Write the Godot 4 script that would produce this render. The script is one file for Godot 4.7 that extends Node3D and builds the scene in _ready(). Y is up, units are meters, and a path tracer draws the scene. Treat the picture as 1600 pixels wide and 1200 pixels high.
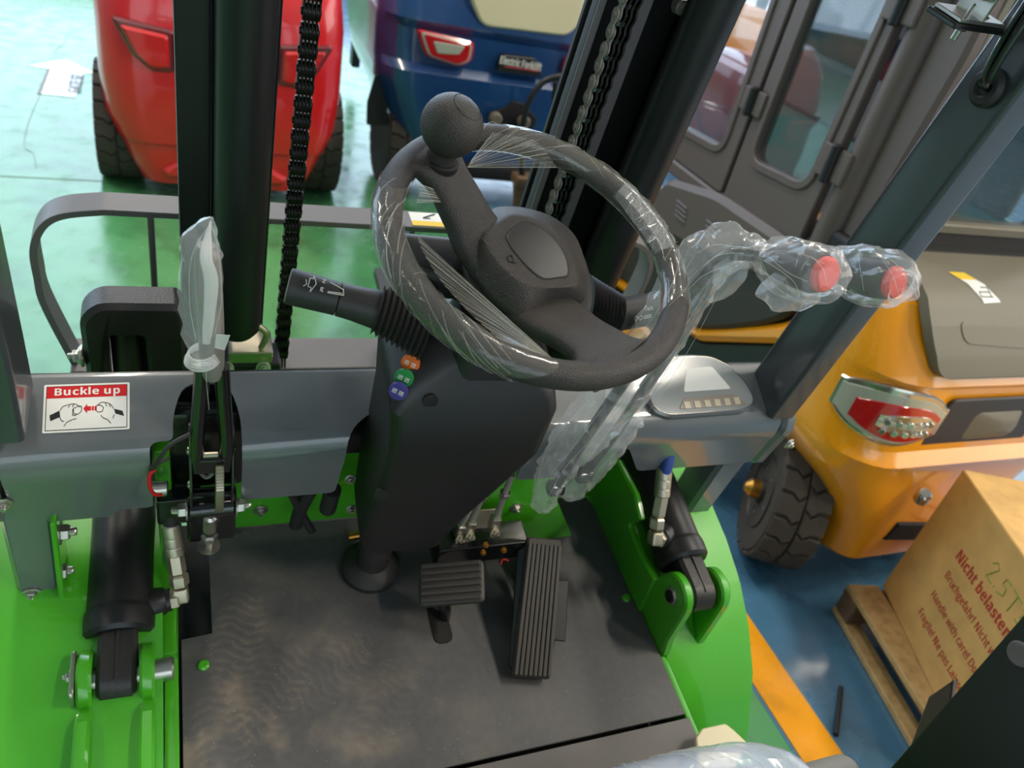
extends Node3D
# A green forklift seen from the driver's seat in a factory hall. x right, y up, -z forward, metres; the hall floor is y = 0.

# ---------------------------------------------------------------- mesh builder
class M:
	var t := PackedVector3Array()
	var uv := PackedVector2Array()
	var angle := 35.0

	func tri(a: Vector3, b: Vector3, c: Vector3) -> void:
		t.push_back(a); t.push_back(b); t.push_back(c)

	func quad(a: Vector3, b: Vector3, c: Vector3, d: Vector3) -> void:
		tri(a, b, c); tri(a, c, d)

	func fix(s: int) -> void:   # a closed piece added since s faces outwards
		if s >= t.size(): return
		var vol := 0.0
		var o := t[s]
		for i in range(s, t.size(), 3):
			vol += (t[i] - o).dot((t[i + 1] - o).cross(t[i + 2] - o))
		if vol > 0.0:
			for i in range(s, t.size(), 3):
				var k := t[i + 1]; t[i + 1] = t[i + 2]; t[i + 2] = k

	func loft(rings: Array, cap0 := true, cap1 := true) -> M:
		var s := t.size()
		for i in rings.size() - 1:
			var a: PackedVector3Array = rings[i]
			var b: PackedVector3Array = rings[i + 1]
			var n := a.size()
			for j in n:
				var k := (j + 1) % n
				quad(a[j], a[k], b[k], b[j])
		for e in 2:
			if (e == 0 and not cap0) or (e == 1 and not cap1): continue
			var r: PackedVector3Array = rings[0] if e == 0 else rings[-1]
			var c := Vector3()
			for p in r: c += p
			c /= r.size()
			for j in r.size():
				var k := (j + 1) % r.size()
				if e == 0: tri(c, r[k], r[j])
				else: tri(c, r[j], r[k])
		fix(s)
		return self

	func box(size: Vector3, xf := Transform3D(), r := 0.003, seg := 2) -> M:
		r = minf(r, 0.49 * minf(size.x, minf(size.y, size.z)))
		var rings := []
		for k in 2 * (seg + 1):
			var up := k > seg
			var q := (float(k if not up else k - seg - 1) / seg) * PI / 2
			var inset := r * (1.0 - sin(q)) if not up else r * (1.0 - cos(q))
			var y := (-size.y / 2 + r * (1.0 - cos(q))) if not up else (size.y / 2 - r * (1.0 - sin(q)))
			rings.append(rrect(size.x - 2 * inset, size.z - 2 * inset, maxf(r - inset, 0.0002), seg, xf, y))
		return loft(rings)

	static func rrect(w: float, d: float, r: float, seg: int, xf: Transform3D, y := 0.0) -> PackedVector3Array:
		var out := PackedVector3Array()
		for c in 4:
			var cx := (w / 2 - r) * (1 if c in [0, 3] else -1)
			var cz := (d / 2 - r) * (1 if c in [0, 1] else -1)
			for k in seg + 1:
				var a := c * PI / 2 + float(k) / seg * PI / 2
				out.push_back(xf * Vector3(cx + r * cos(a), y, cz + r * sin(a)))
		return out

	func tube(pts: PackedVector3Array, r, seg := 12, closed := false, cap := true) -> M:
		var n := pts.size()
		var rings := []
		var up := Vector3.UP
		for i in n:
			var d: Vector3
			if closed: d = pts[(i + 1) % n] - pts[(i + n - 1) % n]
			else: d = pts[mini(i + 1, n - 1)] - pts[maxi(i - 1, 0)]
			d = d.normalized()
			if i == 0: up = Vector3.UP if absf(d.y) < 0.9 else Vector3.RIGHT
			var s := d.cross(up).normalized()
			up = s.cross(d).normalized()
			var rr: float = r[i] if r is Array or r is PackedFloat32Array else r
			var ring := PackedVector3Array()
			for k in seg:
				var a := TAU * k / seg
				ring.push_back(pts[i] + (s * cos(a) + up * sin(a)) * rr)
			rings.append(ring)
		if closed:   # match the last ring to the first
			var best := 0
			var bd := 1e9
			for k in seg:
				var q: float = (rings[0][0] - pts[0]).normalized().distance_to((rings[n - 1][k] - pts[n - 1]).normalized())
				if q < bd: bd = q; best = k
			var last := PackedVector3Array()
			for k in seg: last.push_back(rings[0][(k + seg - best) % seg])
			rings.append(last)
			return loft(rings, false, false)
		return loft(rings, cap, cap)

	func lathe(prof: PackedVector2Array, xf := Transform3D(), seg := 24) -> M:   # (radius, height), turned about y
		var rings := []
		for p in prof:
			var ring := PackedVector3Array()
			for k in seg:
				var a := TAU * k / seg
				ring.push_back(xf * Vector3(p.x * cos(a), p.y, p.x * sin(a)))
			rings.append(ring)
		return loft(rings, prof[0].x > 1e-5, prof[-1].x > 1e-5)

	func cyl(a: Vector3, b: Vector3, r: float, seg := 20, ch := 0.002) -> M:
		var h := a.distance_to(b)
		ch = minf(ch, minf(h * 0.4, r * 0.5))
		return lathe(PackedVector2Array([Vector2(r - ch, 0), Vector2(r, ch), Vector2(r, h - ch), Vector2(r - ch, h)]), M.axis(a, b - a), seg)

	func bolt(p: Vector3, d: Vector3, r := 0.009, h := 0.007, washer := true) -> M:
		var xf := M.axis(p, d)
		if washer:
			lathe(PackedVector2Array([Vector2(r * 1.35, -0.001), Vector2(r * 1.45, 0), Vector2(r * 1.45, 0.0012), Vector2(r * 1.3, 0.002)]), xf, 20)
		lathe(PackedVector2Array([Vector2(r, 0.0015), Vector2(r, h * 0.8), Vector2(r * 0.86, h)]), xf, 6)
		return lathe(PackedVector2Array([Vector2(r * 0.5, h * 0.9), Vector2(r * 0.5, h * 1.5), Vector2(r * 0.4, h * 1.7)]), xf, 10)

	static func axis(o: Vector3, d: Vector3, hint := Vector3.ZERO) -> Transform3D:   # y runs along d
		var y := d.normalized()
		var x := hint if hint != Vector3.ZERO else (Vector3.RIGHT if absf(y.x) < 0.9 else Vector3.BACK)
		x = (x - y * x.dot(y)).normalized()
		return Transform3D(Basis(x, y, x.cross(y)), o)

	static func inset(poly: PackedVector2Array, by: float) -> PackedVector2Array:
		var area := 0.0
		var n := poly.size()
		for i in n: area += poly[i].cross(poly[(i + 1) % n])
		var sg := 1.0 if area > 0 else -1.0
		var out := PackedVector2Array()
		for i in n:
			var a := (poly[i] - poly[(i + n - 1) % n]).normalized()
			var b := (poly[(i + 1) % n] - poly[i]).normalized()
			var na := Vector2(-a.y, a.x) * sg
			var nb := Vector2(-b.y, b.x) * sg
			var m := (na + nb)
			if m.length() < 1e-4: m = na
			m = m.normalized()
			out.push_back(poly[i] + m * by / maxf(m.dot(na), 0.45))
		return out

	# a flat outline pulled out along the local z of xf, from -depth/2 to depth/2, its edges chamfered
	func extrude(poly: PackedVector2Array, depth: float, xf := Transform3D(), bev := 0.002) -> M:
		var s := t.size()
		bev = minf(bev, depth * 0.4)
		var outlines := [[M.inset(poly, bev), -depth / 2], [poly, -depth / 2 + bev], [poly, depth / 2 - bev], [M.inset(poly, bev), depth / 2]]
		var rings := []
		for o in outlines:
			var ring := PackedVector3Array()
			for p in o[0]: ring.push_back(xf * Vector3(p.x, p.y, o[1]))
			rings.append(ring)
		loft(rings, false, false)
		if t.size() > s:   # loft turned it by volume of an open tube; rebuild the orientation with the caps on
			var idx := Geometry2D.triangulate_polygon(poly)
			var area := 0.0
			for i in poly.size(): area += poly[i].cross(poly[(i + 1) % poly.size()])
			for e in [0, 3]:
				for i in range(0, idx.size(), 3):
					var a: Vector3 = rings[e][idx[i]]
					var b: Vector3 = rings[e][idx[i + 1]]
					var c: Vector3 = rings[e][idx[i + 2]]
					var nrm := (c - a).cross(b - a)
					var want := xf.basis.z * (-1.0 if e == 0 else 1.0)
					if nrm.dot(want) < 0: tri(a, c, b)
					else: tri(a, b, c)
			# sides: face away from the outline's inside
			var n := poly.size()
			var k := s
			while k < s + 18 * n:
				var nn := (t[k + 2] - t[k]).cross(t[k + 1] - t[k])
				var j := ((k - s) / 6) % n
				var e2: Vector2 = poly[(j + 1) % n] - poly[j]
				var outw := Vector2(e2.y, -e2.x) * (1.0 if area > 0 else -1.0)
				if nn.dot(xf.basis.x * outw.x + xf.basis.y * outw.y) < 0:
					for q in [k, k + 3]:
						var h := t[q + 1]; t[q + 1] = t[q + 2]; t[q + 2] = h
				k += 6
		return self

	# a sheet with thickness: an outline in (x, s), bent so that s runs along a profile of (y, z) points
	func bent(poly: PackedVector2Array, prof: PackedVector2Array, thick: float, off := 0.0) -> M:
		var cum := PackedFloat32Array([0.0])
		for i in prof.size() - 1: cum.push_back(cum[i] + prof[i].distance_to(prof[i + 1]))
		for i in prof.size() - 1:
			var lo := cum[i] - (10.0 if i == 0 else 0.0)
			var hi := cum[i + 1] + (10.0 if i == prof.size() - 2 else 0.0)
			var strip := PackedVector2Array([Vector2(-50, lo), Vector2(50, lo), Vector2(50, hi), Vector2(-50, hi)])
			for piece in Geometry2D.intersect_polygons(poly, strip):
				var idx := Geometry2D.triangulate_polygon(piece)
				for side in 2:
					for k in range(0, idx.size(), 3):
						var a := M.on(piece[idx[k]], prof, cum, off - thick * side)
						var b := M.on(piece[idx[k + 1]], prof, cum, off - thick * side)
						var c := M.on(piece[idx[k + 2]], prof, cum, off - thick * side)
						var up := M.on(piece[idx[k]], prof, cum, off + 1.0) - M.on(piece[idx[k]], prof, cum, off)
						if ((c - a).cross(b - a).dot(up) < 0) != (side == 1): tri(a, c, b)
						else: tri(a, b, c)
				var mid := Vector3()
				for p in piece: mid += M.on(p, prof, cum, off)
				mid /= piece.size()
				for k in piece.size():
					var p: Vector2 = piece[k]
					var q: Vector2 = piece[(k + 1) % piece.size()]
					if (absf(p.y - lo) < 1e-5 and absf(q.y - lo) < 1e-5 and i > 0) or (absf(p.y - hi) < 1e-5 and absf(q.y - hi) < 1e-5 and i < prof.size() - 2): continue
					var a := M.on(p, prof, cum, off)
					var b := M.on(q, prof, cum, off)
					var c := M.on(q, prof, cum, off - thick)
					var d := M.on(p, prof, cum, off - thick)
					if (c - a).cross(b - a).dot((a + b) * 0.5 - mid) < 0: quad(a, d, c, b)
					else: quad(a, b, c, d)
		return self

	static func on(p: Vector2, prof: PackedVector2Array, cum: PackedFloat32Array, off: float) -> Vector3:
		var i := 0
		while i < prof.size() - 2 and p.y > cum[i + 1]: i += 1
		var d := (prof[i + 1] - prof[i]).normalized()
		var q := prof[i] + d * (p.y - cum[i])
		var n0 := M.pn(prof, i)
		var n1 := M.pn(prof, i + 1)
		var f := clampf((p.y - cum[i]) / maxf(cum[i + 1] - cum[i], 1e-6), 0, 1)
		var n := n0.lerp(n1, f)
		q += n * off
		return Vector3(p.x, q.x, q.y)

	static func pn(prof: PackedVector2Array, i: int) -> Vector2:   # outward (up, towards the driver) normal of a (y, z) profile that runs from its far upper end down to its near lower end
		var a := prof[maxi(i - 1, 0)]
		var b := prof[mini(i + 1, prof.size() - 1)]
		var d := (b - a).normalized()
		return Vector2(d.y, -d.x)

	func mesh(off := Vector3.ZERO) -> ArrayMesh:
		var n := t.size()
		var fn := PackedVector3Array()
		fn.resize(n / 3)
		var at := {}
		var key := []
		key.resize(n)
		for i in n / 3:
			fn[i] = (t[i * 3 + 2] - t[i * 3]).cross(t[i * 3 + 1] - t[i * 3])
			for j in 3:
				var p := t[i * 3 + j]
				var k := Vector3i(roundi(p.x * 20000), roundi(p.y * 20000), roundi(p.z * 20000))
				key[i * 3 + j] = k
				if at.has(k): at[k].push_back(i)
				else: at[k] = PackedInt32Array([i])
		var nor := PackedVector3Array()
		nor.resize(n)
		var ca := cos(deg_to_rad(angle))
		for i in n / 3:
			var me := fn[i].normalized()
			for j in 3:
				var sum := Vector3()
				for k in at[key[i * 3 + j]]:
					if me.dot(fn[k].normalized()) >= ca: sum += fn[k]
				nor[i * 3 + j] = sum.normalized() if sum.length() > 1e-14 else (me if me.length() > 0.1 else Vector3.UP)
		var pos := t.duplicate()
		if off != Vector3.ZERO:
			for i in n: pos[i] -= off
		var a := []
		a.resize(Mesh.ARRAY_MAX)
		a[Mesh.ARRAY_VERTEX] = pos
		a[Mesh.ARRAY_NORMAL] = nor
		if uv.size() == n: a[Mesh.ARRAY_TEX_UV] = uv
		var am := ArrayMesh.new()
		am.add_surface_from_arrays(Mesh.PRIMITIVE_TRIANGLES, a)
		return am

# ---------------------------------------------------------------- scene helpers
var mat := {}
var rng := RandomNumberGenerator.new()

var bases := {}
var moved := {}
# The green forklift has axes of its own: its mast and pillars lean back and its floor plate rises forwards by 10.5 degrees.
var OWN := Transform3D(Basis(Vector3(1, 0, 0), deg_to_rad(10.5)), Vector3(0, -0.1374, -0.3554))

func thing(called: String, label: String, category: String, at: Vector3, group := "", own := false) -> Node3D:
	var o := Node3D.new()
	o.name = called
	o.transform = (OWN if own else Transform3D()) * Transform3D(Basis(), at)
	bases[o] = at
	add_child(o, true)
	o.set_meta("label", label)
	o.set_meta("category", category)
	if group: o.set_meta("group", group)
	return o

func base(n: Node) -> Vector3:
	while n != self:
		if bases.has(n): return bases[n]
		n = n.get_parent()
	return Vector3.ZERO

func part(parent: Node, called: String, m: M, material: String, label := "") -> MeshInstance3D:
	var o := MeshInstance3D.new()
	o.name = called
	o.mesh = m.mesh(base(parent))
	o.material_override = mat[material]
	parent.add_child(o, true)
	if label: o.set_meta("label", label)
	return o

func inst(parent: Node, called: String, mesh: Mesh, material: String, xf: Transform3D, label := "") -> MeshInstance3D:
	var o := MeshInstance3D.new()
	o.name = called
	o.mesh = mesh
	o.material_override = mat[material]
	xf.origin -= base(parent)
	if moved.has(parent): xf = moved[parent].affine_inverse() * xf
	moved[o] = xf if not moved.has(parent) else moved[parent] * xf
	o.transform = xf
	parent.add_child(o, true)
	if label: o.set_meta("label", label)
	return o

func struct(called: String, m: M, material: String, label := "") -> MeshInstance3D:
	var o := part(self, called, m, material, label)
	o.set_meta("kind", "structure")
	return o

# one mesh that is a whole thing
func single(called: String, m: M, material: String, label: String, category: String, group := "") -> MeshInstance3D:
	var o := part(self, called, m, material, label)
	o.set_meta("category", category)
	if group: o.set_meta("group", group)
	return o

func V(a: Array) -> PackedVector3Array: return PackedVector3Array(a)
func V2(a: Array) -> PackedVector2Array: return PackedVector2Array(a)

func curve(pts: Array, n: int) -> PackedVector3Array:   # smooth path through points
	var out := PackedVector3Array()
	for i in n:
		var f := float(i) / (n - 1) * (pts.size() - 1)
		var k := mini(int(f), pts.size() - 2)
		var p0: Vector3 = pts[maxi(k - 1, 0)]
		var p3: Vector3 = pts[mini(k + 2, pts.size() - 1)]
		out.push_back((pts[k] as Vector3).cubic_interpolate(pts[k + 1], p0, p3, f - k))
	return out

func ring(pts: Array, n: int) -> PackedVector3Array:   # smooth closed ring
	var out := PackedVector3Array()
	var c := pts.size()
	for i in n:
		var f := float(i) / n * c
		var k := int(f)
		out.push_back((pts[k] as Vector3).cubic_interpolate(pts[(k + 1) % c], pts[(k + c - 1) % c], pts[(k + 2) % c], f - k))
	return out

func poly_round(pts: Array, r: float, seg := 4) -> PackedVector2Array:   # an outline with rounded corners; a Vector3 point carries its own radius
	var out := PackedVector2Array()
	var n := pts.size()
	for i in n:
		var p := Vector2(pts[i].x, pts[i].y)
		var a := Vector2(pts[(i + n - 1) % n].x, pts[(i + n - 1) % n].y)
		var b := Vector2(pts[(i + 1) % n].x, pts[(i + 1) % n].y)
		var rr: float = pts[i].z if pts[i] is Vector3 else r
		var l := minf(rr, 0.45 * minf(p.distance_to(a), p.distance_to(b)))
		if l < 1e-5:
			out.push_back(p)
			continue
		var s := p + (a - p).normalized() * l
		var e := p + (b - p).normalized() * l
		for k in seg + 1:
			var f := float(k) / seg
			out.push_back(s.lerp(p, f).lerp(p.lerp(e, f), f))
	return out

# a plate through four corners given in order, thick towards -normal
func slab(p00: Vector3, p10: Vector3, p11: Vector3, p01: Vector3, thick: float, r := 0.004, bev := 0.002) -> M:
	var xf := frame(p00, p10, p01)
	var pts := []
	for p in [p00, p10, p11, p01]:
		var q := xf.affine_inverse() * (p as Vector3)
		pts.append(Vector2(q.x, q.y))
	return M.new().extrude(poly_round(pts, r), thick, xf.translated_local(Vector3(0, 0, -thick / 2)), bev)

func frame(o: Vector3, px: Vector3, py: Vector3) -> Transform3D:
	var x := (px - o).normalized()
	var z := x.cross(py - o).normalized()
	return Transform3D(Basis(x, z.cross(x), z), o)

# flat lettering: xf's origin is the middle of the text, x along it, z towards the reader
func lettering(parent: Node, called: String, text: String, height: float, xf: Transform3D, material: String, bold := true, fname := "Droid Sans", wide := 1.0, depth := 0.0006) -> MeshInstance3D:
	var f := SystemFont.new()
	f.font_names = PackedStringArray([fname])
	f.font_weight = 700 if bold else 400
	var tm := TextMesh.new()
	tm.text = text
	tm.font = f
	tm.font_size = 32
	tm.pixel_size = height / 23.0
	tm.depth = depth
	xf.basis.x *= wide
	return inst(parent, called, tm, material, xf)

# outlines in the plane x = const are given as (z, y)
func sidewise(x: float) -> Transform3D:
	return Transform3D(Basis(Vector3(0, 0, 1), Vector3(0, 1, 0), Vector3(-1, 0, 0)), Vector3(x, 0, 0))

func sub_name(a: int) -> String: return "%03d" % a


func _ready() -> void:
	rng.seed = 7
	# --- camera: 24 mm phone lens, f-number chosen for a 4 mm pupil, focused on the steering wheel
	var cam := Camera3D.new()
	cam.name = "camera"
	cam.transform = Transform3D(Basis(Vector3(0.922481, 0.207243, 0.325698), Vector3(0.023855, 0.811469, -0.583909), Vector3(-0.385305, 0.546413, 0.743623)).orthonormalized(), Vector3(-0.40, 1.78, 0.0))
	add_child(cam)
	var att := CameraAttributesPhysical.new()
	att.frustum_focal_length = 24.3325
	att.frustum_near = 0.02
	att.frustum_far = 200.0
	att.exposure_aperture = 4.6
	att.frustum_focus_distance = 1.02
	att.auto_exposure_enabled = false
	cam.attributes = att
	cam.current = true
	# --- sky and exposure
	var env := Environment.new()
	env.background_mode = Environment.BG_COLOR
	env.background_color = Color(0.75, 0.82, 0.9)
	env.tonemap_mode = Environment.TONE_MAPPER_LINEAR
	env.tonemap_exposure = 0.92
	env.sdfgi_enabled = true
	env.ssao_enabled = true
	env.ssil_enabled = true
	var we := WorldEnvironment.new()
	we.name = "world_environment"
	we.environment = env
	add_child(we)
	# --- daylight: the high window bands of the front and right walls, the open gate behind
	daylight("front_window_light", Vector3(0, 4.2, -10.85), Vector3(0, 0, 1), Vector2(22, 7.2), Color(0.74, 0.87, 1.0), 150.0)
	daylight("right_window_light", Vector3(11.7, 4.6, 1.0), Vector3(-1, -0.2, 0), Vector2(15, 4.2), Color(1.0, 0.92, 0.80), 42.0)
	daylight("gate_light", Vector3(-2.0, 3.1, 9.7), Vector3(0, 0, -1), Vector2(11, 5.4), Color(1.0, 0.93, 0.82), 2.5)
	materials()
	hall()
	own_truck()
	wrappings()
	red_truck()
	blue_truck()
	yellow_truck()
	far_things()
	floor_things()

func daylight(called: String, at: Vector3, towards: Vector3, size: Vector2, color: Color, energy: float) -> void:
	var l := AreaLight3D.new()
	l.name = called
	l.area_size = size
	l.light_color = color
	l.light_energy = energy
	l.shadow_enabled = true
	l.area_range = 60.0
	l.area_attenuation = 2.0
	var z := -towards.normalized()
	var x := Vector3.UP.cross(z).normalized()
	l.transform = Transform3D(Basis(x, z.cross(x), z), at)
	add_child(l)

# ---------------------------------------------------------------- materials
func noise_tex(freq: float, kind := FastNoiseLite.TYPE_SIMPLEX_SMOOTH, size := 512, ramp: Gradient = null, oct := 3, sd := 1) -> NoiseTexture2D:
	var n := FastNoiseLite.new()
	n.noise_type = kind
	n.frequency = freq
	n.fractal_octaves = oct
	n.seed = sd
	if kind == FastNoiseLite.TYPE_CELLULAR:
		n.cellular_return_type = FastNoiseLite.RETURN_DISTANCE
	var t := NoiseTexture2D.new()
	t.width = size
	t.height = size
	t.seamless = true
	t.noise = n
	t.generate_mipmaps = false
	if ramp: t.color_ramp = ramp
	return t

func grad(a: Array) -> Gradient:
	var g := Gradient.new()
	g.offsets = PackedFloat32Array(a.map(func(e): return e[0]))
	g.colors = PackedColorArray(a.map(func(e): return e[1]))
	return g

func make(called: String, c: Color, rough: float, metal := 0.0) -> StandardMaterial3D:
	var m := StandardMaterial3D.new()
	m.resource_name = called
	m.albedo_color = c
	m.roughness = rough
	m.metallic = metal
	mat[called] = m
	return m

func coat(m: StandardMaterial3D, amount := 1.0, rough := 0.05) -> void:
	m.clearcoat_enabled = true
	m.clearcoat = amount
	m.clearcoat_roughness = rough

func relief(m: StandardMaterial3D, t: Texture2D, per_metre: float, cm: float) -> void:
	m.heightmap_enabled = true
	m.heightmap_texture = t
	m.heightmap_scale = cm
	m.uv1_triplanar = true
	m.uv1_scale = Vector3.ONE * per_metre

func tone(m: StandardMaterial3D, t: Texture2D, per_metre: float) -> void:
	m.albedo_texture = t
	m.uv1_triplanar = true
	m.uv1_scale = Vector3.ONE * per_metre

func c8(r: int, g: int, b: int) -> Color: return Color8(r, g, b)

func materials() -> void:
	var grain := noise_tex(0.09, FastNoiseLite.TYPE_CELLULAR, 512, null, 1, 3)
	var fine := noise_tex(0.05, FastNoiseLite.TYPE_SIMPLEX_SMOOTH, 512, null, 4, 5)
	var mottle := noise_tex(0.012, FastNoiseLite.TYPE_SIMPLEX_SMOOTH, 512, grad([[0.0, Color(0.86, 0.86, 0.86)], [1.0, Color(1, 1, 1)]]), 5, 9)
	var m := make("leather", c8(52, 47, 44), 0.44)
	relief(m, grain, 17.0, 0.12)
	m = make("smooth_black", c8(46, 45, 45), 0.38)
	m = make("cover_black", c8(29, 29, 29), 0.42)
	relief(m, grain, 16.0, 0.012)
	m = make("stalk_black", c8(44, 42, 42), 0.5)
	m = make("rubber", c8(46, 43, 42), 0.55)
	m = make("tyre", c8(62, 55, 49), 0.75)
	relief(m, fine, 5.0, 0.15)
	m = make("pedal_rubber", c8(66, 62, 58), 0.62)
	relief(m, fine, 12.0, 0.03)
	m = make("mast_black", c8(27, 27, 28), 0.40)
	m = make("gloss_black", c8(22, 22, 23), 0.25)
	coat(m, 0.6, 0.12)
	m = make("cast_black", c8(40, 37, 36), 0.42)
	relief(m, fine, 8.0, 0.05)
	m = make("chain_black", c8(34, 32, 31), 0.22, 0.3)
	m = make("rail_black", c8(19, 19, 20), 0.6)
	m = make("cover_pale", c8(172, 168, 162), 0.5)
	m = make("chain_steel", c8(150, 145, 136), 0.4, 0.35)
	m = make("guard_grey", c8(100, 104, 106), 0.3)
	coat(m, 1.0, 0.06)
	m = make("pillar_grey", c8(60, 64, 68), 0.34)
	coat(m, 0.5, 0.08)
	m = make("green_paint", c8(72, 172, 26), 0.35)
	coat(m, 1.0, 0.04)
	m = make("frame_grey", c8(104, 98, 98), 0.45)
	m = make("zinc", c8(190, 186, 176), 0.28, 0.9)
	m = make("brushed_zinc", c8(188, 178, 156), 0.4, 0.85)
	m = make("brass", c8(200, 140, 60), 0.3, 0.9)
	m = make("red_wire", c8(190, 25, 25), 0.5)
	m = make("blue_hose", c8(40, 70, 140), 0.5)
	m = make("hole_black", c8(10, 10, 10), 0.7)
	m = make("white_print", c8(225, 222, 212), 0.6)
	m = make("sticker_white", c8(232, 230, 224), 0.35)
	m = make("sticker_red", c8(205, 24, 32), 0.35)
	m = make("sticker_black", c8(30, 30, 30), 0.4)
	m = make("sticker_yellow", c8(240, 196, 20), 0.4)
	m = make("sticker_orange", c8(238, 110, 36), 0.4)
	m = make("sticker_green", c8(30, 140, 66), 0.4)
	m = make("sticker_purple", c8(72, 52, 140), 0.4)
	m = make("button_red", c8(225, 62, 42), 0.4)
	m = make("screen", c8(150, 153, 152), 0.16)
	coat(m, 1.0, 0.03)
	m = make("screen_strip", c8(150, 138, 128), 0.25)
	m = make("key_pale", c8(196, 184, 160), 0.3)
	m = make("bezel", c8(120, 118, 116), 0.25, 0.5)
	m = make("strip_grey", c8(92, 88, 86), 0.5)
	# clear wrapping film, and the milkier bag
	m = make("film", Color(0.9, 0.88, 0.8, 0.05), 0.14)
	m.transparency = BaseMaterial3D.TRANSPARENCY_ALPHA
	m.cull_mode = BaseMaterial3D.CULL_DISABLED
	m = make("film_strand", Color(0.95, 0.94, 0.90, 0.42), 0.3)
	m.transparency = BaseMaterial3D.TRANSPARENCY_ALPHA
	m = make("bag", Color(0.98, 0.98, 0.98, 0.12), 0.17)
	m.transparency = BaseMaterial3D.TRANSPARENCY_ALPHA
	m.cull_mode = BaseMaterial3D.CULL_DISABLED
	m.backlight_enabled = true
	m.backlight = Color(0.16, 0.16, 0.16)
	m = make("bag_fold", Color(0.96, 0.96, 0.95, 0.42), 0.3)
	m.transparency = BaseMaterial3D.TRANSPARENCY_ALPHA
	m = make("seat_film", Color(0.86, 0.91, 1.0, 0.55), 0.2)
	m.transparency = BaseMaterial3D.TRANSPARENCY_ALPHA
	m = make("seat_black", c8(52, 52, 54), 0.5)
	# the other trucks
	m = make("red_paint", c8(214, 20, 26), 0.32)
	coat(m, 1.0, 0.05)
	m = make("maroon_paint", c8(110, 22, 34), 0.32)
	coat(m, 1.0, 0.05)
	m = make("blue_paint", c8(20, 64, 116), 0.32)
	coat(m, 1.0, 0.05)
	m = make("yellow_paint", c8(246, 158, 16), 0.32)
	coat(m, 1.0, 0.05)
	m = make("cab_grey", c8(96, 84, 80), 0.5)
	m = make("cab_trim", c8(52, 47, 45), 0.5)
	m = make("hood_grey", c8(112, 105, 88), 0.5)
	m = make("cream", c8(226, 214, 176), 0.4)
	m = make("lamp_red", c8(196, 20, 30), 0.15)
	coat(m, 1.0, 0.03)
	m = make("lamp_clear", c8(176, 178, 162), 0.12)
	coat(m, 1.0, 0.03)
	m = make("lamp_chrome", c8(200, 196, 186), 0.18, 0.9)
	m = make("glass", Color(0.22, 0.32, 0.33, 0.30), 0.02)
	m.transparency = BaseMaterial3D.TRANSPARENCY_ALPHA
	m = make("tinted_glass", Color(0.07, 0.13, 0.17, 0.80), 0.04)
	m.transparency = BaseMaterial3D.TRANSPARENCY_ALPHA
	m = make("seat_grey", c8(128, 122, 116), 0.6)
	m = make("teal_panel", c8(110, 158, 150), 0.5)
	# hall and floor
	m = make("wall_white", c8(150, 154, 156), 0.8)
	m = make("ceiling_white", c8(140, 145, 150), 0.85)
	m = make("steel_grey", c8(130, 134, 138), 0.5)
	m = make("window_glow", c8(230, 240, 250), 0.6)
	m.emission_enabled = true
	m.emission = c8(225, 240, 255)
	m.emission_energy_multiplier = 1.0
	m = make("lamp_glow", c8(250, 250, 245), 0.6)
	m.emission_enabled = true
	m.emission = c8(255, 250, 240)
	m.emission_energy_multiplier = 4.0
	var worn := noise_tex(0.006, FastNoiseLite.TYPE_SIMPLEX_SMOOTH, 1024, grad([[0.0, Color(0.72, 0.76, 0.74)], [0.45, Color(0.95, 0.95, 0.95)], [1.0, Color(1, 1, 1)]]), 6, 21)
	var wear := noise_tex(0.010, FastNoiseLite.TYPE_SIMPLEX_SMOOTH, 1024, grad([[0.0, Color(0.1, 0.1, 0.1)], [0.6, Color(0.26, 0.26, 0.26)], [1.0, Color(0.42, 0.42, 0.42)]]), 5, 33)
	for q in [["floor_green", c8(84, 152, 98)], ["floor_blue", c8(72, 116, 146)], ["floor_yellow", c8(240, 160, 28)], ["floor_white", c8(226, 226, 222)]]:
		m = make(q[0], q[1], 1.0)
		tone(m, worn, 0.55)
		m.roughness_texture = wear
		m.metallic_specular = 0.6
	m = make("wood", c8(196, 164, 112), 0.7)
	tone(m, noise_tex(0.02, FastNoiseLite.TYPE_SIMPLEX_SMOOTH, 512, grad([[0.0, Color(0.82, 0.78, 0.72)], [0.5, Color(0.95, 0.93, 0.90)], [1.0, Color(1, 1, 1)]]), 4, 41), 2.0)
	m = make("wood_dark", c8(120, 92, 66), 0.75)
	tone(m, mottle, 4.0)
	m = make("carton", c8(222, 176, 106), 0.75)
	tone(m, mottle, 1.5)
	m = make("carton_red", c8(176, 52, 40), 0.7)
	m = make("carton_green", c8(120, 150, 60), 0.7)
	m = make("dark_green", c8(34, 42, 38), 0.5)
	m = make("flap_black", c8(24, 24, 26), 0.6)

	# floor plate with dust and boot prints
	m = make("plate", Color.WHITE, 0.55)
	m.albedo_texture = ImageTexture.create_from_image(plate_image())
	m.texture_repeat = false
	m.metallic_specular = 0.45

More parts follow.
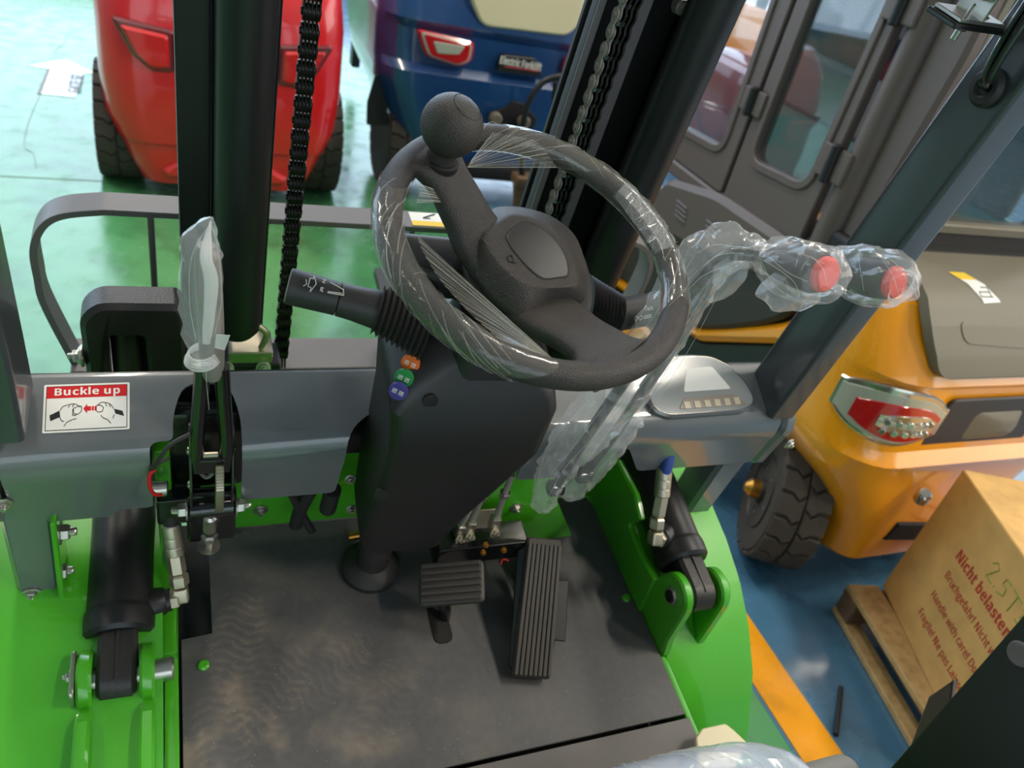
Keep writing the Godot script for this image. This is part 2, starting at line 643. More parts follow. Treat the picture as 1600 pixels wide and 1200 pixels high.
func plate_image() -> Image:
	var w := 820
	var h := 640
	var im := Image.create(w, h, false, Image.FORMAT_RGB8)
	var n := FastNoiseLite.new()
	n.seed = 12
	n.frequency = 0.008
	n.fractal_octaves = 5
	var n2 := FastNoiseLite.new()
	n2.seed = 4
	n2.frequency = 0.05
	n2.fractal_octaves = 4
	# boot prints: centre (m from the left edge, m from the rear edge), heading, strength
	var prints := [[0.085, 0.262, 0.25, 1.1], [0.135, 0.165, 0.6, 0.8], [0.055, 0.12, -0.1, 0.7], [0.23, 0.185, 0.95, 0.6], [0.30, 0.11, 0.5, 0.4]]
	for y in h:
		for x in w:
			var px := x * 0.001
			var pz := (h - 1 - y) * 0.001
			var dust := clampf(n.get_noise_2d(x, y) * 1.3 + 0.15, 0.0, 1.0) * clampf(1.15 - px * 2.0, 0.0, 1.0) * clampf(1.3 - pz * 2.6, 0.0, 1.0)
			for p in prints:
				var d := Vector2(px - p[0], pz - p[1]).rotated(p[2])
				var e := Vector2(d.x / 0.048, d.y / 0.10).length()
				if e < 1.0:
					var wave := 0.5 + 0.5 * sin(d.y * 420.0 + 2.5 * sin(d.x * 90.0) + n2.get_noise_2d(x, y) * 2.0)
					dust += p[3] * (0.12 + 0.42 * wave * wave) * smoothstep(1.0, 0.75, e) * (0.6 + 0.4 * n2.get_noise_2d(x * 0.4, y * 0.4))
			dust = clampf(dust, 0.0, 1.0)
			var k := 1.0 + 0.06 * n2.get_noise_2d(x, y)
			var c := Color(0.33, 0.325, 0.33).lerp(Color(0.56, 0.50, 0.44), dust * 0.85) * k
			if rng.randf() < 0.0004: c = Color(0.75, 0.74, 0.7)
			im.set_pixel(x, y, c)
	return im

# ---------------------------------------------------------------- the hall
func hall() -> void:
	# floor: green bay, blue lane to the right, a yellow line between them
	struct("floor", M.new().box(Vector3(13.0, 0.3, 21.0), Transform3D(Basis(), Vector3(-5.43, -0.15, -0.5)), 0.001, 1), "floor_green")
	struct("floor", M.new().box(Vector3(10.93, 0.3, 21.0), Transform3D(Basis(), Vector3(6.535, -0.15, -0.5)), 0.001, 1), "floor_blue")
	struct("wall_front", M.new().box(Vector3(24.6, 0.6, 0.3), Transform3D(Basis(), Vector3(0, 0.3, -11.15)), 0.01, 1).box(Vector3(24.6, 1.2, 0.3), Transform3D(Basis(), Vector3(0, 8.4, -11.15)), 0.01, 1), "wall_white")
	struct("wall_back", M.new().box(Vector3(24.6, 9.0, 0.3), Transform3D(Basis(), Vector3(0, 4.5, 10.15)), 0.01, 1), "wall_white")
	struct("wall_left", M.new().box(Vector3(0.3, 9.0, 21.6), Transform3D(Basis(), Vector3(-12.15, 4.5, -0.5)), 0.01, 1), "wall_white")
	struct("wall_right", M.new().box(Vector3(0.3, 2.2, 21.6), Transform3D(Basis(), Vector3(12.15, 1.1, -0.5)), 0.01, 1).box(Vector3(0.3, 2.1, 21.6), Transform3D(Basis(), Vector3(12.15, 7.95, -0.5)), 0.01, 1), "wall_white")
	struct("ceiling", M.new().box(Vector3(24.6, 0.3, 21.6), Transform3D(Basis(), Vector3(0, 9.15, -0.5)), 0.01, 1), "ceiling_white")
	# window bands: panes between steel mullions
	var w := struct("window_1", M.new().box(Vector3(24.0, 0.12, 0.2), Transform3D(Basis(), Vector3(0, 0.62, -11.05)), 0.01, 1).box(Vector3(24.0, 0.12, 0.2), Transform3D(Basis(), Vector3(0, 7.78, -11.05)), 0.01, 1), "steel_grey")
	for i in 9:
		part(w, "mullion", M.new().box(Vector3(0.12, 7.2, 0.2), Transform3D(Basis(), Vector3(-12 + 3.0 * i, 4.2, -11.05)), 0.01, 1), "steel_grey")
		if i < 8: part(w, "pane", M.new().box(Vector3(2.88, 7.1, 0.02), Transform3D(Basis(), Vector3(-10.5 + 3.0 * i, 4.2, -11.08)), 0.002, 1), "window_glow")
	w = struct("window_2", M.new().box(Vector3(0.2, 0.12, 21.0), Transform3D(Basis(), Vector3(12.05, 2.26, -0.5)), 0.01, 1).box(Vector3(0.2, 0.12, 21.0), Transform3D(Basis(), Vector3(12.05, 6.94, -0.5)), 0.01, 1), "steel_grey")
	for i in 8:
		part(w, "mullion", M.new().box(Vector3(0.2, 4.7, 0.12), Transform3D(Basis(), Vector3(12.05, 4.6, -11.0 + 3.0 * i)), 0.01, 1), "steel_grey")
		if i < 7: part(w, "pane", M.new().box(Vector3(0.02, 4.6, 2.88), Transform3D(Basis(), Vector3(12.08, 4.6, -9.5 + 3.0 * i)), 0.002, 1), "window_glow")
	w = struct("door_1", M.new().box(Vector3(11.4, 0.2, 0.1), Transform3D(Basis(), Vector3(-2.0, 5.9, 9.95)), 0.01, 1), "steel_grey")
	part(w, "gate_opening", M.new().box(Vector3(11.0, 5.8, 0.04), Transform3D(Basis(), Vector3(-2.0, 2.9, 9.97)), 0.002, 1), "window_glow")
	# high-bay strip lights: three rows ahead of the truck, and two lamps to the rear right
	var spots := [[-6.0, -7.0, 15.0], [-1.0, -7.0, 15.0], [4.0, -7.0, 15.0], [-6.0, -3.5, 13.0], [-1.0, -3.5, 13.0], [4.0, -3.5, 15.0], [-6.0, 0.5, 5.0], [4.5, 0.5, 34.0], [4.5, 4.5, 32.0], [8.5, 2.5, 26.0]]
	var where := ["front left corner of the hall", "middle of the front row", "right end of the front row", "left end of the second row", "middle of the second row", "right end of the second row", "far left beside the green forklift", "right above the yellow forklift", "rear right of the green forklift", "far right beside the side windows"]
	for i in spots.size():
		var at := Vector3(spots[i][0], 7.6, spots[i][1])
		var o := thing("ceiling_lamp", "long white strip lamp under the ceiling, " + where[i], "lamp", at, "strip lamps under the hall ceiling")
		part(o, "housing", M.new().box(Vector3(0.34, 0.08, 1.9), Transform3D(Basis(), at + Vector3(0, 0.05, 0)), 0.01, 1), "steel_grey")
		part(o, "diffuser_lamp", M.new().box(Vector3(0.28, 0.03, 1.8), Transform3D(Basis(), at), 0.01, 1), "lamp_glow")
		for s in [-0.7, 0.7]:
			part(o, "hanger", M.new().cyl(at + Vector3(0, 0.08, s), at + Vector3(0, 1.45, s), 0.01, 8), "steel_grey")
		var l := AreaLight3D.new()
		l.name = "lamp_light"
		l.area_size = Vector2(0.28, 1.8)
		l.light_energy = spots[i][2]
		l.light_color = Color(1.0, 0.96, 0.89)
		l.shadow_enabled = true
		l.area_range = 40.0
		l.area_attenuation = 2.0
		l.transform = Transform3D(Basis(Vector3(1, 0, 0), Vector3(0, 0, -1), Vector3(0, 1, 0)), at + Vector3(0, -0.03, 0))
		add_child(l, true)


# ---------------------------------------------------------------- the green forklift
const WC := Vector3(-0.028, 1.473, -0.661)          # steering wheel centre
var WF := Transform3D(Basis(Vector3(0.99895, -0.04592, 0), Vector3(0.0093, 0.2022, -0.9793), Vector3(0.04497, 0.97828, 0.20240)), WC)   # x right, y forward in the wheel's plane, z along its shaft

func wp(a: float, b: float, h := 0.0) -> Vector3: return WF * Vector3(a, b, h)

func beam_profile() -> PackedVector2Array:   # (y, z) from the far top edge over the nose to the lower lip
	return V2([Vector2(1.128, -0.808), Vector2(1.1345, -0.803), Vector2(1.1353, -0.797), Vector2(1.105, -0.715), Vector2(1.097, -0.7035), Vector2(1.085, -0.697), Vector2(1.070, -0.694), Vector2(1.055, -0.693), Vector2(1.045, -0.6945), Vector2(0.97, -0.70)])

func own_truck() -> void:
	var t := thing("forklift", "bright green forklift seen from its driver's seat, film wrapped round its steering wheel", "forklift", Vector3(0, 0.0, -0.7), "", true)
	chassis(t)
	cross_beam(t)
	mast(t)
	tilt_cylinders(t)
	steering(t)
	column(t)
	pedals(t)
	parking_brake(t)
	levers(t)
	guard(t)

func chassis(t: Node3D) -> void:
	# floor plate with its notch, and the strip before the seat
	var fp := M.new().extrude(V2([Vector2(-0.418, 0.362), Vector2(0.400, 0.362), Vector2(0.400, 0.80), Vector2(0.385, 0.835), Vector2(-0.372, 0.835), Vector2(-0.372, 0.640), Vector2(-0.418, 0.636)]), 0.006, Transform3D(Basis(Vector3(1, 0, 0), Vector3(0, 0, -1), Vector3(0, 1, 0)), Vector3(0, 0.697, 0)), 0.001)
	for p in fp.t: fp.uv.push_back(Vector2((p.x + 0.42) / 0.82, 1.0 - (-p.z - 0.36) / 0.64))
	part(t, "floor_plate", fp, "plate", "dusty dark grey floor plate with boot prints")
	part(t, "floor_strip", M.new().box(Vector3(0.83, 0.006, 0.26), Transform3D(Basis(), Vector3(-0.008, 0.694, -0.226)), 0.001, 1), "strip_grey")
	part(t, "seat_side_cover", M.new().box(Vector3(0.22, 0.06, 0.40), Transform3D(Basis(), Vector3(0.375, 0.925, 0.005)), 0.025, 4), "cover_pale")
	part(t, "under_pan", M.new().box(Vector3(0.84, 0.02, 0.70), Transform3D(Basis(), Vector3(-0.01, 0.62, -0.55)), 0.002, 1), "hole_black")
	for p in [Vector3(-0.3864, 0.7, -0.5871), Vector3(0.3786, 0.7, -0.5934)]:
		part(t, "plate_screw", M.new().lathe(V2([Vector2(0.009, 0), Vector2(0.009, 0.003), Vector2(0.006, 0.006), Vector2(0, 0.0065)]), Transform3D(Basis(), p), 14), "green_paint")
	# green side sills either side of the plate
	part(t, "side_sill", M.new().box(Vector3(0.02, 0.10, 1.0), Transform3D(Basis(), Vector3(-0.432, 0.655, -0.5)), 0.003, 2), "green_paint")
	part(t, "side_sill", M.new().box(Vector3(0.012, 0.08, 0.9), Transform3D(Basis(), Vector3(0.408, 0.655, -0.5)), 0.003, 2), "green_paint")
	# fenders: sheets that arch over the front wheels
	var prof := V2([Vector2(0.80, -0.92), Vector2(0.802, -0.82), Vector2(0.795, -0.74), Vector2(0.778, -0.65), Vector2(0.75, -0.567), Vector2(0.712, -0.49), Vector2(0.66, -0.42), Vector2(0.575, -0.35), Vector2(0.46, -0.28)])
	part(t, "fender", M.new().bent(poly_round([Vector3(0.414, 0, 0.002), Vector3(0.598, 0, 0.03), Vector3(0.610, 0.35, 0.02), Vector3(0.602, 0.78, 0.01), Vector3(0.414, 0.78, 0.002)], 0.01), prof, 0.006), "green_paint")
	var lprof := V2([Vector2(0.80, -0.92), Vector2(0.802, -0.82), Vector2(0.795, -0.74), Vector2(0.778, -0.65), Vector2(0.760, -0.567), Vector2(0.750, -0.49), Vector2(0.744, -0.42), Vector2(0.740, -0.34), Vector2(0.735, -0.24), Vector2(0.728, -0.10)])
	part(t, "fender", M.new().bent(V2([Vector2(-0.80, 0), Vector2(-0.442, 0), Vector2(-0.442, 0.90), Vector2(-0.80, 0.90)]), lprof, 0.006), "green_paint")
	# bulkhead behind the pedals
	part(t, "bulkhead", M.new().box(Vector3(0.80, 0.36, 0.012), Transform3D(Basis(), Vector3(-0.005, 0.88, -0.842)), 0.003, 2), "green_paint")
	part(t, "pedal_bracket_plate", M.new().extrude(poly_round([Vector2(-0.0136, 0.9516), Vector2(0.2218, 0.9391), Vector2(0.2307, 0.8476), Vector2(0.3288, 0.6768), Vector2(0.0407, 0.6944)], 0.012), 0.008, Transform3D(Basis(), Vector3(0, 0, -0.749)), 0.002), "green_paint")
	for p in [Vector3(0.157, 0.8229, -0.744), Vector3(0.1933, 0.7256, -0.744), Vector3(-0.2851, 0.7529, -0.834), Vector3(-0.2109, 0.6909, -0.834)]:
		part(t, "bulkhead_bolt", M.new().bolt(p, Vector3(0, 0, 1), 0.009, 0.007), "zinc")
	# right inner frame plate with its lit top edge
	var fr := poly_round([Vector2(-0.8795, 0.7178), Vector2(-0.8197, 0.8502), Vector2(-0.7288, 0.8528), Vector2(-0.6808, 0.8359), Vector3(-0.700, 0.792, 0.01), Vector2(-0.6403, 0.7876), Vector2(-0.5752, 0.796), Vector2(-0.56, 0.70), Vector2(-0.80, 0.69)], 0.006)
	part(t, "frame_plate", M.new().extrude(fr, 0.016, sidewise(0.400), 0.004), "green_paint")
	part(t, "frame_plate", M.new().box(Vector3(0.02, 0.34, 0.012), Transform3D(Basis(Vector3(1, 0, 0), 0.0), Vector3(-0.432, 0.86, -0.79)), 0.003, 2), "green_paint")
	part(t, "frame_rail", M.new().box(Vector3(0.022, 0.40, 0.03), Transform3D(Basis(), Vector3(-0.434, 0.84, -0.76)), 0.004, 2), "green_paint")
	part(t, "frame_rail", M.new().box(Vector3(0.022, 0.06, 0.20), Transform3D(Basis(), Vector3(-0.434, 0.70, -0.70)), 0.004, 2), "green_paint")
	# front wheels under the fenders, the mast's side of the chassis
	for s in [-1, 1]:
		part(t, "front_tyre", M.new().lathe(V2([Vector2(0.12, -0.09), Vector2(0.27, -0.1), Vector2(0.30, -0.07), Vector2(0.30, 0.07), Vector2(0.27, 0.1), Vector2(0.12, 0.09)]), M.axis(Vector3(s * 0.53, 0.30, -0.92), Vector3(1, 0, 0)), 40), "tyre")
	part(t, "axle_beam", M.new().box(Vector3(0.9, 0.16, 0.16), Transform3D(Basis(), Vector3(0, 0.32, -0.92)), 0.01, 2), "mast_black")
	part(t, "battery_box", M.new().box(Vector3(0.98, 0.42, 0.75), Transform3D(Basis(), Vector3(0, 0.42, 0.50)), 0.03, 2), "green_paint")
	# what shows of the seat at the lower edge
	var sp := Vector3(0.1543, 1.0922, -0.1731)
	part(t, "seat", M.new().loft([
		M.rrect(0.46, 0.46, 0.09, 5, Transform3D(Basis(), Vector3(0.14, 0.86, 0.04))), M.rrect(0.50, 0.50, 0.10, 5, Transform3D(Basis(), Vector3(0.14, 0.93, 0.04))),
		M.rrect(0.49, 0.49, 0.10, 5, Transform3D(Basis(), Vector3(0.14, 0.965, 0.04))), M.rrect(0.43, 0.43, 0.10, 5, Transform3D(Basis(), Vector3(0.14, 0.985, 0.04)))]), "seat_black")
	part(t, "seat_base", M.new().box(Vector3(0.44, 0.22, 0.42), Transform3D(Basis(), Vector3(0.12, 0.75, 0.02)), 0.02, 2), "smooth_black")

func tilt_cylinders(t: Node3D) -> void:
	for s in [-1, 1]:
		var cx := -0.502 if s < 0 else 0.452
		var pin := Vector3(cx, 0.752, -0.566) if s < 0 else Vector3(cx, 0.812, -0.532)
		var dir := Vector3(0.02, 0.16, -1.0).normalized() if s < 0 else Vector3(0.0, 0.125, -0.992)
		var up := Vector3(1, 0, 0).cross(dir).normalized()
		var c := Node3D.new()
		c.name = "tilt_cylinder"
		t.add_child(c, true)
		var r := 0.047
		var xf := M.axis(pin + dir * 0.056, dir)
		part(c, "barrel", M.new().lathe(V2([Vector2(0.03, 0.002), Vector2(r * 0.93, 0), Vector2(r * 1.05, 0.006), Vector2(r * 1.07, 0.03), Vector2(r * 1.03, 0.038), Vector2(r, 0.042), Vector2(r, 0.42), Vector2(r * 0.9, 0.44)]), xf, 40), "mast_black")
		# rod eye: a block that rounds over the pin
		var eye := PackedVector2Array()
		for k in 13:
			var a := PI * 0.5 + PI * k / 12
			eye.push_back(Vector2(cos(a), sin(a)) * 0.034)
		eye.push_back(Vector2(0.075, -0.030)); eye.push_back(Vector2(0.075, 0.030))
		var ex := Transform3D(Basis(dir, up, dir.cross(up)), pin)
		part(c, "rod_eye", M.new().extrude(eye, 0.052, ex, 0.006), "cast_black")
		part(c, "casting_seam", M.new().box(Vector3(0.07, 0.003, 0.004), Transform3D(ex.basis, pin + dir * 0.022 + up * 0.0335), 0.001, 1), "cast_black")
		# lugs of the frame, with the pin through them
		for k in 2:
			var lx: float = cx + (k * 2 - 1) * 0.040
			var lug := PackedVector2Array()
			for q in 11:
				var a := PI * 0.02 + PI * 0.9 * q / 10
				lug.push_back(Vector2(pin.z, pin.y) + Vector2(cos(a), sin(a)) * 0.042)
			if s > 0:
				lug.append_array(V2([Vector2(-0.62, 0.70), Vector2(-0.50, 0.60), Vector2(-0.470, 0.615 if k else 0.70), Vector2(-0.482, 0.735)]))
			else:
				lug.append_array(V2([Vector2(-0.63, 0.70), Vector2(-0.28, 0.70), Vector2(-0.28, 0.752), Vector2(-0.36, 0.766), Vector2(-0.46, 0.772), Vector2(-0.50, 0.772)]))
			part(t, "cylinder_lug", M.new().extrude(lug, 0.020, sidewise(lx), 0.004), "green_paint")
		part(t, "lug_web", M.new().box(Vector3(0.06, 0.02, 0.10), Transform3D(Basis(Vector3(1, 0, 0), 0.75), Vector3(cx, 0.665 if s < 0 else 0.73, -0.53)), 0.003, 1), "green_paint")
		part(t, "pivot_pin", M.new().cyl(pin - Vector3(0.056, 0, 0), pin + Vector3(0.075 if s < 0 else 0.053, 0, 0), 0.017, 24, 0.003), "zinc")
		if s > 0:
			part(t, "pin_hole", M.new().cyl(pin - Vector3(0.058, 0, 0), pin - Vector3(0.0565, 0, 0), 0.012, 20, 0.0005), "hole_black")
		else:
			part(t, "pin_keeper", M.new().extrude(poly_round([Vector2(-0.60, 0.70), Vector2(-0.53, 0.70), Vector2(-0.53, 0.79), Vector2(-0.60, 0.79)], 0.012), 0.006, sidewise(cx - 0.054), 0.0015), "zinc")
			for q in [0.715, 0.775]:
				part(t, "keeper_bolt", M.new().bolt(Vector3(cx - 0.057, q, -0.565), Vector3(-1, 0, 0), 0.007, 0.006), "zinc")
		# port boss and the hose fitting on the inner side
		var inner: int = -s
		var pb := pin + dir * (0.098 if s < 0 else 0.125)
		var e1 := Vector3(-0.4159, 0.7765, -0.6676) if s < 0 else Vector3(0.3777, 0.8692, -0.6147)
		var e2 := Vector3(-0.4187, 0.8056, -0.6844) if s < 0 else Vector3(0.38, 0.8991, -0.6372)
		var e3 := Vector3(-0.4231, 0.8385, -0.7064) if s < 0 else Vector3(0.3858, 0.9353, -0.6643)
		var e4 := Vector3(-0.4277, 0.8913, -0.7337) if s < 0 else Vector3(0.3883, 0.972, -0.6939)
		var out := (e1 - pb).normalized()
		part(c, "port_boss", M.new().lathe(V2([Vector2(0.024, 0), Vector2(0.021, 0.02), Vector2(0.018, 0.024), Vector2(0.018, 0.03)]), M.axis(pb + out * 0.040, out), 20), "mast_black")
		var e0 := pb + out * 0.068
		var fit := part(c, "hose_fitting", M.new().lathe(V2([Vector2(0.014, 0), Vector2(0.016, 0.002), Vector2(0.016, 0.012), Vector2(0.014, 0.014)]), M.axis(e0, out), 6).tube(V([e0 + out * 0.012, e1, e1 + (e2 - e1) * 0.3]), 0.0105, 12), "brushed_zinc")
		part(fit, "elbow", M.new().box(Vector3(0.023, 0.026, 0.023), M.axis(e1 + (e2 - e1) * 0.15, e2 - e1), 0.005, 2), "brushed_zinc")
		part(fit, "nut", M.new().lathe(V2([Vector2(0.013, 0), Vector2(0.0145, 0.002), Vector2(0.0145, 0.018), Vector2(0.012, 0.021)]), M.axis(e1 + (e2 - e1) * 0.62, e2 - e1), 6), "brushed_zinc")
		part(fit, "stem", M.new().cyl(e1 + (e2 - e1) * 0.9, e3, 0.0075, 14), "brushed_zinc")
		part(fit, "hex_body", M.new().lathe(V2([Vector2(0.011, 0), Vector2(0.013, 0.003), Vector2(0.013, 0.058), Vector2(0.012, 0.062)]), M.axis(e2 + (e3 - e2) * 0.2, e3 - e2), 6), "brushed_zinc")
		part(fit, "ferrule", M.new().lathe(V2([Vector2(0.0125, 0), Vector2(0.0145, 0.002), Vector2(0.0145, 0.014), Vector2(0.0138, 0.016), Vector2(0.0145, 0.018), Vector2(0.0145, 0.030), Vector2(0.0138, 0.032), Vector2(0.0145, 0.034), Vector2(0.0145, 0.050), Vector2(0.012, 0.054)]), M.axis(e3, e4 - e3), 18), "brushed_zinc")
		part(c, "hose", M.new().tube(curve([e4 - (e4 - e3) * 0.2, e4 + Vector3(0, 0.03, -0.01), e4 + Vector3(0.01 * s, 0.09, -0.06), e4 + Vector3(0.01 * s, 0.10, -0.16)], 14), 0.0115, 14), "blue_hose" if s > 0 else "rubber")

func cross_beam(t: Node3D) -> void:
	var prof := beam_profile()
	var o := -0.0295       # where s = 0 of the flat face lies on the profile is worked out from the profile itself
	# left and middle run, with the cut-outs for the brake lever and the column; s grows downwards
	var L := 0.0
	for i in prof.size() - 1: L += prof[i].distance_to(prof[i + 1])
	var cut: Array = [Vector3(-0.615, 0.0, 0.004), Vector3(0.585, 0.0, 0.004), Vector3(0.585, L, 0.01), Vector3(0.335, L, 0.012), Vector3(0.285, L - 0.075, 0.012), Vector3(0.205, L - 0.075, 0.012), Vector3(0.20, L, 0.01), Vector3(0.10, L, 0.01), Vector3(0.09, 0.078, 0.03),
		Vector3(-0.155, 0.075, 0.03), Vector3(-0.192, 0.108, 0.03), Vector3(-0.198, L - 0.006, 0.01), Vector3(-0.332, L - 0.004, 0.012), Vector3(-0.334, 0.073, 0.04), Vector3(-0.348, 0.026, 0.035), Vector3(-0.405, 0.026, 0.035), Vector3(-0.418, 0.073, 0.03), Vector3(-0.418, 0.107, 0.008), Vector3(-0.446, 0.107, 0.015),
		Vector3(-0.447, L - 0.004, 0.008), Vector3(-0.49, L - 0.004, 0.008), Vector3(-0.50, L + 0.012, 0.012), Vector3(-0.606, L + 0.014, 0.012), Vector3(-0.612, L - 0.02, 0.01)]
	part(t, "cross_beam", M.new().bent(poly_round(cut, 0.01), prof, 0.005), "guard_grey", "dark grey painted cross beam")
	# the closed back of the beam
	part(t, "beam_back", M.new().bent(V2([Vector2(-0.612, 0), Vector2(0.583, 0), Vector2(0.583, 0.20), Vector2(-0.612, 0.20)]), V2([Vector2(1.127, -0.808), Vector2(0.93, -0.812)]), 0.005), "gloss_black")
	# the end cap at the right
	var cap := poly_round([Vector2(-0.815, 1.140), Vector2(-0.705, 1.110), Vector2(-0.684, 1.080), Vector2(-0.690, 1.045), Vector2(-0.697, 0.962), Vector2(-0.815, 0.962)], 0.016, 5)
	part(t, "beam_end_cap", M.new().extrude(cap, 0.030, sidewise(0.602), 0.007), "guard_grey")
	part(t, "beam_end_cap", M.new().extrude(cap, 0.030, sidewise(-0.634), 0.007), "guard_grey")
	for p in [Vector3(0.6261, 1.0389, -0.686), Vector3(-0.6181, 1.0142, -0.692)]:
		part(t, "cap_bolt", M.new().bolt(p, Vector3(0.25, 0, 1), 0.008, 0.006), "zinc")
	# legs under the beam, bolted to the fenders
	part(t, "beam_leg", M.new().extrude(poly_round([Vector2(-0.6297, 0.9807) + Vector2(0, 0.03), Vector2(-0.566, 0.9709) + Vector2(0, 0.03), Vector2(-0.581, 0.7595), Vector2(-0.6375, 0.7514)], 0.006), 0.075, Transform3D(Basis(), Vector3(0, 0, -0.7375)), 0.008), "guard_grey")
	part(t, "beam_leg", M.new().extrude(poly_round([Vector2(0.535, 0.99), Vector2(0.60, 0.99), Vector2(0.595, 0.76), Vector2(0.54, 0.76)], 0.006), 0.075, Transform3D(Basis(), Vector3(0, 0, -0.752)), 0.008), "guard_grey")
	part(t, "leg_plate", M.new().box(Vector3(0.008, 0.20, 0.07), Transform3D(Basis(Vector3(0, 0, 1), -0.06), Vector3(-0.577, 0.8744, -0.72) + Vector3(0.004, 0, 0)), 0.003, 2), "green_paint")
	for p in [Vector3(-0.5668, 0.9168, -0.71), Vector3(-0.5803, 0.8175, -0.71)]:
		part(t, "leg_bolt", M.new().bolt(p, Vector3(1, 0, 0), 0.012, 0.012), "zinc")
	part(t, "leg_bolt", M.new().bolt(Vector3(-0.6171, 0.7816, -0.699), Vector3(0, 0, 1), 0.010, 0.007), "zinc")
	# buckle-up sticker, bent with the beam
	var st := part(t, "safety_sticker", M.new().bent(sticker_outline(0.0), prof, 0.0006, 0.0010), "sticker_white", "white and red buckle up sticker with two hands")
	part(st, "red_band", M.new().bent(sticker_part(0.035, 0.05, 0.965, 0.29), prof, 0.0003, 0.0013), "sticker_red")
	var f := M.new()
	for e in [[0.03, 0.04, 0.97, 0.05], [0.03, 0.945, 0.97, 0.96], [0.028, 0.04, 0.036, 0.96], [0.964, 0.04, 0.972, 0.96]]:
		f.bent(sticker_part(e[0], e[1], e[2], e[3]), prof, 0.0002, 0.00125)
	part(st, "border_line", f, "sticker_black")
	var tx := M.new()
	print_text(tx, "Buckle up", Vector2(0.50, 0.165), 0.15, prof, 0.0016, 1.28)
	part(st, "lettering", tx, "sticker_white")
	var ar := M.new()
	ar.bent(sticker_shape([[0.455, 0.53], [0.50, 0.43], [0.50, 0.485], [0.545, 0.485], [0.545, 0.575], [0.50, 0.575], [0.50, 0.63]]), prof, 0.0003, 0.0013)
	for k in 2: ar.bent(sticker_part(0.553 + 0.033 * k, 0.485, 0.578 + 0.033 * k, 0.575), prof, 0.0003, 0.0013)
	part(st, "red_arrow", ar, "sticker_red")
	var cuff := M.new().bent(sticker_shape([[0.075, 0.64], [0.185, 0.55], [0.195, 0.68], [0.085, 0.76]]), prof, 0.0003, 0.0013)
	part(st, "cuff", cuff, "sticker_black")
	part(st, "cuff", M.new().bent(sticker_shape([[0.815, 0.56], [0.915, 0.61], [0.935, 0.72], [0.83, 0.66]]), prof, 0.0003, 0.0013), "sticker_black")
	var hands := M.new()
	for stroke in [
		[[0.19, 0.55], [0.22, 0.47], [0.27, 0.44], [0.33, 0.42], [0.37, 0.43], [0.40, 0.47], [0.42, 0.50]], [[0.19, 0.68], [0.21, 0.76], [0.24, 0.78]], [[0.24, 0.88], [0.27, 0.80], [0.33, 0.75], [0.38, 0.73]],
		[[0.34, 0.52], [0.40, 0.47], [0.435, 0.48], [0.435, 0.58], [0.40, 0.64], [0.35, 0.63], [0.34, 0.52]], [[0.28, 0.50], [0.30, 0.45]], [[0.33, 0.49], [0.345, 0.43]], [[0.335, 0.53], [0.335, 0.66], [0.38, 0.66]],
		[[0.81, 0.56], [0.78, 0.47], [0.74, 0.43], [0.69, 0.41], [0.65, 0.42], [0.625, 0.46]], [[0.82, 0.68], [0.80, 0.76]], [[0.78, 0.86], [0.74, 0.78], [0.69, 0.74], [0.66, 0.68]],
		[[0.61, 0.47], [0.66, 0.47], [0.69, 0.52], [0.68, 0.60], [0.63, 0.62], [0.60, 0.57], [0.61, 0.47]], [[0.73, 0.50], [0.71, 0.43]], [[0.77, 0.52], [0.76, 0.46]]]:
		for i in stroke.size() - 1:
			var a := Vector2(stroke[i][0], stroke[i][1])
			var b := Vector2(stroke[i + 1][0], stroke[i + 1][1])
			var n := (b - a).orthogonal().normalized() * Vector2(0.004, 0.008)
			hands.bent(sticker_shape([[a.x + n.x, a.y + n.y], [b.x + n.x, b.y + n.y], [b.x - n.x, b.y - n.y], [a.x - n.x, a.y - n.y]]), prof, 0.0002, 0.0013)
	part(st, "hand_drawing", hands, "sticker_black")
	# instrument panel let into the beam at the right
	var ax := face_axes()
	var outline: Array = [Vector2(0.3042, 0.0507), Vector2(0.3041, 0.088), Vector2(0.3138, 0.1067), Vector2(0.3386, 0.1169), Vector2(0.4959, 0.1131), Vector2(0.5194, 0.102), Vector2(0.5258, 0.0838), Vector2(0.5165, 0.0538), Vector2(0.4911, 0.0206), Vector2(0.4576, 0.0037), Vector2(0.423, 0.0008), Vector2(0.3556, 0.0037)]
	var d := part(t, "instrument_panel", M.new().extrude(poly_round(outline, 0.012, 4), 0.022, ax.translated_local(Vector3(0, 0, 0.001)), 0.004), "bezel", "pale instrument panel with a row of keys")
	part(d, "screen", M.new().extrude(M.inset(poly_round(outline, 0.012, 4), 0.0055), 0.004, ax.translated_local(Vector3(0, 0, 0.0105)), 0.001), "screen")
	part(d, "key_strip", M.new().extrude(poly_round([Vector2(0.3589, 0.1039), Vector2(0.3737, 0.0846), Vector2(0.4796, 0.0798), Vector2(0.5028, 0.1013)], 0.004), 0.003, ax.translated_local(Vector3(0, 0, 0.0122)), 0.0005), "screen_strip")
	var k0 := Vector2(0.3763, 0.0976)
	var k1 := Vector2(0.4806, 0.0932)
	for i in 6:
		var c := k0.lerp(k1, i / 5.0)
		part(d, "key", M.new().box(Vector3(0.013, 0.013, 0.002), ax.translated_local(Vector3(c.x, c.y, 0.0140)), 0.0008, 1), "key_pale")
	part(d, "screen_window", M.new().extrude(poly_round([Vector2(0.3772, 0.0729), Vector2(0.3957, 0.0288), Vector2(0.4505, 0.0262), Vector2(0.4774, 0.07)], 0.006), 0.0012, ax.translated_local(Vector3(0, 0, 0.0127)), 0.0004), "sticker_white")

